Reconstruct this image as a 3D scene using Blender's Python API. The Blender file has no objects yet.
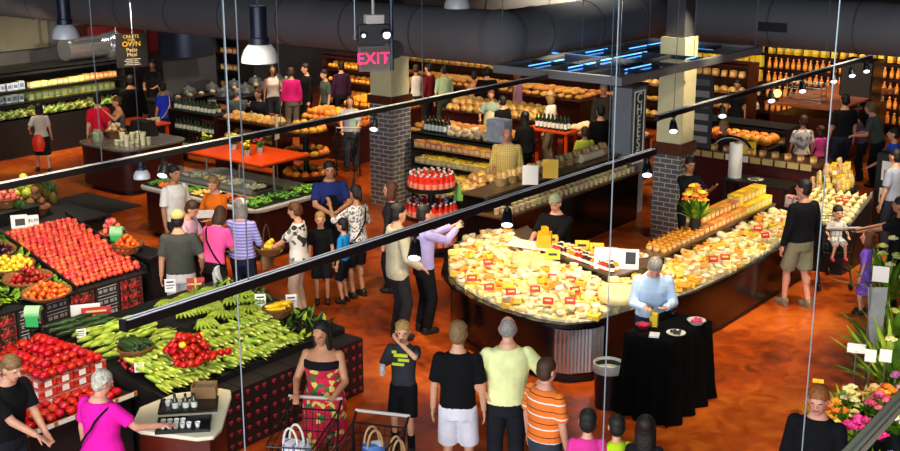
import bpy, math, random
from mathutils import Vector, Matrix
rad = math.radians
rnd = random.Random(11)
SC = bpy.context.scene
COL = SC.collection
# ---------------------------------------------------------------- camera model (eye on the mezzanine)
EYE = 5.7; PITCH = rad(15.2); FPX = 1196.0; HEAD = rad(38)      # X runs along the aisles, Y across them
def ray(px, py):
    a = (px - 450) / FPX; b = -(py - 225.5) / FPX
    f = math.cos(PITCH) + b * math.sin(PITCH); z = -math.sin(PITCH) + b * math.cos(PITCH)
    ch, sh = math.cos(HEAD), math.sin(HEAD)
    return Vector((f * ch + a * sh, f * sh - a * ch, z))
def at(px, py, z=0.0):
    d = ray(px, py); t = (z - EYE) / d.z
    return Vector((d.x * t, d.y * t, z))
def at_y(px, py, y):
    d = ray(px, py); t = y / d.y
    return Vector((d.x * t, y, EYE + d.z * t))
def at_x(px, py, x):
    d = ray(px, py); t = x / d.x
    return Vector((x, d.y * t, EYE + d.z * t))
def on_plane(px, py, p, n):
    d = ray(px, py); p = Vector(p); n = Vector(n); e = Vector((0, 0, EYE))
    return e + d * ((p - e).dot(n) / d.dot(n))
# ---------------------------------------------------------------- materials
def lin(c):
    c = c / 255.0
    return c / 12.92 if c <= 0.04045 else ((c + 0.055) / 1.055) ** 2.4
def rgb(h):
    if isinstance(h, str):
        return (lin(int(h[0:2], 16)), lin(int(h[2:4], 16)), lin(int(h[4:6], 16)), 1)
    return (h[0], h[1], h[2], 1)
MATS = {}
def base_mat(key):
    m = bpy.data.materials.new(key); m.use_nodes = True
    nt = m.node_tree; b = nt.nodes['Principled BSDF']
    return m, nt, b
def mat(key, col=None, rough=0.5, metal=0.0, spec=0.5, var=0.0, hue=0.0, noise=0.0, nscale=8.0, emit=0.0, trans=0.0, alpha=1.0, bump=0.0, col2=None):
    if key in MATS: return MATS[key]
    m, nt, b = base_mat(key); N = nt.nodes; L = nt.links
    b.inputs['Roughness'].default_value = rough; b.inputs['Metallic'].default_value = metal
    b.inputs['Specular IOR Level'].default_value = spec
    c = rgb(col); out = None
    b.inputs['Base Color'].default_value = c
    if noise or col2 is not None or bump:
        tc = N.new('ShaderNodeTexCoord'); nz = N.new('ShaderNodeTexNoise'); nz.inputs['Scale'].default_value = nscale
        nz.inputs['Detail'].default_value = 4
        L.new(tc.outputs['Object'], nz.inputs['Vector'])
        if noise or col2 is not None:
            rp = N.new('ShaderNodeValToRGB')
            c2 = rgb(col2) if col2 is not None else tuple(x * (1 - noise) for x in c[:3]) + (1,)
            rp.color_ramp.elements[0].color = c2; rp.color_ramp.elements[1].color = c
            rp.color_ramp.elements[0].position = 0.35; rp.color_ramp.elements[1].position = 0.62
            L.new(nz.outputs['Fac'], rp.inputs['Fac']); out = rp.outputs['Color']
        if bump:
            bp = N.new('ShaderNodeBump'); bp.inputs['Strength'].default_value = bump; bp.inputs['Distance'].default_value = 0.02
            L.new(nz.outputs['Fac'], bp.inputs['Height']); L.new(bp.outputs['Normal'], b.inputs['Normal'])
    if var or hue:
        oi = N.new('ShaderNodeObjectInfo'); hs = N.new('ShaderNodeHueSaturation')
        mr = N.new('ShaderNodeMapRange'); mr.inputs['To Min'].default_value = 1 - var; mr.inputs['To Max'].default_value = 1 + var
        L.new(oi.outputs['Random'], mr.inputs['Value']); L.new(mr.outputs['Result'], hs.inputs['Value'])
        m2 = N.new('ShaderNodeMath'); m2.operation = 'MULTIPLY'; m2.inputs[1].default_value = 7.31
        m3 = N.new('ShaderNodeMath'); m3.operation = 'FRACT'
        L.new(oi.outputs['Random'], m2.inputs[0]); L.new(m2.outputs[0], m3.inputs[0])
        mh = N.new('ShaderNodeMapRange'); mh.inputs['To Min'].default_value = 0.5 - hue; mh.inputs['To Max'].default_value = 0.5 + hue
        L.new(m3.outputs[0], mh.inputs['Value']); L.new(mh.outputs['Result'], hs.inputs['Hue'])
        if out is not None: L.new(out, hs.inputs['Color'])
        else: hs.inputs['Color'].default_value = c
        out = hs.outputs['Color']
    if out is not None:
        L.new(out, b.inputs['Base Color'])
    if emit:
        b.inputs['Emission Color'].default_value = c; b.inputs['Emission Strength'].default_value = emit
    if trans:
        b.inputs['Transmission Weight'].default_value = trans; b.inputs['IOR'].default_value = 1.3
    if alpha < 1:
        b.inputs['Alpha'].default_value = alpha
    MATS[key] = m
    return m
def pattern(key, kind, cols, scale=10.0, rough=0.85, axis=2, thr=0.5):
    """stripes / check / blotch / palette on object coordinates"""
    if key in MATS: return MATS[key]
    m, nt, b = base_mat(key); N = nt.nodes; L = nt.links
    b.inputs['Roughness'].default_value = rough
    tc = N.new('ShaderNodeTexCoord'); sp = N.new('ShaderNodeSeparateXYZ'); L.new(tc.outputs['Object'], sp.inputs[0])
    rp = N.new('ShaderNodeValToRGB'); rp.color_ramp.interpolation = 'CONSTANT'
    def saw(o, s):
        a = N.new('ShaderNodeMath'); a.operation = 'MULTIPLY'; a.inputs[1].default_value = s; L.new(o, a.inputs[0])
        f = N.new('ShaderNodeMath'); f.operation = 'FRACT'; L.new(a.outputs[0], f.inputs[0]); return f.outputs[0]
    if kind == 'stripes':
        fac = saw(sp.outputs[axis], scale)
    elif kind == 'check':
        a = saw(sp.outputs[0], scale); c = saw(sp.outputs[2], scale)
        mx = N.new('ShaderNodeMath'); mx.operation = 'MINIMUM'; L.new(a, mx.inputs[0]); L.new(c, mx.inputs[1]); fac = mx.outputs[0]
    elif kind == 'blotch':
        nz = N.new('ShaderNodeTexNoise'); nz.inputs['Scale'].default_value = scale; nz.inputs['Detail'].default_value = 1.5
        L.new(tc.outputs['Object'], nz.inputs['Vector']); fac = nz.outputs['Fac']
    else:
        vz = N.new('ShaderNodeTexVoronoi'); vz.inputs['Scale'].default_value = scale
        L.new(tc.outputs['Object'], vz.inputs['Vector']); s2 = N.new('ShaderNodeSeparateColor'); L.new(vz.outputs['Color'], s2.inputs[0]); fac = s2.outputs[0]
    n = len(cols); els = rp.color_ramp.elements
    while len(els) < n: els.new(0.5)
    for i, (p, c) in enumerate(cols): els[i].position = p; els[i].color = rgb(c)
    L.new(fac, rp.inputs['Fac']); L.new(rp.outputs['Color'], b.inputs['Base Color'])
    MATS[key] = m
    return m
# ---------------------------------------------------------------- mesh builder
class MB:
    def __init__(self): self.v = []; self.f = []; self.mi = []; self.cur = 0
    def add(self, vs, fs):
        o = len(self.v); self.v.extend(Vector(p) for p in vs)
        for f in fs: self.f.append(tuple(o + i for i in f)); self.mi.append(self.cur)
        return self
    def m(self, i): self.cur = i; return self
    def box(self, c, s, rz=0.0, tilt=None):
        x, y, z = s[0] / 2, s[1] / 2, s[2] / 2
        M = Matrix.Rotation(rz, 3, 'Z')
        if tilt is not None: M = M @ tilt
        vs = [M @ Vector((a * x, b * y, d * z)) + Vector(c) for a in (-1, 1) for b in (-1, 1) for d in (-1, 1)]
        return self.add(vs, [(0, 1, 3, 2), (4, 6, 7, 5), (0, 4, 5, 1), (2, 3, 7, 6), (0, 2, 6, 4), (1, 5, 7, 3)])
    def b2(self, x0, x1, y0, y1, z0, z1):
        return self.box(((x0 + x1) / 2, (y0 + y1) / 2, (z0 + z1) / 2), (abs(x1 - x0), abs(y1 - y0), abs(z1 - z0)))
    def cone(self, p, q, r0, r1, n=10, cap=True):
        p = Vector(p); q = Vector(q); d = (q - p)
        if d.length < 1e-6: return self
        d.normalize(); a = Vector((1, 0, 0)) if abs(d.x) < 0.8 else Vector((0, 1, 0))
        u = d.cross(a).normalized(); w = d.cross(u)
        vs = []
        for k in range(n):
            t = 2 * math.pi * k / n; e = u * math.cos(t) + w * math.sin(t)
            vs.append(p + e * r0)
        for k in range(n):
            t = 2 * math.pi * k / n; e = u * math.cos(t) + w * math.sin(t)
            vs.append(q + e * r1)
        fs = [(k, n + k, n + (k + 1) % n, (k + 1) % n) for k in range(n)]
        if cap: fs += [tuple(range(n)), tuple(range(2 * n - 1, n - 1, -1))]
        return self.add(vs, fs)
    def sph(self, c, r, n=10, m=7, M=None):
        if not hasattr(r, '__len__'): r = (r, r, r)
        c = Vector(c); vs = []; fs = []
        def T(p):
            p = Vector((p[0] * r[0], p[1] * r[1], p[2] * r[2]))
            return c + (M @ p if M is not None else p)
        vs.append(T((0, 0, -1)))
        for i in range(1, m):
            ph = -math.pi / 2 + math.pi * i / m
            for k in range(n):
                t = 2 * math.pi * k / n
                vs.append(T((math.cos(ph) * math.cos(t), math.cos(ph) * math.sin(t), math.sin(ph))))
        vs.append(T((0, 0, 1))); top = len(vs) - 1
        for k in range(n):
            fs.append((0, 1 + (k + 1) % n, 1 + k))
            for i in range(m - 2):
                a = 1 + i * n
                fs.append((a + k, a + (k + 1) % n, a + n + (k + 1) % n, a + n + k))
            a = 1 + (m - 2) * n
            fs.append((a + k, a + (k + 1) % n, top))
        return self.add(vs, fs)
    def lathe(self, prof, n=14, c=(0, 0, 0), sy=1.0):
        vs = []; fs = []; k = len(prof); c = Vector(c)
        for r, z in prof:
            for j in range(n):
                t = 2 * math.pi * j / n
                vs.append(c + Vector((r * math.cos(t), r * math.sin(t) * sy, z)))
        for i in range(k - 1):
            for j in range(n):
                fs.append((i * n + j, i * n + (j + 1) % n, (i + 1) * n + (j + 1) % n, (i + 1) * n + j))
        if prof[0][0] > 1e-5: fs.append(tuple(range(n - 1, -1, -1)))
        if prof[-1][0] > 1e-5: fs.append(tuple((k - 1) * n + j for j in range(n)))
        return self.add(vs, fs)
    def prism(self, poly, z0, z1, top=None):
        n = len(poly); top = top or poly
        vs = [(p[0], p[1], z0) for p in poly] + [(p[0], p[1], z1) for p in top]
        fs = [tuple(range(n - 1, -1, -1)), tuple(range(n, 2 * n))]
        fs += [(k, (k + 1) % n, n + (k + 1) % n, n + k) for k in range(n)]
        return self.add(vs, fs)
    def tube(self, pts, r, n=6):
        for a, b in zip(pts[:-1], pts[1:]): self.cone(a, b, r, r, n)
        return self
    def strip(self, A, B, th=0.02):
        """sheet between two polylines of equal length, given thickness (downward)"""
        n = len(A); d = Vector((0, 0, th))
        A = [Vector(a) for a in A]; B = [Vector(b) for b in B]
        vs = A + B + [a - d for a in A] + [b - d for b in B]; fs = []
        for i in range(n - 1):
            fs += [(i, i + 1, n + i + 1, n + i), (2 * n + i, 3 * n + i, 3 * n + i + 1, 2 * n + i + 1),
                   (i, 2 * n + i, 2 * n + i + 1, i + 1), (n + i, n + i + 1, 3 * n + i + 1, 3 * n + i)]
        fs += [(0, n, 3 * n, 2 * n), (n - 1, 3 * n - 1, 4 * n - 1, 2 * n - 1)]
        return self.add(vs, fs)
    def loft(self, secs, n=16):
        """closed stack of ellipses (centre, rx, ry[, T])"""
        vs = []; fs = []; k = len(secs)
        for s in secs:
            c, rx, ry = s[0], s[1], s[2]
            for j in range(n):
                t = 2 * math.pi * j / n; p = Vector((c[0] + rx * math.cos(t), c[1] + ry * math.sin(t), c[2]))
                vs.append(s[3](p) if len(s) > 3 else p)
        for i in range(k - 1):
            for j in range(n):
                fs.append((i * n + j, i * n + (j + 1) % n, (i + 1) * n + (j + 1) % n, (i + 1) * n + j))
        fs += [tuple(range(n - 1, -1, -1)), tuple((k - 1) * n + j for j in range(n))]
        return self.add(vs, fs)
    def mesh(self, name, mats=None, sharp=0.7):
        me = bpy.data.meshes.new(name); me.from_pydata([tuple(p) for p in self.v], [], self.f)
        if mats is not None:
            for q in (mats if isinstance(mats, (list, tuple)) else [mats]): me.materials.append(q)
            me.polygons.foreach_set('material_index', self.mi)
        me.polygons.foreach_set('use_smooth', [True] * len(me.polygons))
        me.update(); me.set_sharp_from_angle(angle=sharp)
        return me
    def build(self, name, mats, parent=None, loc=None, rz=0.0, sharp=0.7, bev=0.0):
        o = bpy.data.objects.new(name, self.mesh(name, mats, sharp)); COL.objects.link(o)
        if parent is not None: o.parent = parent
        if loc is not None: o.location = loc
        o.rotation_euler.z = rz
        if bev:
            md = o.modifiers.new('Bevel', 'BEVEL'); md.width = bev; md.segments = 2; md.limit_method = 'ANGLE'
        return o
def tag(o, label, cat, group=None, kind=None):
    o['label'] = label; o['category'] = cat
    if group: o['group'] = group
    if kind: o['kind'] = kind
    return o
def thing(name, label, cat, loc=(0, 0, 0), rz=0.0, group=None):
    o = bpy.data.objects.new(name, None); COL.objects.link(o); o.empty_display_size = 0.1
    o.location = loc; o.rotation_euler.z = rz
    return tag(o, label, cat, group)
def struct(name, mb, mats, label=None, sharp=0.7):
    o = mb.build(name, mats, sharp=sharp); o['kind'] = 'structure'
    if label: o['label'] = label
    return o
class Kind:
    """a kind of countable thing: the first placing builds it, later ones copy it and each of its parts"""
    def __init__(self, name, cat, fn): self.name = name; self.cat = cat; self.fn = fn; self.o = None; self.n = 0
    def put(self, loc, label, group=None, rot=(0, 0, 0), s=1.0):
        if self.o is None:
            self.o = self.fn(); o = self.o; self.ch = [(c, list(c.children)) for c in o.children]
        else:
            o = self.o.copy(); COL.objects.link(o)
            for c, gs in self.ch:
                d = c.copy(); COL.objects.link(d); d.parent = o
                for g in gs:
                    e = g.copy(); COL.objects.link(e); e.parent = d
        self.n += 1
        o.location = loc; o.rotation_euler = rot
        o.scale = s if hasattr(s, '__len__') else (s, s, s)
        o['label'] = label; o['category'] = self.cat
        if group: o['group'] = group
        elif 'group' in o: del o['group']
        return o
def one(name, cat, mb, mats, sharp=0.7):
    return Kind(name, cat, lambda: mb.build(name, mats, sharp=sharp))
ORD = ['first', 'second', 'third', 'fourth', 'fifth', 'sixth', 'seventh', 'eighth', 'ninth', 'tenth', 'eleventh', 'twelfth', 'thirteenth', 'fourteenth', 'fifteenth', 'sixteenth', 'seventeenth', 'eighteenth', 'nineteenth', 'twentieth']
FONT_CACHE = {}
def lettering(name, body, size, mats, parent, M, align='CENTER', extrude=0.003, spacing=1.0, line=1.0):
    cu = bpy.data.curves.new(name, 'FONT'); cu.body = body; cu.size = size; cu.align_x = align; cu.align_y = 'CENTER'
    cu.extrude = extrude; cu.space_character = spacing; cu.space_line = line
    t = bpy.data.objects.new(name + '_tmp', cu); COL.objects.link(t)
    dg = bpy.context.evaluated_depsgraph_get()
    me = bpy.data.meshes.new_from_object(t.evaluated_get(dg)); bpy.data.objects.remove(t)
    me.materials.clear(); me.materials.append(mats); me.transform(M); me.name = name
    o = bpy.data.objects.new(name, me); COL.objects.link(o); o.parent = parent
    return o
# text upright facing -X (towards the camera side) or -Y
FACE_NX = Matrix(((0, 0, -1, 0), (-1, 0, 0, 0), (0, 1, 0, 0), (0, 0, 0, 1)))
FACE_NY = Matrix(((1, 0, 0, 0), (0, 0, -1, 0), (0, 1, 0, 0), (0, 0, 0, 1)))
def T(x, y, z): return Matrix.Translation((x, y, z))
def face_eye(p):
    """rotation matrix: text plane upright, turned to look towards the mezzanine"""
    a = math.atan2(-p[1], -p[0])
    return Matrix.Rotation(a + math.pi / 2, 4, 'Z') @ FACE_NY
# ---------------------------------------------------------------- people
def remesh(mb, voxel, it=3):
    me = bpy.data.meshes.new('tmp'); me.from_pydata([tuple(p) for p in mb.v], [], mb.f); me.update()
    o = bpy.data.objects.new('tmp', me); COL.objects.link(o)
    r = o.modifiers.new('r', 'REMESH'); r.mode = 'VOXEL'; r.voxel_size = voxel; r.use_smooth_shade = True
    if it:
        s = o.modifiers.new('s', 'SMOOTH'); s.factor = 0.5; s.iterations = it
    dg = bpy.context.evaluated_depsgraph_get()
    out = bpy.data.meshes.new_from_object(o.evaluated_get(dg))
    bpy.data.objects.remove(o); bpy.data.meshes.remove(me)
    return out
SKIN = {'light': 'e0a583', 'pink': 'e2a085', 'tan': 'c08560', 'dark': '8a5638'}
HAIR = {'brown': '4a2f1c', 'dark': '17110e', 'blond': 'c79a55', 'grey': '9b958c', 'white': 'd8d2bd', 'ginger': 'a8622c', 'sandy': '8d6c42', 'auburn': '6a3b22'}
def skin_mats(k):
    return [mat('skin_' + k, SKIN[k], 0.55, var=0.06, noise=0.12, nscale=14), mat('eye_iris', '1a1512', 0.2), mat('lips_' + k, 'a8584c', 0.5)]
def cloth(c, var=0.0): return mat('cloth_' + c, c, 0.9, spec=0.2, noise=0.12, nscale=9, bump=0.25)
def ik(S, W, l1, l2, pole):
    d = W - S; L = d.length
    if L > (l1 + l2) * 0.995:
        d = d.normalized() * (l1 + l2) * 0.995; W = S + d; L = d.length
    a = (l1 * l1 - l2 * l2 + L * L) / (2 * L); h = math.sqrt(max(0, l1 * l1 - a * a))
    dn = d.normalized(); p = pole - dn * pole.dot(dn)
    if p.length < 1e-4: p = Vector((0, 0, -1))
    return S + dn * a + p.normalized() * h, W
def person(label, pos, face, h=1.72, sex='m', w=1.0, skin='light', hair=('short', 'brown'), top=('222222', 0.45), bot=('pants', '20242c'), shoe='1a1a1a',
           L=None, R=None, fl=None, fr=None, lean=0.0, head=(0, 0), vox=0.016, hs=1.0, cap=None, strap=None, apron=None, hem=0.86, tmat=None, bmat=None,
           neck=None, z0=0.0, twist=0.0, poleL=None, poleR=None, glasses=False, belly=0.0, cami=None, sock=None):
    s = h / 1.75
    root = thing('person', label, 'person', (pos[0], pos[1], z0), rad(face - 52))
    root.scale = (1, 1, 1)
    fem = sex == 'f'
    lr = rad(lean); tw = Matrix.Rotation(rad(twist), 3, 'Z')
    HP = Vector((0, 0, 0.93)); LM = Matrix.Rotation(-lr, 3, 'X')
    def up(p):
        p = Vector(p); k = min(1, max(0, (p.z - 0.90) / 0.25))
        q = Matrix.Rotation(rad(twist) * k, 3, 'Z') @ p
        return HP + LM @ (q - HP) if p.z > 0.9 else q
    Z = lambda p: p
    # -- joints
    sh = 0.155 if fem else 0.172; hipx = 0.088
    sx = sh * w ** 0.5
    SL = up((-sx, -0.005, 1.395)); SR = up((sx, -0.005, 1.395))
    L = Vector(L) if L else up((-0.245 * w ** 0.7, 0.05, 0.86)); R = Vector(R) if R else up((0.245 * w ** 0.7, 0.05, 0.86))
    EL, WL = ik(SL, L, 0.285, 0.255, Vector(poleL or (-0.5, -0.7, -0.5))); ER, WR = ik(SR, R, 0.285, 0.255, Vector(poleR or (0.5, -0.7, -0.5)))
    fl = Vector(fl) if fl else Vector((-0.1, 0.0, 0.085)); fr = Vector(fr) if fr else Vector((0.1, 0.0, 0.085))
    HL = Vector((-hipx, 0, 0.90)); HR = Vector((hipx, 0, 0.90))
    KL, AL = ik(HL, fl, 0.42, 0.41, Vector((-0.1, 1, 0.05))); KR, AR = ik(HR, fr, 0.42, 0.41, Vector((0.1, 1, 0.05)))
    b = MB(); g = w
    def torso(m, inf, z0_=0.80, z1_=1.52, flare=0.0):
        if fem:
            pr = [(0.82, .150, .105, -.005), (0.92, .168, .118, -.01), (1.0, .150, .105, 0), (1.08, .128, .095, 0), (1.18, .135, .10, .005), (1.28, .150, .118, .018), (1.36, .150, .10, .005), (1.42, .125, .08, -.008), (1.46, .075, .06, -.012), (1.51, .05, .05, -.01)]
        else:
            pr = [(0.82, .150, .105, 0), (0.92, .160, .112, 0), (1.0, .155, .108, 0), (1.08, .152, .106, 0), (1.2, .162, .112, 0), (1.31, .175, .118, .004), (1.38, .17, .104, -.004), (1.43, .135, .085, -.01), (1.47, .08, .065, -.012), (1.52, .056, .056, -.01)]
        secs = []
        for z, rx, ry, yo in pr:
            if z < z0_ - 0.001 or z > z1_ + 0.001: continue
            bl = belly * math.exp(-((z - 1.06) / 0.14) ** 2)
            secs.append(((0, yo + bl * 0.6, z), rx * g + inf + (flare if z < 0.95 else 0), ry * g ** 1.1 + inf + bl * 0.7, up if z > 0.9 else Z))
        m.loft(secs, 18)
    torso(b, 0)
    # neck + head
    nb = up((0, -0.012, 1.47)); 
    HM = LM @ Matrix.Rotation(rad(twist), 3, 'Z') @ Matrix.Rotation(rad(head[0]), 3, 'Z') @ Matrix.Rotation(rad(head[1]) + lr * 0.6, 3, 'X')
    nt = up((0, 0.005, 1.555)); HC = nt + HM @ Vector((0, 0.018, 0.085 * hs))
    b.cone(nb, nt + HM @ Vector((0, 0, 0.03)), 0.055 * (0.85 if fem else 1), 0.05 * (0.85 if fem else 1), 12)
    def hd(m, p, r, n=14, k=10): m.sph(HC + HM @ (Vector(p) * hs), tuple(x * hs for x in r), n, k, HM)
    hd(b, (0, -0.006, 0.012), (0.077, 0.097, 0.103)); hd(b, (0, 0.022, -0.045), (0.060, 0.066, 0.075)); hd(b, (0, 0.055, -0.088), (0.030, 0.028, 0.025), 10, 6)
    b.cone(HC + HM @ (Vector((0, 0.094, 0.012)) * hs), HC + HM @ (Vector((0, 0.114, -0.026)) * hs), 0.009 * hs, 0.014 * hs, 8)
    for e in (-1, 1): hd(b, (e * 0.079, -0.006, -0.008), (0.012, 0.022, 0.034), 8, 6)
    for e in (-1, 1): hd(b, (e * 0.034, 0.078, 0.03), (0.024, 0.014, 0.010), 8, 6)
    hd(b, (0, 0.085, -0.052), (0.024, 0.012, 0.012), 8, 6)
    # arms
    ar = g ** 0.7 * (0.86 if fem else 1.0)
    def arm(m, S, Ee, W, inf=0.0, to=2.0, flare=0.0):
        m.sph(S, 0.052 * ar + inf, 12, 8)
        if to <= 1:
            q = S.lerp(Ee, to); m.cone(S, q, 0.052 * ar + inf, 0.043 * ar + inf + flare, 14); return
        m.cone(S, Ee, 0.050 * ar + inf, 0.039 * ar + inf, 14); m.sph(Ee, 0.040 * ar + inf, 10, 7)
        q = Ee.lerp(W, to - 1); m.cone(Ee, q, 0.040 * ar + inf, 0.028 * ar + inf + flare, 14)
    arm(b, SL, EL, WL); arm(b, SR, ER, WR)
    def hand(Ee, W, sd):
        d = (W - Ee).normalized(); ref = Vector((sd, 0, 0)) if abs(d.z) > 0.6 else Vector((0, 0, 1))
        n = d.cross(ref).normalized(); a = n.cross(d).normalized()      # a: across the palm plane normal, n: width
        if abs(d.z) > 0.6: n, a = Vector((0, 1, 0)) - d * d.y, None; n.normalize(); a = d.cross(n)
        M = Matrix((n, d, a)).transposed()
        b.sph(W + d * 0.045, (0.040, 0.055, 0.017), 10, 8, M)
        cu = a * (-0.018 * sd)
        for k, ln in ((-1.5, .062), (-0.5, .072), (0.5, .076), (1.5, .066)):
            p = W + d * 0.085 + n * (k * 0.019); q = p + d * ln * 0.55 + cu * 0.4; r = q + d * ln * 0.45 + cu * 1.2
            b.cone(p - d * 0.02, q, 0.0095, 0.0085, 7); b.cone(q, r, 0.0088, 0.0072, 7); b.sph(r, 0.0075, 6, 5)
        p = W + d * 0.03 + n * 0.03; q = p + d * 0.035 + n * 0.026 + cu * 0.5; r = q + d * 0.03 + n * 0.006 + cu
        b.cone(p, q, 0.013, 0.0105, 7); b.cone(q, r, 0.0105, 0.008, 7)
    hand(EL, WL, -1); hand(ER, WR, 1)
    # legs
    lg = g ** 0.6
    for Hh, K, A in ((HL, KL, AL), (HR, KR, AR)):
        b.sph(Hh, 0.085 * lg, 12, 8); b.cone(Hh, K, 0.083 * lg, 0.054 * lg, 14); b.sph(K, 0.054 * lg, 10, 7)
        c = K.lerp(A, 0.3) + Vector((0, -0.012, 0)); b.sph(c, (0.05 * lg, 0.056 * lg, 0.11), 10, 8)
        b.cone(K, A, 0.050 * lg, 0.036 * lg, 12); b.sph(A + Vector((0, 0.06, -0.04)), (0.038, 0.115, 0.036), 10, 7); b.sph(A + Vector((0, -0.01, -0.02)), (0.036, 0.045, 0.045), 8, 6)
    me = remesh(b, vox, 3)
    mats = skin_mats(skin)
    for q in mats: me.materials.append(q)
    HI = HM.inverted()
    if vox < 0.02:
        for p in me.polygons:
            c = (HI @ (Vector(p.center) - HC)) / hs
            if c.y > 0.06:
                if abs(c.z - 0.012) < 0.0075 and 0.024 < abs(c.x) < 0.044: p.material_index = 1
                elif abs(c.z + 0.054) < 0.009 and abs(c.x) < 0.026: p.material_index = 2
    S = Matrix.Scale(s, 4)
    def part(name, me, mt):
        if mt is not None: me.materials.clear(); me.materials.append(mt)
        me.transform(S); me.name = name
        me.polygons.foreach_set('use_smooth', [True] * len(me.polygons))
        o = bpy.data.objects.new(name, me); COL.objects.link(o); o.parent = root; return o
    part('body', me, None)
    cv = max(vox, 0.012)
    # -- shirt
    if top is not None:
        m = MB(); inf = 0.016
        z1 = neck if neck else 1.475
        torso(m, inf, hem, z1, 0.004)
        sl = top[1]
        if sl > 0:
            for a in ((SL, EL, WL), (SR, ER, WR)):
                arm(m, *a, inf=0.014, to=(sl * 1.6 if sl <= 0.5 else 1 + (sl - 0.5) * 2 * 0.97), flare=0.012 if sl <= .5 else 0.004)
        part('dress' if bot and bot[0] == 'none' else 'shirt', remesh(m, cv, 2), tmat or cloth(top[0]))
    # -- lower garment
    if bot is not None and bot[0] != 'none':
        k, col = bot; m = MB(); inf = 0.014
        secs = [((0, 0, z), rx * g + inf, ry * g + inf) for z, rx, ry in ((0.80, .145, .105), (0.92, .163, .115), (1.0, .152, .106))]
        m.loft(secs, 18)
        if k in ('skirt', 'dress'):
            kz = 0.45
            m.loft([((0, 0, kz), .21 * g, .17 * g), ((0, 0, 0.7), .19 * g, .15 * g), ((0, 0, 0.92), .17 * g + inf, .12 * g + inf)], 18)
        else:
            for Hh, K, A in ((HL, KL, AL), (HR, KR, AR)):
                m.sph(Hh, 0.085 * lg + inf, 12, 8)
                if k == 'shorts':
                    q = Hh.lerp(K, 0.93); m.cone(Hh, q, 0.085 * lg + inf, 0.075 * lg + inf + 0.012, 16)
                else:
                    m.cone(Hh, K, 0.085 * lg + inf, 0.062 * lg + inf, 16); m.sph(K, 0.062 * lg + inf, 10, 7)
                    q = K.lerp(A, 0.97); m.cone(K, q, 0.062 * lg + inf, 0.052 * lg + inf, 14)
        part({'skirt': 'skirt', 'shorts': 'shorts', 'dress': 'skirt'}.get(k, 'trousers'), remesh(m, cv, 2), bmat or cloth(col))
    # -- shoes
    for A in (AL, AR):
        m = MB(); m.sph(A + Vector((0, 0.058, -0.042)), (0.050, 0.135, 0.048), 12, 8); m.sph(A + Vector((0, -0.012, -0.018)), (0.052, 0.062, 0.066), 12, 8)
        m.box(A + Vector((0, 0.045, -0.078)), (0.075, 0.22, 0.014))
        part('shoe', remesh(m, 0.013, 1), mat('shoe_' + shoe, shoe, 0.5))
    if sock:
        for K, A in ((KL, AL), (KR, AR)): m = MB(); m.cone(K.lerp(A, .55), A + Vector((0, 0, -.03)), .058 * lg, .048 * lg, 14); part('sock', remesh(m, .012, 1), cloth(sock))
    if cami:
        m = MB(); torso(m, .020, 1.27, 1.37); part('camisole', remesh(m, cv, 2), cloth(cami))
    # -- hair
    st, hc = hair
    if st != 'none':
        m = MB()
        if st == 'bald':
            hd(m, (0, -0.03, -0.012), (0.086, 0.080, 0.066)); hd(m, (0.0, -0.046, 0.018), (0.080, 0.068, 0.088))
        else:
            k_ = 0.016 if st in ('long', 'bob') else 0.0
            hd(m, (0, -0.016 - k_, 0.050), (0.088, 0.100, 0.088)); hd(m, (0, -0.042, 0.0), (0.086, 0.074, 0.100))
            if st in ('short',):
                for k in range(14):
                    t = rnd.uniform(0, 6.28); r = rnd.uniform(0.02, 0.075)
                    hd(m, (r * math.cos(t), -0.02 + r * math.sin(t), 0.105 - r * 0.35), (0.02, 0.022, 0.022), 6, 4)
            if st == 'fluffy':
                for k in range(26):
                    t = rnd.uniform(0, 6.28); z = rnd.uniform(-0.06, 0.11); r = 0.08 * math.sqrt(max(0.05, 1 - (z / 0.13) ** 2))
                    if math.sin(t) > 0.2 and z < 0.07: continue
                    hd(m, (r * math.cos(t), -0.02 + r * math.sin(t), z), (0.032, 0.032, 0.032), 6, 4)
            if st in ('long', 'bob'):
                ln = 0.20 if st == 'bob' else 0.36
                hd(m, (0, -0.055, -ln * 0.35), (0.092, 0.055, ln * 0.62)); 
                for e in (-1, 1): hd(m, (e * 0.075, -0.012, -ln * 0.3), (0.028, 0.045, ln * 0.55), 10, 8)
            if st == 'tail':
                hd(m, (0, -0.115, -0.03), (0.03, 0.03, 0.10), 8, 8)
            if st == 'bun': hd(m, (0, -0.10, 0.07), (0.045, 0.045, 0.045), 8, 6)
        part('hair', remesh(m, min(cv, 0.012), 2), mat('hair_' + hc, HAIR[hc], 0.6, noise=0.45, nscale=45, bump=0.5))
    if cap:
        m = MB(); hd(m, (0, -0.012, 0.062), (0.096, 0.108, 0.078)); 
        m.loft([(HC + HM @ Vector((0, 0.10, 0.055)), 0.075, 0.075), (HC + HM @ Vector((0, 0.102, 0.066)), 0.072, 0.072)], 14)
        part('cap', remesh(m, 0.010, 1), cloth(cap))
    if apron:
        m = MB(); secs = [(( 0, 0.012, z), rx * g + .022, ry * g + .022, up if z > .9 else Z) for z, rx, ry in ((.55, .17, .13), (.8, .155, .115), (.92, .165, .118), (1.08, .152, .11), (1.2, .12, .115), (1.3, .10, .115))]
        m.loft(secs, 18); part('apron', remesh(m, cv, 1), cloth(apron))
    if strap:
        m = MB(); pts = []
        for k in range(25):
            t = 2 * math.pi * k / 24
            c = math.cos(t); sn = math.sin(t)
            z = 1.17 + 0.27 * c; rr = (0.20 * g if c < 0.5 else 0.15 * g)
            pts.append(up((strap[1] * rr * 0.85 * c, -0.145 * g ** 1.1 * sn, z)))
        m.tube(pts, 0.014, 6); part('strap', remesh(m, 0.01, 0), cloth(strap[0]))
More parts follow.
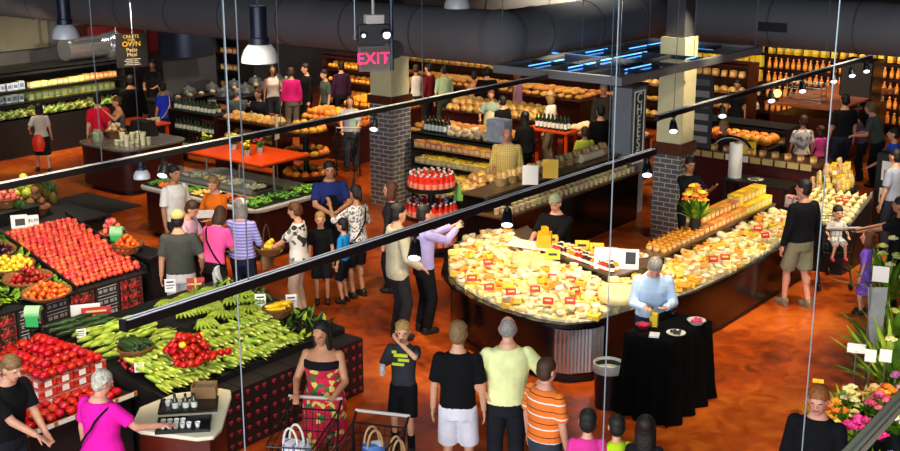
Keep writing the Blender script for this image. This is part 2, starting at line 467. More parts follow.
    if glasses:
        m = MB()
        for e in (-1, 1):
            pts = [HC + HM @ Vector((e * 0.034 + 0.02 * math.cos(t), 0.104, 0.012 + 0.015 * math.sin(t))) for t in [k * 0.785 for k in range(9)]]
            m.tube(pts, 0.0025, 5); m.tube([HC + HM @ Vector((e * 0.054, 0.10, 0.014)), HC + HM @ Vector((e * 0.083, 0.0, 0.012))], 0.0025, 5)
        m.tube([HC + HM @ Vector((-0.014, 0.106, 0.014)), HC + HM @ Vector((0.014, 0.106, 0.014))], 0.0025, 5)
        mm = m.mesh('glasses', mat('spectacle_frame', '222222', 0.3)); part('glasses', mm, None)
    return root
def stand(px, py, h):
    """floor spot of somebody of height h whose crown shows at this point"""
    p = at(px, py, h); return (p.x, p.y)
def hand_world(root, h, local): 
    return Matrix.Translation(root.location) @ Matrix.Rotation(root.rotation_euler.z, 4, 'Z') @ (Vector(local) * (h / 1.75))
# ---------------------------------------------------------------- the room
def floor_mat():
    m, nt, b = base_mat('stained_concrete'); N = nt.nodes; L = nt.links
    tc = N.new('ShaderNodeTexCoord')
    n1 = N.new('ShaderNodeTexNoise'); n1.inputs['Scale'].default_value = 0.55; n1.inputs['Detail'].default_value = 6; n1.inputs['Distortion'].default_value = 0.6
    n2 = N.new('ShaderNodeTexNoise'); n2.inputs['Scale'].default_value = 3.5; n2.inputs['Detail'].default_value = 6; n2.inputs['Distortion'].default_value = 1.2
    L.new(tc.outputs['Object'], n1.inputs['Vector']); L.new(tc.outputs['Object'], n2.inputs['Vector'])
    mx = N.new('ShaderNodeMix'); mx.inputs['Factor'].default_value = 0.4
    L.new(n1.outputs['Fac'], mx.inputs['A']); L.new(n2.outputs['Fac'], mx.inputs['B'])
    rp = N.new('ShaderNodeValToRGB'); e = rp.color_ramp.elements
    e[0].position = 0.36; e[0].color = rgb('5e240c'); e[1].position = 0.66; e[1].color = rgb('cf6a20')
    q = e.new(0.51); q.color = rgb('a5430f')
    L.new(mx.outputs['Result'], rp.inputs['Fac']); L.new(rp.outputs['Color'], b.inputs['Base Color'])
    b.inputs['Roughness'].default_value = 0.28; b.inputs['Specular IOR Level'].default_value = 0.5
    bp = N.new('ShaderNodeBump'); bp.inputs['Strength'].default_value = 0.06; L.new(n2.outputs['Fac'], bp.inputs['Height']); L.new(bp.outputs['Normal'], b.inputs['Normal'])
    return m
struct('floor', MB().b2(-3, 42, -9, 27, -0.2, 0), floor_mat(), 'stained orange-brown polished concrete floor')
dk = mat('dark_wall_paint', '34343a', 0.8, noise=0.15, nscale=2)
struct('ceiling', MB().b2(-3, 42, -9, 27, 6.4, 6.6), mat('ceiling_black', '17181c', 0.9, noise=0.2))
struct('wall_back', MB().b2(41.8, 42, -9, 27, 0, 6.4), dk)
struct('wall_left', MB().b2(-3, 42, 26.8, 27, 0, 6.4), mat('wall_grey', '58585c', 0.8, noise=0.15, nscale=2))
struct('wall_right', MB().b2(-3, 42, -9, -8.8, 0, 6.4), dk)
wf = MB(); wf.b2(-3, -2.8, -9, 27, 0, 2.6); wf.b2(-3, -2.8, -9, 27, 6.0, 6.4); wf.b2(-3, -2.8, -9, -6, 2.6, 6.0); wf.b2(-3, -2.8, 12, 27, 2.6, 6.0)
struct('wall_front', wf, dk)
wn = MB()
for k in range(7): wn.b2(-2.95, -2.85, -6 + 3 * k - 0.05, -6 + 3 * k + 0.05, 2.6, 6.0)
wn.b2(-2.95, -2.85, -6, 12, 4.25, 4.35)
struct('window_1', wn, mat('window_frame_dark', '2a2a2c', 0.5))
# upper wall panel of warm grey above the chilled cases
struct('trim_1', MB().b2(9.5, 17.6, 26.55, 26.8, 2.15, 3.05), mat('wall_olive', '6a6858', 0.8, noise=0.12, nscale=3))
# ---- ducts
def duct(label, x, y0, y1, z, r):
    t = thing('ventilation_duct', label, 'duct', (x, y0, z))
    m = MB(); n = 28; L = y1 - y0
    m.cone((0, 0, 0), (0, L, 0), r, r, n)
    m.build('duct_tube', mat('duct_grey', '66676c', 0.75, noise=0.12, nscale=1.5), t)
    k = 0.0
    while k <= L:
        MB().cone((0, k - 0.015, 0), (0, k + 0.015, 0), r + 0.012, r + 0.012, n).build('seam_band', mat('duct_band', '4a4b50', 0.6), t); k += 1.6
    k = 0.8
    while k < L:
        MB().cone((0, k, r), (0, k, 6.4 - z), 0.012, 0.012, 6).build('hanger_rod', mat('steel_rod', '8a8c90', 0.4, metal=0.6), t); k += 3.2
    if x > 20: MB().cone((0, -.03, 0), (0, .01, 0), r * .99, r * .99, n).build('end_plate', mat('duct_end', '54555a', .9), t)
    return t
d1 = duct('long grey round air duct over the aisles left of the lit canopy', 16.0, 11.45, 26.5, 3.53, 0.45)
MB().sph((0, 0, 0), (.47, .47, .47), 28, 18).build('elbow', mat('duct_grey', '66676c'), d1)
MB().cone((.0, 0, 0), (4.9, 0, 0), .45, .45, 28).build('branch_tube', mat('duct_grey', '66676c'), d1)
for k in range(3): MB().cone((.9 + 1.6 * k, 0, 0), (.93 + 1.6 * k, 0, 0), .462, .462, 28).build('seam_band', mat('duct_band', '4a4b50', 0.6), d1)
d2 = duct('long dark round air duct with a black vent behind the lit canopy', 21.6, -8.5, 16.5, 3.50, 0.47)
vp = at_x(773, 27, 21.15)
v = MB(); v.box((-0.46, vp.y + 8.5, vp.z - 3.5), (0.06, 0.55, 0.17))
v.build('air_vent', mat('vent_black', '08080a', 0.6), d2)
# ---- brick columns
def brick_mat(key, c1, c2, mortar):
    if key in MATS: return MATS[key]
    m, nt, b = base_mat(key); N = nt.nodes; L = nt.links
    tc = N.new('ShaderNodeTexCoord'); sp = N.new('ShaderNodeSeparateXYZ'); L.new(tc.outputs['Object'], sp.inputs[0])
    a = N.new('ShaderNodeMath'); a.operation = 'ADD'; L.new(sp.outputs[0], a.inputs[0]); L.new(sp.outputs[1], a.inputs[1])
    cb = N.new('ShaderNodeCombineXYZ'); L.new(a.outputs[0], cb.inputs[0]); L.new(sp.outputs[2], cb.inputs[1])
    bt = N.new('ShaderNodeTexBrick'); L.new(cb.outputs[0], bt.inputs['Vector'])
    bt.inputs['Scale'].default_value = 1; bt.inputs['Brick Width'].default_value = 0.23; bt.inputs['Row Height'].default_value = 0.085; bt.inputs['Mortar Size'].default_value = 0.008
    bt.inputs['Color1'].default_value = rgb(c1); bt.inputs['Color2'].default_value = rgb(c2); bt.inputs['Mortar'].default_value = rgb(mortar)
    L.new(bt.outputs['Color'], b.inputs['Base Color']); b.inputs['Roughness'].default_value = 0.7
    bp = N.new('ShaderNodeBump'); bp.inputs['Strength'].default_value = 0.5; bp.inputs['Distance'].default_value = 0.01
    L.new(bt.outputs['Fac'], bp.inputs['Height']); bp.invert = True; L.new(bp.outputs['Normal'], b.inputs['Normal'])
    MATS[key] = m; return m
def column(label, x, y, hb, h_band, h_paint, w=0.56):
    t = thing('brick_column', label, 'column', (x, y, 0)); t['kind'] = 'structure'; q = w / 2
    MB().b2(-q, q, -q, q, 0, hb).build('brick_shaft', brick_mat('dark_brick', '585a62', '6a6764', 'c9c3b8'), t)
    MB().b2(-q - .03, q + .03, -q - .03, q + .03, hb, hb + h_band).build('wood_band', mat('wood_band', '5a2a12', 0.45, noise=0.3, nscale=6), t, bev=0.01)
    MB().b2(-q + .02, q - .02, -q + .02, q - .02, hb + h_band, h_paint).build('painted_shaft', mat('column_cream', 'd8d2a4', 0.7, noise=0.05), t)
    MB().b2(-q + .08, q - .08, -q + .08, q - .08, h_paint, 6.4).build('upper_shaft', mat('column_grey', '3b3c40', 0.7, noise=0.1), t)
    return t
column('dark brick column with cream top behind the exit sign', 17.2, 14.9, 1.98, 0.15, 3.2)
column('dark brick column standing through the lit canopy by the cheese counter', 18.3, 9.4, 1.52, 0.2, 3.5, 0.5)
# ---- suspended canopy over the cheese department
t = thing('lit_canopy', 'suspended dark glass canopy with blue neon lines above the cheese department', 'canopy', (15.1, 8.65, 3.2))
LX, LY = 4.9, 2.3
al = mat('canopy_frame_grey', '8a8f93', 0.5, metal=0.4)
f = MB(); f.b2(0, LX, 0, 0.08, -0.09, 0.03); f.b2(0, LX, LY - .08, LY, -0.09, 0.03); f.b2(0, 0.08, 0.08, LY - .08, -0.09, 0.03); f.b2(LX - .08, LX, 0.08, LY - .08, -0.09, 0.03)
f.build('outer_frame', al, t)
f = MB()
for k in range(1, 5): f.b2(k * LX / 5 - .02, k * LX / 5 + .02, .08, LY - .08, -0.04, 0.02)
for k in range(1, 3): f.b2(.08, LX - .08, k * LY / 3 - .02, k * LY / 3 + .02, -0.045, 0.015)
f.build('cross_bar', mat('canopy_bar', '3a4048', 0.4, metal=0.4), t)
def cut_hole(p):
    return abs(p[0] - 3.2) < .5 and abs(p[1] - .75) < .5
pn = mat('canopy_panel_dark', '0a1020', 0.12, spec=0.6, noise=0.3, nscale=3); neon = mat('neon_blue', '4f9cf4', 0.4, emit=2.2)
for i in range(5):
    for j in range(3):
        x0, x1, y0, y1 = i * LX / 5 + .03, (i + 1) * LX / 5 - .03, j * LY / 3 + .03, (j + 1) * LY / 3 - .03
        m = MB(); m.b2(max(x0, .08), min(x1, LX - .08), max(y0, .08), min(y1, LY - .08), -0.03, -0.015)
        if (i, j) != (3, 0): m.build('canopy_panel', pn, t)
for k, (x, y, l, ax) in enumerate([(0.35, 1.85, 1.0, 0), (1.6, 1.3, 1.5, 0), (0.9, 0.45, .8, 0), (1.95, 1.5, 1.1, 1), (3.3, 1.75, 1.2, 0), (0.55, 1.25, .8, 0), (3.95, .5, 1.0, 1), (2.6, 0.3, 0.4, 0), (4.1, 1.2, .7, 0), (2.35, 2.05, .7, 0)]):
    m = MB(); m.b2(x, x + (l if ax == 0 else .03), y, y + (l if ax else .018), 0.005, 0.02); m.build('neon_tube', neon, t)
for x in (0.1, LX - .1, LX / 2):
    for y in (0.1, LY - .1): MB().cone((x, y, 0), (x, y, 3.19), 0.006, 0.006, 6).build('suspension_cable', mat('steel_rod', '8a8c90', 0.4, metal=0.6), t)
# ---- ceiling-hung lighting tracks with spot heads
black = mat('track_black', '101114', 0.35, noise=0.1); lens = mat('spot_lens', 'cfe6ff', 0.3, emit=2.2)
def spot_head():
    o = MB()
    o.cone((0, 0, 0), (0, 0, -0.07), 0.014, 0.014, 8); o.b2(-.03, .03, -.018, .018, -.02, 0.0)
    r = o.build('spotlight', black)
    y = MB()
    pts = [Vector((0.062 * math.cos(a), 0.0, -0.13 + 0.062 * math.sin(a) * 1.0)) for a in [math.pi * k / 8 for k in range(9)]]
    y.tube(pts, 0.007, 5); y.build('yoke', black, r)
    d = Vector((-0.55, -0.35, -0.76)).normalized()
    c = MB(); p = Vector((0, 0, -0.135)); c.cone(p - d * 0.09, p - d * 0.03, 0.03, 0.045, 14); c.cone(p - d * 0.03, p + d * 0.065, 0.045, 0.058, 14)
    c.build('lamp_housing', black, r)
    q = MB(); q.cone(p + d * 0.064, p + d * 0.070, 0.05, 0.046, 14); q.build('lens', lens, r)
    return r
SPOT = Kind('spotlight', 'spotlight', spot_head)
def track(label, p, q, wires, heads, hl, lab_h):
    p, q = Vector(p), Vector(q); L = (q - p).length; a = math.atan2(q.y - p.y, q.x - p.x)
    t = thing('lighting_track', label, 'lighting track', p, a)
    MB().b2(0, L, -.028, .028, -.032, .032).build('rail', black, t, bev=0.006)
    for e in (-.025, .012): MB().b2(0.01, L - .01, e, e + .013, .0321, .037).build('conductor_strip', mat('track_strip_white', 'd6dade', 0.4), t)
    for e in (0, 1): MB().b2(-0.012 + e * L, 0.012 + e * L, -.032, .032, -.036, .036).build('end_cap', black, t)
    for x in wires:
        MB().cone((x, 0, .03), (x, 0, 6.4 - p.z), 0.005, 0.005, 6).build('hanging_wire', mat('wire_dark', '5f666c', 0.4, metal=0.3), t)
    for k, x in enumerate(heads):
        w = p + (q - p).normalized() * x
        SPOT.put((w.x, w.y, w.z - .033), lab_h[k], hl)
    return t
def tx(px, py, p):   # distance along a track starting at p for an image point at its height
    w = at(px, py, p[2]); return w.x - p[0]
Z = 3.2
pA = at(122, 325, Z); qA = at(656, 152, Z); qA.y = pA.y = 5.8
track('long black lighting track with white strips hung across the middle of the store', pA, qA, [tx(247, 284, pA), tx(611, 167, pA)],
      [tx(x, y, pA) for x, y in ((415, 230), (510, 200), (651, 154))], 'spot heads on the middle track',
      ['black spotlight on the middle track above the man in the purple shirt', 'black spotlight on the middle track beside the cheese cutter', 'black spotlight at the far end of the middle track before the brick column'])
pB = at(0, 178, Z); qB = at(560, 78, Z); qB.y = pB.y = 9.7
track('long black lighting track over the salad bar passing the exit sign column', (pB.x - 1.5, 9.7, Z), qB, [1.5 + tx(88, 163, pB), 1.5 + tx(225, 140, pB), 1.5 + tx(281, 130, pB), 1.5 + tx(442, 104, pB)],
      [1.5 + tx(x, y, pB) for x, y in ((142, 150), (379, 112))], 'spot heads on the salad bar track',
      ['white-lit spotlight hanging from the track over the brown salad bar', 'black spotlight hanging in front of the left brick column'])
pC = at(657, 118, Z); qC = at(872, 57, Z); qC.y = pC.y = 6.73
track('black lighting track running to the right over the bakery counter', pC, qC, [tx(672, 113, pC), tx(824, 70, pC)],
      [tx(x, y, pC) for x, y in ((673, 113), (722, 99), (771, 85), (801, 76), (831, 67), (852, 62), (868, 58))], 'spot heads on the bakery track',
      [ORD[k] + ' black spotlight along the bakery track counted from the cheese sign' for k in range(7)])
for k, (px_, lab) in enumerate(((611, 'thin vertical steel cable hanging in front of the cheese counter'), (821, 'thin vertical steel cable hanging over the open floor on the right'), (234, 'thin vertical steel cable hanging over the corn'))):
    d = ray(px_, 225); q = d * (9.0 / Vector((d.x, d.y)).length)
    t = MB().cone((0, 0, 0), (0, 0, 6.39), .0055, .0055, 6).build('steel_cable', mat('cable_bright', '9fb0b8', .35, metal=.3) if k < 3 else mat('wire_dark', '5f666c', 0.4, metal=0.3), None, (q.x, q.y, 0)); tag(t, lab, 'cable')
# ---- high bay pendants
def pendant(label, p, r=0.17, k=1.0, on=60):
    t = thing('pendant_lamp', label, 'pendant lamp', (p.x, p.y, p.z))
    MB().lathe([(0.0, .62 * k), (.09 * k, .62 * k), (.095 * k, .60 * k), (.095 * k, .28 * k), (.11 * k, .27 * k), (.115 * k, .20 * k), (.06 * k, .19 * k)], 20).build('ballast_housing', mat('pendant_navy', '1b2233', 0.4, metal=0.3), t)
    MB().lathe([(.10 * k, .20 * k), (r * .62, .19 * k), (r * .84, .13 * k), (r * .97, .06 * k), (r, 0), (r * .98, -.004), (r * .94, .06 * k), (r * .8, .125 * k), (r * .55, .18 * k), (.05, .185 * k)], 28).build('reflector', mat('pendant_aluminium', 'd4dae2', 0.35, metal=0.1), t)
    MB().sph((0, 0, .09 * k), (.05, .05, .07), 10, 7).build('bulb', mat('pendant_bulb', 'ffe9c4', 0.4, emit=12), t)
    MB().cone((0, 0, .62 * k), (0, 0, 6.4 - p.z), 0.005 if k < .6 else .012, 0.005 if k < .6 else .012, 8).build('stem', mat('stem_dark', '4a4c50', 0.6), t)
    return t
p1 = at(260, 62, 3.75); p2 = at(66, 38, 3.75)
pendant('silver bell pendant lamp with dark blue housing left of the exit sign', p1, 0.235, 1.12)
pendant('silver bell pendant lamp hanging near the top left corner', p2, 0.20, 1.0)
pendant('half-visible bell pendant lamp hanging at the top edge of the view', at(457, 8, 4.1), 0.2, 1.0)
ps = at(142, 178, 2.55)
pendant('small lit pendant lamp hanging low over the dark floor mat', ps, 0.10, 0.5)
ph = at_x(187, 55, 20.2)
t = thing('grill_hood', 'big dark blue drum shaped exhaust hood over the grill station', 'hood', ph)
MB().lathe([(.66, 0), (.72, .02), (.72, .95), (.66, .97), (.6, .97), (.6, .05)], 32).build('drum', mat('hood_navy', '2c3648', .35, metal=.4, noise=.15, nscale=3), t)
MB().b2(-.36, .36, -.36, .36, .9, 6.4 - ph.z).build('flue', mat('flue_grey', '606268', .6), t)
MB().cone((0, 0, .02), (0, 0, .06), .62, .62, 28).build('filter', mat('filter_grey', '5a5c60', .5), t)
# ---- exit sign with emergency lamp
pe = at(374, 71, 3.55)
rot = math.atan2(-pe.y, -pe.x)
t = thing('exit_sign', 'grey illuminated exit sign with red letters and emergency lamps', 'exit sign', pe, rot - math.pi / 2 + rad(14) + math.pi); t.scale = (1.22, 1.22, 1.22)
gm = mat('exit_metal', '6a6c70', 0.4, metal=0.35, noise=0.1); em = mat('exit_red', 'ff1f5a', 0.4, emit=2.2)
MB().b2(-.17, .17, -.03, .03, 0.0, .27).build('sign_body', gm, t, bev=0.006)
MB().b2(-.15, .15, -.034, -.03, .02, .25).build('sign_face', mat('exit_face', '585050', 0.4, noise=0.15), t)
lettering('exit_letters', 'EXIT', 0.17, em, t, T(-0.015, -.037, .135) @ FACE_NY, spacing=1.05)
m = MB(); m.prism([(0.125, 0), (0.10, .03), (0.10, -.03)], 0, .004); ar = m.build('arrow', em, t); ar.matrix_local = T(0.02, -.036, .135) @ FACE_NY
MB().b2(-.17, .17, -.05, .05, .29, .50).build('battery_box', mat('exit_battery', '34363a', 0.5, noise=0.1), t, bev=0.01)
for sx in (-.13, .12):
    m = MB(); m.cone((sx, -.05, .40), (sx, -.10, .39), .055 if sx > 0 else .03, .05 if sx > 0 else .03, 16); hd_ = m.build('lamp_head', mat('exit_lamp', '202226', 0.4), t)
    m = MB(); m.cone((sx, -.101, .39), (sx, -.106, .39), .042 if sx > 0 else .022, .04 if sx > 0 else .02, 16); m.build('lamp_lens', mat('exit_lamp_lens', 'dff6ff', 0.2, emit=1.5), hd_)
m = MB(); m.cone((.24, .02, .22), (.24, .14, .22), .10, .085, 18); m.b2(.16, .26, .0, .06, .2, .3); m.build('side_lamp', mat('exit_lamp', '202226', 0.4), t)
MB().b2(-.09, .11, -.06, .06, .505, .60).build('junction_box', mat('junction_white', 'cfcac0', 0.5, noise=0.1), t, bev=0.008)
MB().cone((0, 0, .6), (0, 0, 2.6), .016, .016, 8).build('conduit', mat('conduit_pale', 'b9b7b0', 0.5), t)
MB().cone((.2, 0, .0), (.2, 0, 2.6), .022, .022, 8).build('support_rod', mat('rod_navy', '27303f', 0.4, metal=0.4), t)
MB().cone((-.2, 0, .35), (-.2, 0, 2.6), .006, .006, 6).build('stay_wire', mat('wire_grey', 'a9b4bb', 0.4, metal=0.3), t)
m = MB(); m.cone((-.2, 0, .34), (-.2, 0, .38), .025, .025, 10); m.b2(-.21, -.17, -.01, .01, .34, .36); m.b2(.17, .21, -.01, .01, .05, .45); m.build('bracket', gm, t)
# ---- slotted steel rail in the near right corner (mezzanine stair)
a, b = at(843, 458, 3.3), at(906, 391, 3.3)
t = thing('slotted_rail', 'grey slotted steel rail crossing the bottom right corner above the flowers', 'rail', a, math.atan2(b.y - a.y, b.x - a.x))
Lr = (b - a).length + 1.0; m = MB(); n = int(Lr / 0.05)
w = 0.032
m.b2(-.5, Lr, -w, -w + .02, -.012, .0); m.b2(-.5, Lr, w - .03, w, -.012, .0); m.b2(-.5, Lr, w - .003, w, -.05, .0); m.b2(-.5, Lr, -w, -w + .003, -.05, 0)
for k in range(-10, n): m.b2(k * .05, k * .05 + .02, -w + .02, w - .03, -.012, 0)
m.build('slotted_channel', mat('rail_green_grey', 'a7ad9d', 0.35, metal=0.5), t)
m = MB(); m.b2(-.5, Lr, -w + .015, -w + .025, -.0, .012); m.build('lip', mat('rail_lip', '70786e', 0.4, metal=0.4), t)
m = MB(); m.cone((-.3, 0, -.05), (-.3, 0, -3.3), .025, .025, 10); m.cone((Lr - .1, 0, -.05), (Lr - .1, 0, -3.3), .025, .025, 10); m.build('post', mat('rail_lip', '70786e', 0.4, metal=0.4), t)
# ---------------------------------------------------------------- lights
def area(name, loc, tgt, size, power, col, sy=None, spread=180):
    l = bpy.data.lights.new(name, 'AREA'); l.energy = power; l.color = col; l.size = size
    if sy: l.shape = 'RECTANGLE'; l.size_y = sy
    l.spread = rad(spread)
    o = bpy.data.objects.new(name, l); COL.objects.link(o); o.location = loc
    d = Vector(tgt) - Vector(loc); o.rotation_euler = d.to_track_quat('-Z', 'Y').to_euler()
    return o
def spot(name, loc, tgt, power, col=(1, .82, .58), ang=50, blend=.6, r=.08):
    l = bpy.data.lights.new(name, 'SPOT'); l.energy = power; l.color = col; l.spot_size = rad(ang); l.spot_blend = blend; l.shadow_soft_size = r
    o = bpy.data.objects.new(name, l); COL.objects.link(o); o.location = loc
    d = Vector(tgt) - Vector(loc); o.rotation_euler = d.to_track_quat('-Z', 'Y').to_euler()
    return o
WARM = (1, .80, .55); NEUT = (1, .93, .82); COOL = (.86, .93, 1)
area('daylight_window', (-2.7, 3, 4.3), (10, 8, 0.5), 16, 1700, COOL, 3.2)
w = bpy.data.worlds.new('World'); SC.world = w; w.use_nodes = True
bg = w.node_tree.nodes['Background']; bg.inputs[0].default_value = (.55, .68, .9, 1); bg.inputs[1].default_value = 0.6
# ---------------------------------------------------------------- camera
cam = bpy.data.cameras.new('camera'); co = bpy.data.objects.new('camera', cam); COL.objects.link(co); SC.camera = co
cam.sensor_fit = 'HORIZONTAL'; cam.sensor_width = 36; cam.lens = 36 * FPX / 900; cam.clip_end = 200
co.location = (0, 0, EYE); co.rotation_euler = (math.pi / 2 - PITCH, 0, HEAD - math.pi / 2)
vs = SC.view_settings; vs.view_transform = 'Standard'; vs.look = 'None'; vs.gamma = 1; vs.exposure = 0.32; vs.use_curve_mapping = False
# ---------------------------------------------------------------- the people
dress_pat = pattern('dress_print', 'palette', [(0, 'c01838'), (0.5, 'e2c860'), (0.62, '3d6a35'), (0.78, 'd81c40')], 22)
floral = pattern('floral_print', 'palette', [(0, 'e8e6dc'), (0.72, '6d705f'), (0.86, '2f3230')], 16)
purple_str = pattern('purple_stripes', 'stripes', [(0, '7c78cc'), (0.5, 'b9b6e8')], 22)
orange_str = pattern('orange_stripes', 'stripes', [(0, 'f07a26'), (0.40, 'f6efe2'), (0.5, 'f07a26'), (0.86, '20140e'), (0.92, 'f07a26')], 7.5)
check = pattern('yellow_check', 'check', [(0, 'f2e3a8'), (0.2, 'd9b23c')], 26)
speck = pattern('speckled_blouse', 'palette', [(0, 'e6e3dc'), (0.66, '77747a')], 40)
def P(label, px, py, h, face, **k):
    pos = k.pop('pos', None) or stand(px, py, h)
    return person(label, pos, face, h, **k)
NEAR = 0.0105
# foreground
woman = P('woman in a red floral strapless dress pushing a black cart', 322, 322, 1.68, 172, sex='f', skin='tan', hair=('long', 'dark'), top=('c01838', 0), tmat=dress_pat, bot=('dress', 'c01838'), bmat=dress_pat, neck=1.33, w=1.26, cami='101014', L=(-.2, .36, 1.10), R=(.2, .36, 1.10), head=(-12, -12), vox=NEAR)
boy = P('blond boy in dark grey tee holding a plastic cup to his chest', 403, 323, 1.45, 168, hair=('short', 'blond'), hs=1.12, w=.92, top=('34363c', .5), bot=('shorts', '0e0f12'), sock='0c0c0e', L=(-.02, .20, 1.55), poleL=(-.9, .5, -.6), R=(.20, .26, 1.20), poleR=(.5, -.3, -1), fl=(-.11, .05, .085), fr=(.12, -.03, .085), head=(10, -5), vox=NEAR)
m = MB()
for x, z, wx, wz in ((.0, 1.13, .15, .035), (-.03, 1.08, .12, .03), (.03, 1.03, .13, .03), (.07, 1.165, .05, .03)): m.b2(x - wx / 2, x + wx / 2, .105, .115, z - wz / 2, z + wz / 2)
m.build('shirt_print', mat('print_lime', 'c8d82a', 0.7), boy)
P('man in a black tee and white shorts seen from behind', 458, 323, 1.80, -6, hair=('short', 'sandy'), top=('0b0c10', .5), bot=('shorts', 'e6e6ee'), vox=NEAR)
P('grey-haired balding man in a pale yellow tee seen from behind', 508, 318, 1.82, 4, w=1.16, hair=('bald', 'grey'), top=('f2f7ae', .5), bot=('pants', '1c1f26'), L=(-.20, -.06, 1.0), poleL=(-1, -.35, 0), R=(.20, -.04, 1.0), poleR=(1, -.2, 0), head=(-8, 0), vox=NEAR)
P('boy in an orange tee with white stripes turned to the right', 546, 361, 1.62, -48, w=1.16, hair=('short', 'brown'), skin='pink', hs=1.06, top=('f07a26', .5), tmat=orange_str, bot=('shorts', '3a3f4a'), vox=NEAR, head=(-5, 0))
P('small dark-haired child in a bright pink top seen from above', 588, 415, 1.32, -5, hair=('short', 'dark'), hs=1.25, w=.9, top=('e83c9c', .5), bot=('shorts', '30384a'), vox=NEAR)
P('small dark-haired child in a lime yellow top seen from above', 617, 420, 1.26, 10, hair=('short', 'dark'), hs=1.22, w=.85, top=('c4e81e', .5), bot=('shorts', '30303a'), vox=NEAR)
P('dark long-haired girl in black beside the child in lime', 646, 420, 1.36, -15, sex='f', hair=('long', 'dark'), hs=1.2, top=('15151a', .5), bot=('pants', '20242c'), vox=NEAR)
P('red-haired man in a black shirt beside the flower stand', 820, 386, 1.78, 148, w=1.1, skin='pink', hair=('short', 'ginger'), top=('101114', 1), bot=('pants', '15161a'), head=(6, -8), vox=NEAR)
P('man in a dark shirt reaching over the tomatoes at the left edge', -2, 352, 1.74, -118, w=1.1, hair=('short', 'sandy'), top=('0d0e10', .5), bot=('pants', '1c1f26'), R=(.02, .42, 1.02), L=(-.1, .40, 1.0), lean=10, head=(0, -15), vox=NEAR)
P('white-haired woman in a bright pink tee reaching for a sample cup', 97, 372, 1.62, -28, sex='f', w=1.36, skin='pink', hair=('fluffy', 'white'), top=('f21cae', .45), bot=('pants', '17181c'), R=(.46, .34, 1.15), poleR=(.3, -.6, -1), head=(-25, -20), strap=('17120f', 1), vox=NEAR, hem=.84)
# group round the tasting table
P('man in a grey-green tee, white shorts and pale cap seen from behind', 177, 212, 1.76, 8, w=1.08, hair=('short', 'dark'), cap='cbb878', top=('454944', .5), bot=('shorts', 'e2e2e2'), R=(.27, .12, .95), vox=.013)
P('man in a pale pink shirt bending over the tasting table', 180, 199, 1.68, -105, w=1.05, hair=('short', 'brown'), top=('d8b4cc', .5), bot=('pants', '3a3a44'), lean=12, head=(0, -18), L=(-.15, .42, 1.0), R=(.15, .42, 1.02), vox=.013)
P('young dark-haired man in a white tee by the salad bar', 173, 166, 1.80, -128, skin='tan', hair=('short', 'dark'), top=('eceae6', .5), bot=('pants', '2a2c34'), vox=.013)
P('woman in an orange top holding a sheet of white paper', 214, 176, 1.66, 152, sex='f', w=1.15, skin='pink', hair=('fluffy', 'sandy'), top=('f2781a', .55), bot=('pants', '4a3a30'), L=(-.10, .30, 1.10), R=(.16, .30, 1.14), head=(5, -15), vox=.013)
P('woman in a light pink tee stooping with a black shoulder strap', 209, 208, 1.66, -20, sex='f', w=1.15, hair=('bob', 'brown'), top=('ff62b4', .5), bot=('pants', '2a2a30'), lean=22, head=(0, -25), L=(-.12, .45, .98), R=(.12, .45, .98), strap=('1a1210', -1), vox=.013)
P('grey-haired woman in a purple striped long-sleeved top and white visor', 240, 200, 1.70, -14, sex='f', w=1.18, skin='pink', hair=('bob', 'grey'), top=('7c78cc', .95), tmat=purple_str, bot=('pants', '232a44'), L=(-.14, .36, 1.05), R=(.2, .25, 1.0), cap='ecebe6', vox=.013)
P('woman in a white floral blouse and beige trousers holding a tray', 297, 203, 1.66, 78, sex='f', w=1.12, hair=('fluffy', 'auburn'), top=('e8e6dc', .5), tmat=floral, bot=('pants', 'cdbfae'), L=(-.10, .40, 1.05), R=(.12, .40, 1.04), head=(0, -14), vox=.013)
P('blond boy in a black tee looking up beside the floral blouse', 320, 214, 1.35, 186, hair=('short', 'blond'), hs=1.15, w=.9, top=('101014', .5), bot=('shorts', '14151a'), vox=.013)
P('small boy in a bright blue tee and dark shorts', 343, 221, 1.24, 70, hair=('short', 'dark'), hs=1.18, w=.88, top=('1f8fe0', .5), bot=('shorts', '15171c'), vox=.013)
P('dark-haired woman in a speckled white blouse waving at the clerk', 356, 186, 1.70, 48, sex='f', skin='tan', hair=('tail', 'dark'), top=('e6e3dc', .6), tmat=speck, bot=('shorts', '121318'), L=(-.22, .34, 1.42), poleL=(-.6, 0, -1), R=(.2, .28, 1.12), strap=('141417', 1), vox=.013)
P('smiling clerk in a dark blue shirt and black apron by the salad bar', 329, 162, 1.86, 194, w=1.15, skin='tan', hair=('short', 'dark'), top=('22306e', .5), bot=('pants', '121318'), apron='0e0f14', L=(-.08, .30, 1.10), R=(.06, .32, 1.08), poleL=(-1, -.2, -.3), poleR=(1, -.2, -.3), vox=.013)
P('woman with glasses and auburn hair behind the man in the blazer', 391, 183, 1.68, 76, sex='f', skin='pink', hair=('bob', 'auburn'), top=('26262c', 1), bot=('pants', '1a1b20'), glasses=True, vox=.013)
P('man in a light tan blazer and dark trousers facing right', 397, 205, 1.86, -66, pos=(11.52, 9.88), w=1.14, hair=('short', 'dark'), top=('c0bca0', 1), bot=('pants', '26262b'), R=(.22, .22, .98), vox=.013, hem=.80, head=(-4, 0))
P('man in a lilac shirt raising a camera over the cheese', 423, 206, 1.78, -62, w=1.08, skin='pink', hair=('short', 'dark'), top=('aaa2dc', 1), bot=('pants', '0f1014'), L=(-.07, .46, 1.40), R=(.07, .46, 1.40), poleL=(-.6, 0, -1), poleR=(.6, 0, -1), vox=.013)
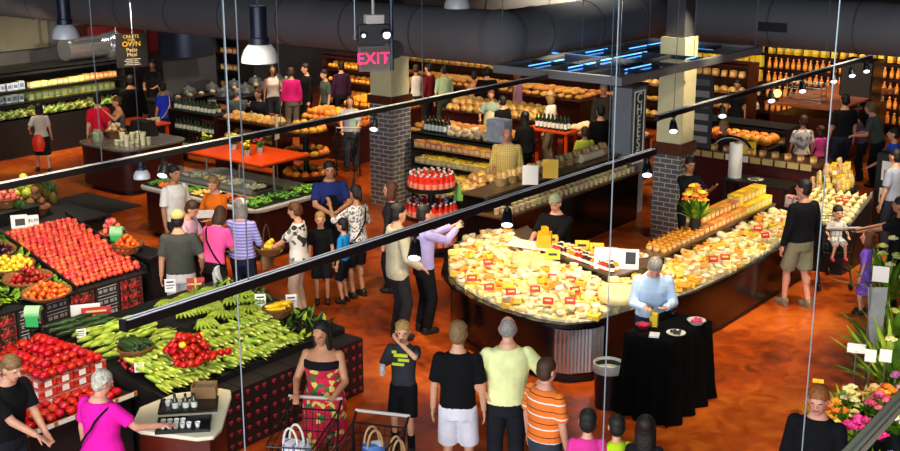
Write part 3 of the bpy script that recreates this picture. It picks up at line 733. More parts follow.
# cheese department
P('bearded cheese cutter in black with a grey-green cap', 553, 197, 1.72, 150, w=1.22, skin='pink', hair=('short', 'brown'), cap='8c9478', top=('0c0d10', .55), bot=('pants', '17181c'), apron='101114', L=(-.02, .40, 1.16), R=(.16, .44, 1.18), head=(6, -12), vox=.013, pos=(13.75, 8.85))
P('man in a yellow checked shirt in the cheese aisle', 507, 128, 1.80, 176, w=1.2, skin='pink', hair=('bald', 'grey'), top=('d9b23c', .55), tmat=check, bot=('pants', 'c0a070'), head=(0, -15), vox=.016)
P('grey-haired man in a light blue shirt bent over the black table', 0, 0, 1.76, 176, w=1.05, skin='pink', hair=('short', 'grey'), top=('c2dcf6', 1), bot=('pants', '2a3450'), apron=None, L=(-.13, .34, 1.12), R=(.10, .36, 1.12), lean=16, head=(0, -38), pos=(12.14, 6.44), vox=NEAR)
P('worker in black clapping hands behind the brick column', 690, 158, 1.70, 196, sex='f', skin='tan', hair=('bun', 'dark'), top=('141418', .5), bot=('pants', '17181c'), L=(-.28, .34, 1.30), R=(-.02, .36, 1.24), poleL=(-.4, 0, -1), vox=.016)
P('man in a black sweater and khaki shorts at the cheese counter', 797, 178, 1.87, 26, pos=(16.12, 6.2), w=1.1, skin='pink', hair=('short', 'dark'), top=('10121a', 1), bot=('shorts', '8c8c70'), shoe='8a7a66', R=(.22, .12, .92), fl=(-.12, .1, .085), fr=(.1, -.12, .085), head=(30, 0), vox=.013)
pt = at(838, 210, 1.23)
P('toddler in white sitting in the seat of a black cart', 0, 0, 0.88, 184, hair=('short', 'dark'), hs=1.75, w=1.1, top=('e4e4e0', .5), bot=('shorts', 'd8dcda'), shoe='c04858', L=(-.3, .25, 1.02), R=(.3, .25, 1.02), fl=(-.2, .36, .42), fr=(.2, .36, .42), pos=(pt.x, pt.y), z0=0.33, vox=.011)
P('little girl in a lavender dress by the flower buckets', 869, 234, 1.18, 60, sex='f', hair=('bob', 'auburn'), hs=1.3, w=.95, top=('9468ee', .5), bot=('dress', '8458e0'), vox=.013)
P('person in a light grey-blue shirt at the right edge', 897, 150, 1.76, 40, w=1.1, hair=('short', 'dark'), top=('9aa4b8', .5), bot=('pants', '2a2f3a'), vox=.016)
P('florist in black reaching into the greenery at the right edge', 902, 198, 1.66, 60, sex='f', skin='tan', hair=('tail', 'dark'), top=('0f1013', .5), bot=('pants', '15161a'), L=(-.15, .5, 1.2), R=(.1, .5, 1.2), vox=.016)
P('tall man in a black tee and blue jeans seen from behind', 846, 95, 1.84, 10, w=1.15, hair=('short', 'dark'), top=('0e0f12', .5), bot=('pants', '26334e'), vox=.018)
P('man in a grey-green tee leaning on a cart handle', 882, 102, 1.76, 58, w=1.15, skin='pink', hair=('fluffy', 'sandy'), top=('4c5650', .5), bot=('pants', '1c1f24'), lean=18, L=(-.2, .42, 1.05), R=(.2, .42, 1.05), vox=.018)
P('child in a dark top leaning ahead of the grey-green tee', 866, 110, 1.50, 60, skin='tan', hair=('short', 'dark'), top=('5a4a58', .5), bot=('pants', '20232a'), lean=20, L=(-.2, .45, .95), vox=.018)
P('person in a coral red top behind the grey-green tee', 897, 106, 1.66, 40, pos=(24.9, 7.3), sex='f', hair=('bob', 'blond'), top=('f04050', .5), bot=('pants', '22262e'), vox=.018)
P('man in a bright blue and white shirt at the right edge', 895, 128, 1.72, 78, skin='light', hair=('short', 'dark'), top=('2a5ce0', .5), bot=('pants', 'c9c4b0'), L=(-.2, .4, 1.05), vox=.018)
P('woman in a printed white tee facing the bakery shelves', 804, 116, 1.62, 4, sex='f', w=1.1, hair=('short', 'brown'), top=('ded6cc', .5), tmat=pattern('tee_grey_print', 'palette', [(0, 'e0d8ce'), (0.8, '8a8078')], 18), bot=('pants', '14151a'), vox=.018)
P('little girl in a pink and purple top facing the bakery shelves', 821, 127, 1.28, 20, sex='f', hair=('bob', 'brown'), hs=1.15, top=('d04a9c', .5), bot=('pants', '6a3a70'), vox=.018)
P('blonde server in dusky red leaning over the price ledge', 731, 119, 1.66, 120, pos=(21.2, 9.72), sex='f', skin='pink', hair=('bun', 'blond'), top=('9a3a44', .4), bot=('pants', '22252c'), lean=15, L=(-.1, .4, 1.1), vox=.018)
P('dark-clad woman behind the deli case near the lantern', 738, 80, 1.66, 150, sex='f', skin='tan', hair=('bun', 'dark'), top=('121318', .5), bot=('pants', '14151a'), vox=.02)
# far aisles
P('woman with a red carrier bag at the chilled cabinet', 60, 106, 1.5, 20, pos=(14.6, 22.6), sex='f', hair=('bob', 'dark'), top=('c9bfb0', .5), bot=('skirt', '17181c'), fl=(-.15, .15, .085), fr=(.12, -.15, .085), L=(-.25, .15, 1.0), vox=.02)
P('person in a red tee facing the deli island', 97, 95, 1.70, 20, w=1.1, hair=('short', 'dark'), top=('d01434', .5), bot=('pants', '20232a'), vox=.02)
P('person in teal beside the red tee', 105, 94, 1.62, 60, pos=(15.7, 22.05), hair=('short', 'brown'), top=('1fa890', .5), bot=('pants', '20232a'), vox=.02)
P('woman in a patterned tank top with bare arms', 117, 97, 1.68, 120, sex='f', w=1.2, skin='tan', hair=('bun', 'brown'), top=('4a5460', 0), neck=1.38, bot=('pants', '20232a'), L=(-.2, .3, 1.45), vox=.02)
P('person all in black standing before the sign board', 130, 76, 1.80, 10, w=1.35, skin='tan', hair=('short', 'dark'), top=('0b0b0d', 1), bot=('pants', '0d0d10'), vox=.02)
P('cook in black behind the far hot counter', 152, 60, 1.78, 176, skin='tan', hair=('short', 'dark'), top=('141519', .5), bot=('pants', '17181c'), L=(-.12, .35, 1.1), R=(.12, .35, 1.1), vox=.02)
P('woman in a royal blue top with a shoulder strap', 162, 83, 1.68, 60, sex='f', w=1.1, skin='tan', hair=('bun', 'dark'), top=('2438c8', .4), strap=('d0c0b0', 1), bot=('pants', '1c1f26'), vox=.02)
P('man in a grey jacket seen from behind at the bread racks', 236, 88, 1.66, 10, pos=(18.05, 20.15), w=1.15, skin='pink', hair=('bald', 'grey'), top=('5c625e', 1), bot=('pants', '2a2c32'), vox=.02)
P('man in a dark suit talking to the grey jacket', 247, 88, 1.66, 150, pos=(18.2, 19.62), skin='pink', hair=('short', 'auburn'), top=('1d1f24', 1), bot=('pants', '1c1e24'), R=(.12, .22, 1.38), vox=.02)
P('woman in a white and orange vest top with dark hair', 272, 66, 1.70, 200, sex='f', skin='tan', hair=('bob', 'dark'), top=('e8ded2', 0), bot=('pants', '2c3038'), L=(-.15, .3, 1.15), vox=.02)
P('person in a magenta hooded top and grey trousers', 291, 68, 1.72, 20, sex='f', w=1.1, hair=('short', 'brown'), top=('d81e78', .9), bot=('pants', '7a746e'), vox=.02)
P('person in black behind the magenta hooded top', 306, 64, 1.80, 120, hair=('short', 'dark'), top=('0d0d10', 1), bot=('pants', '101014'), vox=.02)
P('person in a grey-green shirt at the fruit baskets', 325, 70, 1.72, 120, hair=('short', 'dark'), top=('485448', .5), bot=('pants', '1c1e24'), vox=.02)
P('person in dark purple beside the stacked fruit shelves', 341, 62, 1.75, 30, hair=('short', 'dark'), top=('3a1c38', 1), bot=('pants', '17181c'), vox=.02)
P('woman in a pale mint and lilac tee behind a cart', 350, 97, 1.62, 178, sex='f', w=1.25, hair=('bob', 'auburn'), top=('a9c8b8', .5), tmat=pattern('mint_tee', 'stripes', [(0, 'b4a8c8'), (0.5, 'a8d4bc')], 3, axis=0), bot=('pants', '3a4450'), L=(-.16, .34, 1.02), R=(.16, .34, 1.02), vox=.02)
P('person in a white top with green straps far behind the column', 416, 65, 1.66, 20, sex='f', skin='tan', hair=('bun', 'brown'), top=('e6e0d2', 0), bot=('pants', '2c3a30'), vox=.022)
P('person in maroon among the bread tables', 429, 64, 1.72, 60, hair=('short', 'dark'), top=('7a1c24', .9), bot=('pants', '20232a'), vox=.022)
P('person in pale mint green among the bread tables', 444, 66, 1.72, 30, hair=('short', 'dark'), top=('b8d8a8', .6), bot=('pants', '3a4a3c'), vox=.022)
P('person in a peach vest bending at the bread tables', 474, 72, 1.60, 10, sex='f', skin='tan', hair=('short', 'dark'), top=('e09468', 0), bot=('pants', '30343c'), vox=.022)
P('person in black next to the peach vest', 487, 68, 1.74, 0, w=1.2, hair=('short', 'dark'), top=('0c0c10', 1), bot=('pants', '101014'), vox=.022)
P('woman in a white and green top serving at the bakery table', 491, 90, 1.64, 170, sex='f', skin='tan', hair=('bun', 'auburn'), top=('8fa090', .5), apron='e8e0b8', bot=('pants', '20232a'), L=(-.2, .35, 1.1), R=(.2, .35, 1.1), vox=.02)
P('person in a pointed black jacket at the bakery table', 503, 97, 1.64, 40, pos=(20.78, 14.8), hair=('short', 'dark'), top=('0c0c0f', 1), bot=('pants', '101014'), vox=.02)
P('dark-haired person in black near the wire baskets', 525, 112, 1.70, 30, sex='f', hair=('long', 'dark'), top=('0f0f12', 1), bot=('pants', '121216'), vox=.02)
P('woman in a lilac top with brown hair below the canopy edge', 518, 72, 1.66, 60, sex='f', skin='tan', hair=('bob', 'auburn'), top=('a878a8', 0), bot=('pants', '2a2c34'), vox=.022)
P('person in a white top and tan hat by the wine counter', 551, 92, 1.70, 60, sex='f', skin='tan', hair=('bob', 'sandy'), cap='b08a5a', top=('e2d8c8', .9), bot=('pants', '6a5a48'), vox=.02)
P('man in a brown jacket under the canopy', 604, 84, 1.76, 170, skin='pink', hair=('short', 'grey'), top=('4a4238', 1), bot=('pants', '26262c'), vox=.02)
P('person in a long black coat under the canopy', 601, 106, 1.76, 20, w=1.1, hair=('short', 'dark'), top=('0a0a0d', 1), bot=('pants', '0c0c10'), vox=.02)
P('person in red half hidden by the cheese sign', 627, 92, 1.68, 60, hair=('short', 'brown'), top=('e01c24', .6), bot=('pants', '22252c'), vox=.02)
P('child in a lime tee in front of the black coat', 585, 128, 1.42, 8, hs=1.1, skin='tan', hair=('short', 'brown'), top=('c8d04a', .5), bot=('pants', '30343c'), vox=.018)
# ---------------------------------------------------------------- fresh produce on the left
blk = mat('matte_black', '141416', 0.5, noise=0.15)
def fruit_mb(r, sq=0.9, dim=0.25, n=12):
    m = MB(); pr = []
    for k in range(9):
        a = -math.pi / 2 + math.pi * k / 8; rr = math.cos(a) * r; z = math.sin(a) * r * sq
        if k in (0, 8): rr = 1e-6; z *= 1 - dim
        pr.append((rr, z))
    m.lathe(pr, n)
    m.m(1); m.cone((0, 0, r * sq * .7), (r * .1, 0, r * sq * 1.15), r * .07, r * .05, 5); m.m(0)
    return m
stem = mat('fruit_stem', '4b4a1c', 0.7)
def fkind(name, cat, r, sq, col, col2=None, var=.12, hue=.012, rough=.28, dim=.25):
    return one(name, cat, fruit_mb(r, sq, dim), [mat('skin_of_' + name + '_' + col, col, rough, var=var, hue=hue, col2=col2, nscale=14), stem], 1.2)
APPLE = fkind('apple', 'apple', .043, .92, 'd22a24', 'ea6a4e', hue=.012, var=.25)
TOM = fkind('tomato', 'tomato', .043, .82, 'b00e08', 'c41a0e', hue=.006, rough=.2)
TOMY = fkind('yellow_tomato', 'tomato', .040, .85, 'f2c418', 'f4d84a', rough=.2)
ORTOM = fkind('nectarine', 'nectarine', .042, .95, 'f2561c', 'f58a30', hue=.015)
PLUM = fkind('plum', 'plum', .033, 1.0, '2a0f1c', '4a1626')
LEM = fkind('yellow_plum', 'plum', .035, 1.0, 'f5c020', 'f7dc50')
DRED = fkind('dark_red_plum', 'plum', .034, 1.0, '8a1c14', 'b0301a', var=.3)
ORPL = fkind('apricot', 'apricot', .034, .95, 'e85a1e', 'f07a2a')
PEACH = fkind('peach', 'peach', .044, .95, 'd6405a', 'e88a5a', hue=.02, rough=.6)
MELON = fkind('green_melon', 'melon', .075, .95, 'c3d23c', 'dfe06a', rough=.4, dim=.1)
COCO = fkind('brown_coconut', 'coconut', .065, .95, '8d6038', '6a4426', rough=.9, dim=.1)
def zs(y): return 0.80 + (y - 12.9) / 1.7 * 0.48
tilt = math.atan(0.48 / 1.7)
t = thing('produce_stand', 'wide black stepped stand carrying the sloping fruit bins', 'display stand', (6.2, 12.9, 0))
m = MB(); m.add([(0, 0.31, 0), (3.58, 0.31, 0), (3.58, 1.75, 0), (0, 1.75, 0), (0, 0.31, .87), (3.58, 0.31, .87), (3.58, 1.75, 1.27), (0, 1.75, 1.27)], [(3, 2, 1, 0), (4, 5, 6, 7), (0, 1, 5, 4), (1, 2, 6, 5), (2, 3, 7, 6), (3, 0, 4, 7)])
m.build('sloping_body', blk, t)
MB().add([(0, -.01, .775), (3.58, -.01, .775), (3.58, .31, .865), (0, .31, .865), (0, -.01, .795), (3.58, -.01, .795), (3.58, .31, .885), (0, .31, .885)], [(3, 2, 1, 0), (4, 5, 6, 7), (0, 1, 5, 4), (1, 2, 6, 5), (2, 3, 7, 6), (3, 0, 4, 7)]).build('front_board', blk, t)
for k, x in enumerate((0.0, 1.28, 2.42, 3.54)):
    MB().add([(x, 0.0, .80), (x + .03, 0, .80), (x + .03, 1.75, 1.30), (x, 1.75, 1.30), (x, 0, .88), (x + .03, 0, .88), (x + .03, 1.75, 1.38), (x, 1.75, 1.38)], [(3, 2, 1, 0), (4, 5, 6, 7), (0, 1, 5, 4), (1, 2, 6, 5), (2, 3, 7, 6), (3, 0, 4, 7)]).build('divider', blk, t)
# crates with printed faces stacked under the front edge
def crate(face):
    def fn():
        o = MB().b2(-.185, .185, 0, .3, 0, .155).build('produce_crate', mat('crate_black', '1d1c1e', 0.6, noise=.1))
        if face == 'w':
            q = MB()
            q.b2(-.15, .15, -.004, 0, .128, .135); q.b2(-.15, .15, -.004, 0, .02, .026)
            q.build('printed_line', mat('crate_print_white', 'b8bcc0', .6), o)
            q = MB()
            for a, w in ((-.11, .05), (-.03, .06), (.06, .05), (.12, .03)): q.b2(a - w / 2, a + w / 2, -.004, 0, .06, .105)
            q.build('printed_block', mat('crate_print_grey', '8d9196', .6), o)
        else:
            q = MB().b2(-.175, .175, -.004, 0, .01, .145); q.build('printed_panel', pattern('crate_fruit_print', 'palette', [(0, '7a1820'), (.35, '2a1414'), (.6, 'c24038'), (.82, '6a7a3a')], 24, rough=.6), o)
        return o
    return fn
CRW = Kind('produce_crate', 'crate', crate('w')); CRR = Kind('produce_crate', 'crate', crate('r'))
for c in range(9):
    for r in range(5):
        K = CRR if c in (1, 3, 6, 8) else CRW
        K.put((6.40 + .387 * c, 12.90, .154 * r + .002), ('red printed' if K is CRR else 'black printed') + ' crate, ' + ORD[c] + ' column from the left, ' + ORD[r] + ' row up, below the bins', 'crates below the fruit bins')
rows = 0
for r in range(19):
    y = 12.97 + .083 * r
    for c in range(12):
        APPLE.put((8.68 + .089 * c + (.04 if r % 2 else 0) + rnd.uniform(-.008, .008), y, zs(y) + .052 + rnd.uniform(0, .015)), 'red apple in the ' + ORD[r] + ' row from the front of the sloping apple bin', 'apples in the sloping bin', (rnd.uniform(-.6, .6), rnd.uniform(-.6, .6), rnd.uniform(0, 6)), rnd.uniform(.94, 1.08))
for r in range(13):
    y = 12.97 + .085 * r
    for c in range(11):
        ORTOM.put((6.3 + .103 * c + (.04 if r % 2 else 0), y, zs(y) + .05 + rnd.uniform(0, .02)), 'orange nectarine in the ' + ORD[r] + ' row from the front of the left bin', 'nectarines in the left bin', (rnd.uniform(-.6, .6), rnd.uniform(-.6, .6), rnd.uniform(0, 6)), rnd.uniform(.94, 1.1))
# leafy bed with four oval baskets
leafm = [mat('leaf_green', '6f9c22', .55, col2='3f6a14', nscale=6), mat('leaf_lime', 'a8bf2a', .55, col2='6d9020', nscale=6)]
def leaf(m, p, l, w, yaw, el, curl=.3):
    a = Vector((math.cos(yaw) * math.cos(el), math.sin(yaw) * math.cos(el), math.sin(el))); s = Vector((-math.sin(yaw), math.cos(yaw), 0)); n = a.cross(s)
    n = -n; vs = []
    for t, ww in ((0, .25), (.3, .9), (.65, 1), (1, .1)):
        c = Vector(p) + a * (l * t) - n * (curl * l * t * t * -1 if False else -curl * l * t * (t - 1))
        vs += [c - s * w * ww / 2 + n * .15 * w * ww, c, c + s * w * ww / 2 + n * .15 * w * ww]
    fs = []
    for k in range(3): fs += [(3 * k, 3 * k + 1, 3 * k + 4, 3 * k + 3), (3 * k + 1, 3 * k + 2, 3 * k + 5, 3 * k + 4)]
    m.add(vs, fs)
m = MB()
for k in range(420):
    x = rnd.uniform(7.53, 8.60); y = rnd.uniform(12.98, 14.55)
    m.m(rnd.choice((0, 0, 1))); leaf(m, (x, y, zs(y) + .03), rnd.uniform(.08, .14), rnd.uniform(.05, .09), rnd.uniform(0, 6.3), rnd.uniform(.1, .8))
lf = m.build('lettuce_leaves', leafm, sharp=3); tag(lf, 'bed of green leaves around the four oval fruit baskets', 'leaves', None, 'stuff')
wick = mat('wicker', '8a5a26', .8, noise=.5, nscale=40, bump=.6)
def basket(name, label, p, rx, ry, h, rz=0, tl=0.0, group=None, handle=False):
    t = thing(name, label, 'basket', p, rz, group); t.rotation_euler = (tl, 0, rz)
    m = MB(); m.lathe([(.72, 0), (.86, h * .5), (1.0, h), (1.06, h + .012), (1.0, h + .025), (.93, h + .01), (.80, h * .5), (.68, .02), (1e-6, .02)], 26)
    for v_ in m.v: v_.x *= rx; v_.y *= ry
    m.build('bowl', wick, t)
    m = MB(); m.tube([Vector((1.03 * rx * math.cos(a), 1.03 * ry * math.sin(a), h + .012)) for a in [6.2832 * k / 28 for k in range(29)]], .014, 6); m.build('rim', mat('wicker_rim', '6f4418', .8, noise=.4, nscale=50), t)
    return t
def fill(K, p, rx, ry, z, n, label, group, r, tl=0.0, heap=.5, rz=0):
    pts = []; tries = 0
    while len(pts) < n and tries < 6000:
        tries += 1
        a = rnd.uniform(0, 6.2832); q = math.sqrt(rnd.random()); x = rx * q * math.cos(a); y = ry * q * math.sin(a)
        lay = 0; ok = False
        for lay in range(4):
            zz = z + r * .8 + lay * r * 1.45
            if q > 1 - lay * heap * .45: break
            if all((x - b[0]) ** 2 + (y - b[1]) ** 2 + (zz - b[2]) ** 2 > (1.72 * r) ** 2 for b in pts): ok = True; break
        if ok: pts.append((x, y, zz))
    M = Matrix.Translation(p) @ Matrix.Rotation(rz, 4, 'Z') @ Matrix.Rotation(tl, 4, 'X')
    for b in pts: K.put(M @ Vector(b), label, group, (rnd.uniform(-1, 1), rnd.uniform(-1, 1), rnd.uniform(0, 6)), rnd.uniform(.92, 1.08))
sl_n = Vector((0, -math.sin(tilt), math.cos(tilt))); sl_p = (8, 12.9, .86)
for (px, py, K, nm, lb, n, r) in ((30, 241, PLUM, 'near-black', 'dark purple plum in the back oval basket', 44, .033), (31, 259, LEM, 'yellow', 'yellow plum in the second oval basket', 44, .035), (41, 274, DRED, 'dark red', 'dark red plum in the third oval basket', 44, .034), (53, 290, ORPL, 'orange', 'orange apricot in the front oval basket', 44, .034)):
    p = on_plane(px, py + 4, sl_p, sl_n); p.x = min(max(p.x, 7.93), 8.2); p.z = zs(p.y) + .045
    basket('fruit_basket', 'oval wicker basket of ' + nm + ' fruit on the leaf bed', p, .30, .19, .07, rad(-20), tilt, 'oval baskets on the leaf bed')
    fill(K, p, .27, .165, .03, n, lb, lb.split(' in ')[0] + 's in the basket', r, tilt, rz=rad(-20))
# raised back tables with bowls, pineapples, melons
def table(name, label, x0, x1, y0, y1, z, cat='table', colr=None, legs=True, top=.04):
    t = thing(name, label, cat, (x0, y0, 0)); w, d = x1 - x0, y1 - y0; mm = colr or blk
    MB().b2(0, w, 0, d, z - top, z).build('tabletop', mm, t, bev=.008)
    if legs:
        for a in (.04, w - .10):
            for b in (.04, d - .10): MB().b2(a, a + .06, b, b + .06, 0, z - top).build('leg', mm, t)
    else: MB().b2(.05, w - .05, .05, d - .05, 0, z - top).build('base', mm, t)
    return t
table('display_table', 'black tiered fruit table behind the sloping bins', 8.6, 10.7, 14.9, 16.7, 1.1, legs=False)
table('riser_box', 'black riser box carrying the upper fruit baskets', 9.0, 9.95, 15.5, 16.3, 1.3, cat='riser', legs=False)
bpy.data.objects['riser_box'].location.z = 1.1
for o in bpy.data.objects['riser_box'].children:
    o.scale.z = .2 / 1.3
p = at(17, 190, 1.3); p.x = 9.55; p.y = 15.85
basket('fruit_basket', 'round wicker bowl of red peaches on the top riser', p, .2, .2, .12); fill(PEACH, p, .17, .17, .06, 26, 'red peach in the bowl on the top riser', 'peaches in the top bowl', .044)
p = Vector((9.15, 15.18, 1.1)); p = at(24, 203, 1.12); p.z = 1.1
for (px, py, K, lb, cat, n, r, rr) in ((26, 205, MELON, 'pale green melon in the wicker bowl below the peaches', 'melons', 12, .075, .22), (37, 214, COCO, 'brown coconut in the wicker bowl left of the price cards', 'coconuts', 10, .065, .2), (113, 240, PEACH, 'pink plum-like peach in the wicker bowl right of the roll bags', 'peaches', 34, .044, .2), (128, 252, ORPL, 'orange-brown apricot in the wicker bowl before the cap man', 'apricots', 34, .036, .2)):
    z = 1.1
    p = at(px, py, z)
    if px > 100: p = at(px, py, 1.0); p.z = 1.0
    basket('fruit_basket', 'round wicker bowl heaped with ' + lb.split(' in ')[0] + 's', p, rr, rr, .1)
    fill(K, p, rr * .85, rr * .85, .05, n, lb, cat + ' in a wicker bowl', r)
t = table('display_table', 'low black fruit table between the apple bin and the tasting table', 9.80, 10.15, 12.85, 14.4, 1.0, legs=False)
# pineapples
def pineapple():
    o = MB().lathe([(1e-6, 0), (.05, .005), (.068, .05), (.07, .11), (.06, .16), (.03, .185), (1e-6, .19)], 14).build('pineapple', mat('pineapple_skin', '7a6a2a', .8, col2='4a4a1c', nscale=30, bump=.8))
    m = MB()
    for k in range(22): leaf(m, (0, 0, .17), rnd.uniform(.12, .2), .03, k * 2.4, .5 + .045 * k, .1)
    m.build('crown', mat('pineapple_leaf', '4d7a3c', .6, col2='2f5a30'), o); return o
PINE = Kind('pineapple', 'pineapple', pineapple)
for k, (px, py) in enumerate(((4, 214), (12, 217), (20, 219), (9, 207), (48, 197), (54, 201), (42, 194))):
    p = at(px, py + 2, 1.1); p.x = max(p.x, 8.7)
    PINE.put(p, 'pineapple ' + ('in the dark cluster at the left edge' if k < 4 else 'standing behind the coconuts'), 'pineapples at the left edge' if k < 4 else 'pineapples behind the coconuts', (0, 0, k), rnd.uniform(.95, 1.1))
for k in range(9):
    p = at(48 + k * 1.8, 222 + (k % 3) * 2, 1.16); MELON.put(p - Vector((0, 0, .03)), 'yellow-green fruit lying by the coconut bowl', 'yellow-green fruit by the coconuts', (0, 0, k), .55)
for k in range(10):
    p = at(1 + (k % 5) * 4.5, 195 + (k // 5) * 8, 1.17); MELON.put((max(8.7, min(p.x, 10.6)), min(16.6, p.y), 1.145), 'yellow-green mango at the left edge below the peaches', 'mangoes at the left edge', (k, .3, 0), .62)
# small artichokes / herbs heads at the back right corner of the apple bin
for k in range(9):
    p = at(80 + k * 3.2, 218 + k * 2.4 + (k % 2) * 3, 1.32)
    p = Vector((9.25 + .055 * k, 14.72 + .03 * (k % 2), 1.27))
# price cards and red signs
def card(label, p, w, h, colr, tl=.25, cat='sign', stripes=None, name='price_card', stand_=True, group=None):
    t = thing(name, label, cat, p, math.atan2(-p[1], -p[0]) + math.pi / 2, group)
    R_ = Matrix.Rotation(-tl, 3, 'X')
    MB().box((0, 0, h / 2), (w, .006, h)).build('card', colr, t).rotation_euler.x = -tl
    if stand_: MB().b2(-w * .3, w * .3, 0, .07, 0, .008).build('foot', mat('card_foot_clear', 'b9bec2', .3), t)
    if stripes:
        m = MB()
        for (a, b, ww, hh) in stripes: m.box((a * w, -.0045, b * h), (ww * w, .003, hh * h))
        m.build('print', mat('card_ink', '2a2a2e', .6) if colr.name != 'card_red' else mat('card_gold', 'e8c870', .5), t).rotation_euler.x = -tl
    return t
redc = mat('card_red', 'b81420', .5, noise=.1); whtc = mat('card_white', 'e6e6e4', .6, noise=.04)
LINES = [(0, .75, .7, .12), (0, .5, .8, .07), (-.05, .3, .6, .07)]
p = at(18, 240, 1.25); p = Vector((8.35, 14.62, 1.27))
card('red sign with gold print behind the dark plums', p, .32, .17, redc, stripes=LINES)
p = Vector((9.0, 14.66, 1.28)); card('white framed price board behind the apple bin', p, .22, .19, whtc, stripes=[(.05, .45, .6, .5)])
p = Vector((9.18, 14.60, 1.28)); t = card('white card reading 2.99 in front of the apple bin frame', p, .15, .16, whtc)
lettering('price_digits', '$2.99', .055, mat('card_ink', '2a2a2e', .6), t, T(0, -.006, .09) @ FACE_NY)
def bagroll(label, p):
    t = thing('roll_bag_dispenser', label, 'bag dispenser', p, rad(-52))
    MB().cone((-.09, 0, .17), (.09, 0, .17), .085, .085, 20).build('bag_roll', mat('bag_roll_green', '9fd09a', .35, noise=.15), t)
    m = MB(); m.b2(-.11, -.095, -.03, .03, 0, .2); m.b2(.095, .11, -.03, .03, 0, .2); m.b2(-.11, .11, -.05, .05, 0, .012); m.build('bracket', blk, t)
    MB().b2(-.075, .075, -.095, -.08, .02, .15).build('loose_bag', mat('bag_green', '35b45a', .4), t); return t
bagroll('green roll bag dispenser before the red-printed crates', at(36, 322, .95)).location.z = .8
q = at(35, 326, .80); bpy.data.objects['roll_bag_dispenser'].location = q
table('bag_post', 'slim black post carrying the near bag dispenser', q.x - .1, q.x + .1, q.y - .1, q.y + .1, .795, cat='post', legs=False, top=.01)
bagroll('pale green roll bag dispenser at the back corner of the apple bin', (9.95, 13.75, 1.0))
p = at(97, 322, .85)
q = card('large red sign with gold print on a white holder before the crates', (p.x, p.y, .83), .34, .2, redc, stripes=LINES)
MB().box((-.12, .085, .12), (.34, .008, .22)).build('white_backing', whtc, q); MB().b2(-.02, .02, .035, .06, -.83, .1).build('stake', blk, q); MB().b2(-.12, .12, -.06, .15, -.83, -.81).build('base_plate', blk, q)
# ---- tomato tower with clamshell boxes
table('tomato_table', 'black base table under the tomato tower', 5.85, 7.15, 9.75, 11.55, .70, cat='display stand', legs=False)
def clam():
    o = MB().b2(-.095, .095, -.07, .07, 0, .082).build('clamshell_box', mat('clam_red', '9c1c16', .25, var=.25, col2='e04a38', nscale=30))
    MB().b2(-.1, .1, -.075, .075, .083, .092).build('lid', mat('clam_clear', 'd9a49e', .15, alpha=.3), o)
    MB().box((0, -.073, .045), (.08, .004, .06)).build('label_front', whtc, o)
    MB().box((-.098, 0, .045), (.004, .07, .06)).build('label_side', whtc, o)
    return o
CLAM = Kind('clamshell_box', 'tomato box', clam)
cx, cy = 6.62, 10.62
for lv in range(3):
    off = .0 + lv * .015
    for a in range(4):
        for b in range(6):
            if 0 < a < 3 and 0 < b < 5: continue
            x = 6.3 + off + (a + .5) * .205; y = 10.2 + off + (b + .5) * .155
            if a == 3 or b == 5: pass
            CLAM.put((x, y, .70 + lv * .094), 'clamshell of red tomatoes in the ' + ['bottom', 'middle', 'top'][lv] + ' layer, ' + ('near side' if b == 0 else 'left side' if a == 0 else 'far side') + ' of the tower', 'clamshells under the tomato tower')
MB_ = MB().b2(6.5, 6.95, 10.36, 10.98, .71, .97); o = MB_.build('tower_core', blk); tag(o, 'black inner block holding up the tomato tower', 'riser')
z = .985
for lv in range(4):
    n0 = 7 - lv * 2; n1 = 9 - lv * 2
    for a in range(n0):
        for b in range(n1):
            if lv < 3 and 1 < a < n0 - 2 and 1 < b < n1 - 2: continue
            TOM.put((6.72 + (a - (n0 - 1) / 2) * .108 + rnd.uniform(-.01, .01), 10.69 + (b - (n1 - 1) / 2) * .108 + rnd.uniform(-.01, .01), z + .045 + lv * .066), 'red tomato in the ' + ['bottom', 'second', 'third', 'topmost'][lv] + ' layer of the tomato tower', 'tomatoes on the tower', (rnd.uniform(-.4, .4), rnd.uniform(-.4, .4), rnd.uniform(0, 6)), rnd.uniform(1.15, 1.4))
for a in range(10):
    for b in range(3):
        TOM.put((5.96 + .115 * a, 9.86 + b * .11 + (.03 if a % 2 else 0), .745 + .02 * b), 'red tomato lying in the near tray below the tower', 'tomatoes in the tray below the tower', (rnd.uniform(-.4, .4), rnd.uniform(-.4, .4), a), rnd.uniform(1.15, 1.38))
for a in range(3):
    for b in range(9):
        TOM.put((5.95 + .11 * a, 10.2 + b * .115, .745 + .02 * a), 'red tomato lying in the left tray below the tower', 'tomatoes in the left tray below the tower', (rnd.uniform(-.4, .4), rnd.uniform(-.4, .4), a), rnd.uniform(1.15, 1.35))
t = thing('tray_edge', 'pale price strip along the near edge of the tomato tray', 'price strip', (5.85, 9.76, .70)); MB().b2(0, 1.3, -.02, 0.0, -.005, .045).build('strip', mat('strip_wood', 'a8663a', .6), t)
for k in range(5): MB().b2(.10 + .24 * k, .29 + .24 * k, -.026, -.02, .0, .042).build('price_ticket', whtc, t)
p = at(44, 416, .6)
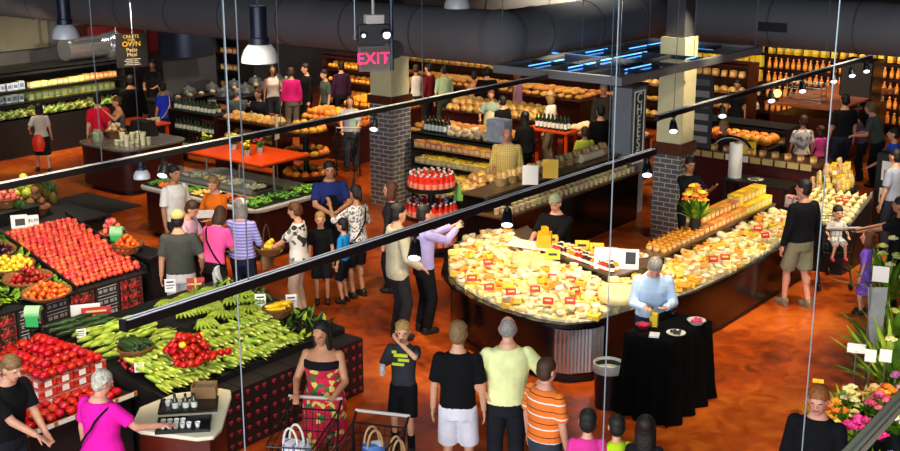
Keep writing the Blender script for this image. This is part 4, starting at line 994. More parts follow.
# ---- corn table
t = thing('corn_table', 'large black table heaped with corn and vegetables', 'display stand', (7.18, 9.32, 0))
m = MB(); m.add([(0, 0, 0), (2.7, 0, 0), (2.7, 2.1, 0), (0, 2.1, 0), (0, 0, .76), (2.7, 0, .76), (2.7, 2.1, .98), (0, 2.1, .98)], [(3, 2, 1, 0), (4, 5, 6, 7), (0, 1, 5, 4), (1, 2, 6, 5), (2, 3, 7, 6), (3, 0, 4, 7)])
m.build('sloping_body', blk, t)
def zc(y): return .76 + (y - 9.32) / 2.1 * .22
def heartcrate():
    o = MB().b2(-.185, .185, 0, .28, 0, .135).build('corn_crate', mat('crate_brown_black', '1f1516', 0.55, noise=.15))
    q = MB()
    for e in (-.11, .02, .13):
        q = MB(); q.sph((e - .012, -.003, .075), (.017, .005, .017), 8, 6); q.sph((e + .012, -.003, .075), (.017, .005, .017), 8, 6); q.add([(e - .028, -.005, .07), (e + .028, -.005, .07), (e, -.005, .035), (e - .028, 0, .07), (e + .028, 0, .07), (e, 0, .035)], [(0, 1, 2), (5, 4, 3), (0, 2, 5, 3), (2, 1, 4, 5), (1, 0, 3, 4)])
        q.build('red_heart_print', mat('heart_red', '9c2430', .5), o)
    return o
HC_ = Kind('corn_crate', 'crate', heartcrate)
for c in range(7):
    for r in range(5):
        HC_.put((7.38 + .385 * c, 9.03, .005 + .138 * r), 'red heart crate, ' + ORD[r] + ' row up, ' + ORD[c] + ' from the left below the corn', 'heart-printed crates below the corn')
husk = mat('corn_husk', 'b9cc50', .5, var=.22, hue=.018, col2='7ea02c', nscale=11, bump=.3); silk = mat('corn_tip', 'd6dc7a', .6, var=.15)
def corn():
    m = MB(); L = .25
    m.cone((0, -.125, 0), (0, -.10, 0), .012, .020, 9); m.cone((0, -.10, 0), (0, 0, 0), .022, .030, 9, False); m.cone((0, 0, 0), (0, .09, 0), .030, .019, 9, False)
    for k in range(3):
        a = k * 2.1; m.add([(.024 * math.cos(a) - .012, -.02, .024 * math.sin(a)), (.024 * math.cos(a) + .012, -.02, .024 * math.sin(a)), (.04 * math.cos(a), .15, .04 * math.sin(a)), (.03 * math.cos(a), .06, .034 * math.sin(a))], [(0, 1, 2), (0, 2, 3), (1, 3, 2)])
    o = m.build('corn_cob', husk); q = MB(); q.cone((0, .088, 0), (0, .125, 0), .018, .006, 7); q.build('tip', silk, o); return o
CORN = Kind('corn_cob', 'corn', corn)
n = 0
for r in range(4):
    for c in range(37):
        x = 7.24 + .053 * c
        if rnd.random() < .03: continue
        y = 9.42 + .165 * r + rnd.uniform(-.03, .03)
        CORN.put((x, y, zc(y) + .055 + r * .035 + rnd.uniform(0, .03)), 'green corn cob in the ' + ORD[r] + ' band from the near edge of the corn table', 'corn cobs along the near edge', (rnd.uniform(-.1, .25), rnd.uniform(0, 6), math.pi + rnd.uniform(-.18, .18)))
for r in range(7):
    for c in range(6):
        x = 7.3 + .14 * c + rnd.uniform(-.03, .03); y = 10.2 + .12 * r
        if 7.55 < x and y < 10.85 and x < 8.5: pass
        CORN.put((x, y, zc(y) + .10 + rnd.uniform(0, .06)), 'pale green corn cob heaped on the left rear of the corn table', 'corn cobs on the left rear', (rnd.uniform(-.15, .15), rnd.uniform(0, 6), -math.pi / 2 + rnd.uniform(-.35, .35)), 1.1)
def bunch():
    m = MB()
    for k in range(7):
        a = -.6 + .2 * k; p = Vector((0, 0, 0)); d = Vector((math.sin(a), math.cos(a), -.12))
        pts = [p + d * (.24 * s) + Vector((0, 0, .10 * s * (1 - s))) for s in (0, .25, .5, .75, 1)]
        for i in range(4): m.cone(pts[i], pts[i + 1], (.012, .02, .021, .018)[i], (.02, .021, .018, .007)[i], 7, i in (0, 3))
    o = m.build('green_plantain_bunch', mat('plantain_green', 'a6bc3a', .4, var=.15, hue=.01, col2='7f9c2c', nscale=7)); return o
BUN = Kind('green_plantain_bunch', 'plantains', bunch)
for k in range(26):
    c = k % 7; r = k // 7
    x = 8.55 + .16 * c + rnd.uniform(-.04, .04); y = 10.05 + .28 * r + rnd.uniform(-.05, .05)
    BUN.put((min(x, 9.7), y, zc(y) + .10 + .03 * r), 'bunch of bright green plantains on the right rear of the corn table', 'plantain bunches on the corn table', (rnd.uniform(-.2, .35), 0, math.pi - .7 + rnd.uniform(-.5, .5)), 1.1)
p = at(186, 352, 1.0); p.z = zc(p.y) + .12
b_ = basket('tomato_basket', 'tipped round basket spilling red tomatoes over the corn', p, .24, .22, .09, 0, rad(20))
fill(TOM, p + Vector((0, -.02, 0)), .26, .24, .06, 44, 'red tomato spilling from the tipped basket on the corn', 'tomatoes in the tipped basket', .043, rad(20), .35)
for k in range(5): TOMY.put((p.x - .12 + .08 * k, p.y - .1 + .07 * (k % 3), p.z + .22), 'yellow tomato among the red ones on the corn', 'yellow tomatoes on the corn', (k, k, 0))
for k in range(9): TOM.put((p.x - .28 + .07 * k, p.y - .30 - .03 * (k % 3), p.z + .09), 'red tomato rolled onto the corn below the basket', 'tomatoes rolled onto the corn', (k, k, 0))
def zucc():
    m = MB(); pts = [(0, -.12, 0), (0, -.09, .0), (0, 0, .006), (0, .08, .004), (0, .11, 0)]; rr = (.012, .022, .025, .023, .012)
    for i in range(4): m.cone(pts[i], pts[i + 1], rr[i], rr[i + 1], 9, i in (0, 3))
    m.m(1); m.cone((0, .11, 0), (0, .135, .004), .009, .011, 7)
    return m.build('zucchini', [mat('zucchini_green', '24381c', .35, var=.25, col2='36522a', nscale=20), stem])
ZUC = Kind('zucchini', 'zucchini', zucc)
p = at(112, 362, 1.0); p.z = zc(p.y) + .1; p.x = max(p.x, 7.42)
basket('zucchini_basket', 'round wicker basket of dark green zucchini beside the white price tag', p, .19, .17, .12)
for k in range(16): ZUC.put(p + Vector((-.11 + .044 * (k % 6), rnd.uniform(-.02, .02), .14 + .035 * (k // 6))), 'dark green zucchini heaped in the wicker basket', 'zucchini in the basket', (rnd.uniform(-.1, .1), 0, rnd.uniform(-.25, .25)), 1.15)
for k in range(14):
    y = 11.0 + .13 * (k % 3); ZUC.put((7.3 + .12 * (k // 3), y + .1, zc(y + .1) + .10), 'green zucchini loose along the back of the corn table', 'loose zucchini on the corn table', (0, 0, 1.4 + rnd.uniform(-.2, .2)), 1.1)
RAD = one('radish', 'radish', fruit_mb(.02, 1.1, .1, 8), [mat('radish_red', 'b01830', .35, var=.2), stem], 1.2)
p = at(126, 386, .9)
for k in range(40): RAD.put((7.26 + rnd.uniform(-.05, .2), 10.02 + rnd.uniform(-.15, .2), zc(9.8) + .10 + rnd.uniform(0, .05)), 'small red radish in the heap left of the corn', 'radishes left of the corn', (k, k, 0))
# greens at the right end, lemon squash bowl
m = MB()
for k in range(300):
    x = rnd.uniform(9.05, 9.83); y = rnd.uniform(9.4, 11.3); m.m(rnd.choice((0, 1, 2, 2)))
    leaf(m, (x, y, zc(y) + .01), rnd.uniform(.10, .2), rnd.uniform(.03, .06), rnd.uniform(0, 6.3), rnd.uniform(.2, 1.0))
o = m.build('mixed_salad_greens', leafm + [mat('leaf_dark', '26331c', .6, col2='151c12')], sharp=3); tag(o, 'loose dark and green salad leaves at the right end of the corn table', 'greens', None, 'stuff')
p = Vector((9.3, 9.85, zc(9.85) + .14)); basket('squash_bowl', 'round dark bowl of yellow squash beside the dress woman', p, .17, .17, .09)
SQ = Kind('yellow_squash', 'squash', lambda: (lambda m: m.build('yellow_squash', [mat('squash_yellow', 'f0c41c', .35, var=.1), stem]))(MB().cone((0, -.09, 0), (0, 0, 0), .02, .032, 9).cone((0, 0, 0), (0, .08, .01), .032, .013, 9)))
for k in range(10): SQ.put(p + Vector((-.09 + .045 * (k % 5), rnd.uniform(-.02, .02), .09 + .045 * (k // 5))), 'yellow squash in the round dark bowl', 'yellow squash in the bowl', (0, 0, rnd.uniform(-.3, .3) + 1.0))
for k, (x, y, lb) in enumerate(((9.35, 10.2, 'white leaflet standing above the yellow squash'), (9.62, 9.95, 'white price card on a stake right of the squash bowl'), (8.85, 11.25, 'white price card behind the plantains'))):
    card(lb, (x, y, zc(y) + .12), .13, .16, whtc, stripes=LINES)
card('white price tag above the zucchini basket', (7.28, 10.85, zc(10.85) + .12), .1, .1, whtc, stripes=LINES)
card('white price tag at the left edge of the radishes', (7.24, 9.8, zc(9.8) + .1), .1, .1, whtc)
# ---- sample stand, near left
t = thing('sample_stand', 'demonstration stand with rounded white top and mahogany front', 'stand', (0, 0, 0))
top = [(6.28, 8.55), (6.5, 8.02), (6.62, 7.93), (6.78, 8.0), (7.35, 8.5), (7.45, 8.62), (7.42, 8.74), (7.05, 9.0), (6.62, 9.0), (6.3, 8.72)]
m = MB().prism(top, .91, .95); m.build('worktop', mat('worktop_cream', 'ece6c8', .3, noise=.05), t, bev=.01)
c0 = Vector((6.75, 8.5)); ins = [tuple(c0 + (Vector(p) - c0) * .86) for p in top]
MB().prism(ins, .02, .91).build('cabinet', mat('mahogany', '5c1c12', .35, noise=.35, nscale=3), t)
tr = mat('tray_black', '0f1012', .3)
def tray(label, x, y, w, d, z, rz):
    t = thing('serving_tray', label, 'tray', (x, y, z), rz)
    MB().b2(-w / 2, w / 2, -d / 2, d / 2, 0, .012).build('tray_floor', tr, t)
    m = MB(); m.b2(-w / 2, w / 2, -d / 2, -d / 2 + .012, .012, .03); m.b2(-w / 2, w / 2, d / 2 - .012, d / 2, .012, .03); m.b2(-w / 2, -w / 2 + .012, -d / 2, d / 2, .012, .03); m.b2(w / 2 - .012, w / 2, -d / 2, d / 2, .012, .03); m.build('tray_lip', tr, t); return t
rz = rad(-52 + 8)
tray('black tray of sample cups nearest the white-haired woman', 6.60, 8.32, .50, .33, .95, rz); tray('black tray holding bottles and cups at the back of the stand', 6.92, 8.63, .56, .33, .95, rz)
def cup():
    o = MB().lathe([(.018, 0), (.026, .045), (.028, .046), (.024, .044), (.017, .004), (1e-6, .004)], 12).build('sample_cup', mat('cup_white', 'f0efe8', .4))
    MB().cone((0, 0, .028), (0, 0, .034), .021, .022, 10).build('food', mat('sample_food', 'd8c07a', .6, var=.3, hue=.05), o); return o
CUP = Kind('sample_cup', 'cup', cup)
ca, sa = math.cos(rz), math.sin(rz)
for k in range(9):
    a, b = -.16 + .06 * (k % 5) , -.06 + .09 * (k // 5); CUP.put((6.58 + a * ca - b * sa, 8.34 + a * sa + b * ca, .9625), 'small white sample cup on the near black tray', 'sample cups on the near tray')
CUP.put((6.58 + .16 * ca + .06 * sa, 8.34 + .16 * sa - .06 * ca, .9625), 'lone sample cup with red contents at the right of the near tray')
for k in range(9):
    a, b = -.20 + .055 * (k % 5), .02 + .07 * (k // 5); CUP.put((6.92 + a * ca - b * sa, 8.63 + a * sa + b * ca, .9625), 'small white sample cup on the back black tray', 'sample cups on the back tray')
def bottle(name, col, cap, r=.03, h=.16, lab='e8e6dc'):
    def fn():
        o = MB().lathe([(1e-6, 0), (r, 0), (r, h * .62), (r * .45, h * .78), (r * .42, h * .95), (1e-6, h * .95)], 12).build(name, mat('glass_' + col, col, .15, var=.1))
        MB().cone((0, 0, h * .93), (0, 0, h), r * .5, r * .5, 10).build('cap', mat('cap_' + cap, cap, .4), o)
        MB().cone((0, 0, h * .15), (0, 0, h * .5), r * 1.03, r * 1.03, 12, False).build('label', mat('label_' + lab, lab, .6), o); return o
    return fn
SB = Kind('dressing_bottle', 'bottle', bottle('dressing_bottle', '3c4a2c', '22221f'))
for k, (a, b) in enumerate(((-.12, -.09), (-.02, -.09), (.06, -.09))):
    SB.put((6.92 + a * ca - b * sa, 8.63 + a * sa + b * ca, .9625), ['leftmost', 'middle', 'rightmost'][k] + ' small dark dressing bottle on the back sample tray', 'dressing bottles on the sample stand')
p = at(200, 392, .95); t = thing('cardboard_box', 'open brown cardboard carton on the sample stand edge', 'box', (7.18, 8.70, .95), rad(-48))
cb = mat('cardboard', '9a7248', .8, noise=.15)
m = MB(); m.b2(-.12, .12, -.09, -.08, 0, .13); m.b2(-.12, .12, .08, .09, 0, .13); m.b2(-.12, -.11, -.08, .08, 0, .13); m.b2(.11, .12, -.08, .08, 0, .13); m.b2(-.11, .11, -.08, .08, 0, .01); m.build('carton', cb, t)
MB().b2(-.1, .1, -.07, .07, .01, .10).build('contents', mat('carton_inside', '6a5a48', .8), t)
# ---- tasting table amid the shoppers
# ---------------------------------------------------------------- tasting group, salad bar, deli island, chilled cases, back left
brown = mat('counter_maroon', '3a1612', .35, noise=.3, nscale=3); steel = mat('steel_brushed', 'a8adb0', .3, metal=.8, noise=.1)
black_g = mat('black_gloss', '0d0d0f', .18)
table('tasting_table', 'small dark tasting table between the shoppers in pink and orange', 10.85, 11.45, 12.62, 13.3, .9, colr=mat('table_dark_brown', '2a1a14', .4, noise=.2))
def plate(label, p, r, foodcol, n=7, group=None):
    t = thing('plate', label, 'plate', p, 0, group)
    MB().lathe([(1e-6, 0), (r * .6, 0), (r, .018), (r * .98, .022), (r * .6, .006), (1e-6, .006)], 18).build('dish', mat('dish_white', 'dedcd2', .3), t)
    for k in range(n):
        a = k * 2.4; q = r * .55 * math.sqrt(k / n)
        MB().sph((q * math.cos(a), q * math.sin(a), .03), (r * .22, r * .18, r * .14), 7, 5).build('food_piece', mat('food_' + foodcol, foodcol, .6, noise=.3, nscale=30), t)
    return t
plate('plate of yellow snack pieces on the small tasting table', (11.0, 12.8, .9), .13, 'e8b02a'); plate('plate of orange snack pieces at the far side of the tasting table', (11.25, 13.1, .9), .12, 'e8741e')
t = thing('paper_sheet', 'sheet of white paper held by the woman in orange', 'paper', (0, 0, 0), 0)
hp = stand(214, 176, 1.66); e = Vector((-hp[0], -hp[1], 0)).normalized(); t.location = at(206, 214, 1.13); t.rotation_euler = (0, 0, rad(-40))
m = MB(); m.box((0, 0, 0), (.28, .21, .004), tilt=Matrix.Rotation(.35, 3, 'X')); m.build('sheet', whtc, t)
p = stand(297, 203, 1.66); q = Vector((p[0], p[1], 0)) + Vector((-.25, .32, .93))
basket('serving_basket', 'round woven basket of yellow bread held by the floral blouse', q, .2, .2, .09)
fill(LEM, q, .16, .16, .04, 16, 'yellow bread piece in the held woven basket', 'bread pieces in the held basket', .035)
t = thing('shoulder_bag', 'tan leather shoulder bag beside the purple striped top', 'bag', Vector((11.1, 11.93, .72)), rad(20))
MB().loft([((0, 0, 0), .15, .06), ((0, 0, .12), .16, .075), ((0, 0, .24), .12, .05)], 16).build('bag_body', mat('leather_tan', '8a6840', .5, noise=.3), t)
m = MB(); m.tube([Vector((.12 * math.cos(a), 0, .2 + .42 * math.sin(a))) for a in [math.pi * k / 12 for k in range(13)]], .009, 6); m.build('bag_strap', mat('leather_dark', '4a3420', .5), t)
p = stand(423, 206, 1.78)
t = thing('camera_bag', 'black and white camera bag slung behind the man in lilac', 'bag', at(414, 263, .93), rad(-20))
MB().b2(-.06, .06, -.10, .10, 0, .2).build('bag_body', blk, t, bev=.02); MB().b2(-.068, -.058, -.07, .07, .02, .14).build('white_patch', whtc, t)
m = MB(); m.tube([Vector((.0, .08 * math.cos(a), .2 + .22 * math.sin(a))) for a in [math.pi * k / 10 for k in range(11)]], .01, 6); m.build('bag_strap', blk, t)
w = Vector((p[0], p[1], 0)); d = Vector((math.cos(rad(-62 - 52 + 90)), math.sin(rad(-62 - 52 + 90)), 0))
t = thing('compact_camera', 'small camera held up by the man in the lilac shirt', 'camera', w + d * .57 + Vector((0, 0, 1.44)), rad(-62 - 52))
MB().b2(-.055, .055, -.014, .014, 0, .065).build('camera_body', mat('camera_silver', '6a6c70', .3, metal=.5), t, bev=.005); MB().cone((.01, .014, .033), (.01, .035, .033), .022, .02, 14).build('lens', black_g, t)
p = stand(397, 205, 1.80)
t = thing('red_card', 'small red and white card in the hand of the blazer man', 'card', (p[0] - .05, p[1] - .28, .93), rad(30)); MB().box((0, 0, 0), (.09, .006, .06), tilt=Matrix.Rotation(.6, 3, 'X')).build('card', redc, t)
b = boy.location
t = thing('plastic_cup', 'clear plastic cup held by the blond boy', 'cup', hand_world(boy, 1.45, (.185, .345, 1.17))); MB().lathe([(1e-6, 0), (.026, 0), (.033, .11), (.031, .11), (.024, .004), (1e-6, .004)], 14).build('cup_wall', mat('cup_clear', 'dfe6ea', .1, alpha=.45), t); MB().cone((0, 0, .005), (0, 0, .05), .023, .027, 12).build('drink', mat('drink_pale', 'd8d4c0', .2), t)
# bits on the rear edge of the corn table and the far wicker goods
p = Vector((9.30, 11.32, zc(11.32) + .0))
q = card('tilted red and white leaflet box behind the corn', p, .22, .16, redc, stripes=[(0, .5, .12, .95), (0, .5, .95, .12)])
t = thing('paper_bag', 'crumpled white paper bag beside the red and white leaflet box', 'bag', (9.62, 11.28, zc(11.28)), .4)
m = MB(); m.loft([((0, 0, 0), .06, .05), ((.01, 0, .08), .075, .055), ((0, .01, .16), .06, .05), ((.01, 0, .24), .07, .02), ((.02, 0, .25), .03, .01)], 9); m.build('crumpled_paper', mat('paper_crumpled', 'd2d4d6', .7, bump=1.0, nscale=20, noise=.2), t, sharp=.3)
# ---- salad bar
X0, X1, Y0, Y1 = 12.65, 14.6, 13.85, 16.9
t = thing('salad_bar', 'maroon salad bar island with steel rim and rows of food wells', 'salad bar', (X0, Y0, 0))
w, d = X1 - X0, Y1 - Y0
def rr(x0, x1, y0, y1, r, n=5):
    P_ = []
    for cx, cy, a0 in ((x1 - r, y1 - r, 0), (x0 + r, y1 - r, 90), (x0 + r, y0 + r, 180), (x1 - r, y0 + r, 270)):
        for k in range(n + 1): a = rad(a0 + 90 * k / n); P_.append((cx + r * math.cos(a), cy + r * math.sin(a)))
    return P_
MB().prism(rr(.08, w - .08, .08, d - .08, .22), .1, .84).build('base', brown, t); MB().prism(rr(.15, w - .15, .15, d - .15, .2), 0, .1).build('plinth', blk, t)
rimP = rr(0, w, 0, d, .28); MB().prism(rimP, .84, .90).build('steel_rim', mat('rim_grey', 'a4a49e', .35, noise=.1), t, bev=.012)
FOODS = [('6aa02a', '3f7a1e'), ('8ab83a', '4f8a22'), ('e07830', 'b0441c'), ('d8cfae', 'b8a880'), ('c03028', '8a1c14'), ('e8d070', 'd0a830'), ('4f8a2a', '2f5f1c'), ('d8d4c4', 'a8b478')]
def food_pan(label, x0, x1, y0, y1, z, kind, parent_label='', h=.05, n=26):
    t = thing('food_pan', label, 'food pan', ((x0 + x1) / 2, (y0 + y1) / 2, z))
    a, b = (x1 - x0) / 2, (y1 - y0) / 2
    m = MB(); m.b2(-a, a, -b, -b + .015, 0, .03); m.b2(-a, a, b - .015, b, 0, .03); m.b2(-a, -a + .015, -b + .015, b - .015, 0, .03); m.b2(a - .015, a, -b + .015, b - .015, 0, .03); m.b2(-a + .015, a - .015, -b + .015, b - .015, 0, .006)
    m.build('pan', mat('pan_black', '1a1b1d', .3), t)
    c1, c2 = FOODS[kind % len(FOODS)]
    m = MB()
    for k in range(n):
        m.sph((rnd.uniform(-a + .04, a - .04), rnd.uniform(-b + .04, b - .04), rnd.uniform(.015, h)), (rnd.uniform(.025, .05), rnd.uniform(.025, .05), rnd.uniform(.015, .03)), 6, 4)
    o = m.build('food_fill', mat('salad_' + c1, c1, .5, col2=c2, nscale=18), t); o['kind'] = 'stuff'
    return t
for k in range(8):
    y0 = Y0 + .62 + k * .29
    food_pan(ORD[k] + ' food pan along the near side of the salad bar counted from the lettuce end', X0 + .10, X0 + .52, y0, y0 + .27, .9, (4, 2, 7, 5, 0, 3, 2, 6)[k])
for k in range(3):
    food_pan(ORD[k] + ' big pan of green leaves at the right end of the salad bar', X0 + .12 + k * .57, X0 + .66 + k * .57, Y0 + .10, Y0 + .56, .9, (0, 6, 1)[k], h=.09, n=60)
for k in range(4):
    food_pan(ORD[k] + ' raised pan under the orange shelf of the salad bar', X0 + .72, X0 + 1.12, Y0 + .75 + k * .5, Y0 + 1.2 + k * .5, .98, (7, 3, 5, 3)[k])
m = MB().b2(.68, 1.3, .68, 2.9, .90, .98); m.build('raised_deck', mat('deck_grey', '4a4a48', .4), t)
m = MB().b2(.5, 1.62, .32, 2.45, 1.50, 1.54); m.build('orange_shelf', mat('shelf_orange', 'd2420c', .35, noise=.12), t, bev=.006)
m = MB().b2(.49, 1.63, .31, 2.46, 1.485, 1.50); m.build('shelf_edge', mat('shelf_edge_dark', '2a120c', .5), t)
MB().b2(.94, 1.0, .5, 2.3, 1.462, 1.484).build('shelf_glow_strip', mat('strip_glow', 'ffe6a8', .4, emit=6), t)  # glowing strip added under the shelf to lighten the raised pans
for k in range(3):
    MB().cone((.98, .55 + .85 * k, .98), (.98, .55 + .85 * k, 1.49), .02, .02, 10).build('post', steel, t)
MB().box((.42, 1.6, 1.15), (.01, 2.3, .24), tilt=Matrix.Rotation(.5, 3, 'Y')).build('sneeze_guard', mat('clear_acrylic', 'cfd8d8', .05, spec=.2, alpha=.05), t)
def flowerpot(label, p, n, colr, r=.12):
    t = thing('potted_flowers', label, 'potted plant', p)
    MB().lathe([(1e-6, 0), (.05, 0), (.07, .09), (.06, .09), (1e-6, .08)], 14).build('pot', mat('pot_grey', '9a9a92', .5), t)
    m = MB()
    for k in range(26): leaf(m, (0, 0, .08), rnd.uniform(.08, .16), .03, rnd.uniform(0, 6.3), rnd.uniform(.1, 1.2))
    m.build('foliage', leafm[0], t, sharp=3)
    for k in range(n):
        a = rnd.uniform(0, 6.3); q = r * math.sqrt(rnd.random())
        MB().sph((q * math.cos(a), q * math.sin(a), .12 + rnd.uniform(0, .1) + (r - q) * .6), (.026, .026, .02), 7, 5).build('blossom', mat('blossom_' + colr, colr, .5, var=.15, noise=.2), t)
    return t
for (x, y, n, c_, lb) in ((13.75, 15.5, 16, 'd8d42c', 'bushy pot of yellow flowers in the middle of the orange shelf'), (13.55, 14.95, 10, 'e0d428', 'small pot of yellow flowers near the right end of the orange shelf'), (13.85, 14.95, 8, '9a2c48', 'pot of dark red flowers beside the small yellow pot'), (13.55, 16.0, 7, 'c8cc30', 'little yellow flower pot at the left of the orange shelf'), (13.95, 15.75, 12, 'd8d42c', 'second bushy pot of yellow flowers behind the middle one')):
    flowerpot(lb, (x, y, 1.54), n, c_)
# ---- deli island with marble top
X0, Y0 = 14.2, 19.2
t = thing('deli_island', 'dark maroon deli island with rounded corners and stone top', 'counter', (X0, Y0, 0))
MB().prism(rr(.05, 1.65, .05, 1.65, .3), .1, .9).build('base', brown, t); MB().prism(rr(.14, 1.55, .14, 1.55, .3), 0, .1).build('plinth', blk, t)
MB().prism(rr(0, 1.7, 0, 1.7, .34), .9, .95).build('stone_top', mat('stone_speckled', '77756c', .25, col2='3c3a36', nscale=60), t, bev=.01)
CTUB = one('food_tub', 'tub', MB().lathe([(1e-6, 0), (.045, 0), (.055, .10), (.058, .105), (.058, .12), (1e-6, .122)], 14), mat('tub_pale', 'dfe0b8', .4, var=.25, hue=.06))
for k in range(16): CTUB.put((14.55 + .14 * (k % 4), 19.42 + .16 * (k // 4), .95), 'pale lidded tub standing on the deli island', 'tubs on the deli island', s=(1, 1, rnd.choice((.8, 1.2, 1.9))))
for k in range(8): CTUB.put((14.6 + .13 * (k % 4), 19.5 + .16 * (k // 4), .95 + .25), 'pale tub stacked on top of others on the deli island', 'stacked tubs on the deli island') if False else None
JAR = one('glass_jar', 'jar', MB().lathe([(1e-6, 0), (.10, 0), (.125, .06), (.12, .18), (.08, .22), (.08, .25), (1e-6, .25)], 18), mat('jar_greenish', '9aa88a', .1, noise=.4, nscale=20))
JAR.put((14.5, 20.45, .95), 'big greenish glass jar at the left end of the deli island')
basket('egg_basket', 'wicker basket of pale rolls at the left back of the deli island', (15.0, 20.55, .95), .22, .22, .14)
ROLL = one('bread_roll', 'bread roll', MB().sph((0, 0, 0), (.055, .048, .042), 10, 7), mat('roll_crust', 'e8c89a', .7, var=.12, noise=.25, nscale=12))
fill(ROLL, Vector((15.0, 20.55, .95)), .18, .18, .08, 16, 'pale bread roll in the basket on the deli island', 'rolls on the deli island', .05)
t = thing('dark_hood_box', 'sloping black display box on the deli island', 'display box', (15.25, 20.0, .95)); MB().prism([(0, 0), (.45, 0), (.45, .5), (0, .5)], 0, .32, [(.1, .05), (.4, .05), (.4, .45), (.1, .45)]).build('box', blk, t)
table('tray_table', 'orange topped serving table beyond the deli island', 16.0, 16.75, 20.9, 22.1, .98, colr=mat('shelf_orange', 'd2420c', .35, noise=.12))
for k in range(4): CTUB.put((16.2 + .13 * k, 21.15, .98), 'white paper cup on the orange serving table', 'cups on the orange serving table', s=.9)
t = thing('floor_mat', 'dark rubber floor mat in front of the deli island', 'mat', (12.6, 18.5, 0)); MB().b2(0, 1.4, 0, 1.75, .0, .012).build('mat', mat('rubber_mat', '24201e', .8, noise=.3, nscale=20), t)
t = thing('carrier_bag', 'bright red carrier bag in the hand of the woman at the chilled case', 'bag', (14.45, 22.5, .50), rad(-52)); MB().loft([((0, 0, 0), .10, .05), ((0, 0, .15), .15, .08), ((0, 0, .28), .12, .06), ((0, 0, .36), .05, .03)], 12).build('bag_body', mat('bag_red', 'e8321c', .4, bump=.4), t)
# ---- generic shelving
def shelving(name, label, cat, x0, x1, y0, y1, zs_, face, colr, h, back=True, light=True, plinth=None):
    t = thing(name, label, cat, (x0, y0, 0)); w, d = x1 - x0, y1 - y0
    if face == 'x':
        if back: MB().b2(w - .03, w, 0, d, 0, h).build('back_panel', colr, t)
        for y in (0, d - .03): MB().b2(0, w - .03, y, y + .03, 0, h).build('end_panel', colr, t)
        for z in zs_: MB().b2(0, w - .03, .03, d - .03, z - .025, z).b2(0, .02, .03, d - .03, z - .06, z).build('shelf', colr, t)
        MB().b2(.0, w - .03, .03, d - .03, h - .03, h).b2(0, .02, .03, d - .03, h - .09, h).build('top_board', colr, t)
        if light:
            for z in list(zs_[1:]) + [h - .03]: MB().b2(.03, .06, .08, d - .08, z - .045, z - .028).build('shelf_glow_strip', mat('strip_glow', 'ffe6a8', .4, emit=light if light is not True else 6), t)
        if plinth: MB().b2(-.02, w - .03, .03, d - .03, 0, plinth).build('kick_panel', colr, t)
    else:
        if back: MB().b2(0, w, d - .03, d, 0, h).build('back_panel', colr, t)
        for x in (0, w - .03): MB().b2(x, x + .03, 0, d - .03, 0, h).build('end_panel', colr, t)
        for z in zs_: MB().b2(.03, w - .03, 0, d - .03, z - .025, z).b2(.03, w - .03, 0, .02, z - .06, z).build('shelf', colr, t)
        MB().b2(.03, w - .03, 0, d - .03, h - .03, h).b2(.03, w - .03, 0, .02, h - .09, h).build('top_board', colr, t)
        if light:
            for z in list(zs_[1:]) + [h - .03]: MB().b2(.08, w - .08, .03, .06, z - .045, z - .028).build('shelf_glow_strip', mat('strip_glow', 'ffe6a8', .4, emit=light if light is not True else 6), t)
        if plinth: MB().b2(.03, w - .03, -.02, d - .03, 0, plinth).build('kick_panel', colr, t)
    return t
def row(K, a, b, n, label, group, jit=.01, rz=None, s=(.92, 1.1), skip=0.0):
    a, b = Vector(a), Vector(b)
    for k in range(n):
        if rnd.random() < skip: continue
        p = a.lerp(b, (k + .5) / n) + Vector((rnd.uniform(-jit, jit), rnd.uniform(-jit, jit), 0))
        K.put(p, label, group, (0, 0, rnd.uniform(-.2, .2) if rz is None else rz), rnd.uniform(*s))
def pack(name, cat, w, d, h, colr, var=.25, hue=.03, lab=None, col2=None):
    def fn():
        o = MB().b2(-w / 2, w / 2, -d / 2, d / 2, 0, h).build(name, mat('pack_' + colr, colr, .4, var=var, hue=hue, col2=col2, nscale=25), bev=.004)
        if lab:
            MB().b2(-w * .36, w * .36, -d / 2 - .003, -d / 2, h * .25, h * .75).build('pack_label', mat('lab_' + lab, lab, .5), o)
            MB().b2(-w / 2 - .003, -w / 2, -d * .36, d * .36, h * .25, h * .75).build('pack_label', mat('lab_' + lab, lab, .5), o)
        return o
    return Kind(name, cat, fn)
SALPK = pack('salad_pack', 'salad pack', .15, .13, .16, '86a844', lab='d8dcc0', col2='c0cc70'); WHPK = pack('white_pack', 'pack', .13, .12, .17, 'c8d0d8', lab='5a7ab0')
YGPK = pack('yellow_pack', 'pack', .13, .12, .12, 'd8cc78', lab='f0e8c0'); ORPK = pack('orange_pack', 'pack', .12, .12, .14, 'd89050', lab='f0d8a0')
HEADL = one('lettuce_head', 'lettuce', (lambda m: [leaf(m, (0, 0, 0), .17, .16, k * 2.4, .25 + .07 * k, .5) for k in range(14)] and m)(MB()), mat('head_pale', 'd2d890', .5, var=.2, hue=.04, col2='a8b866'), 3)
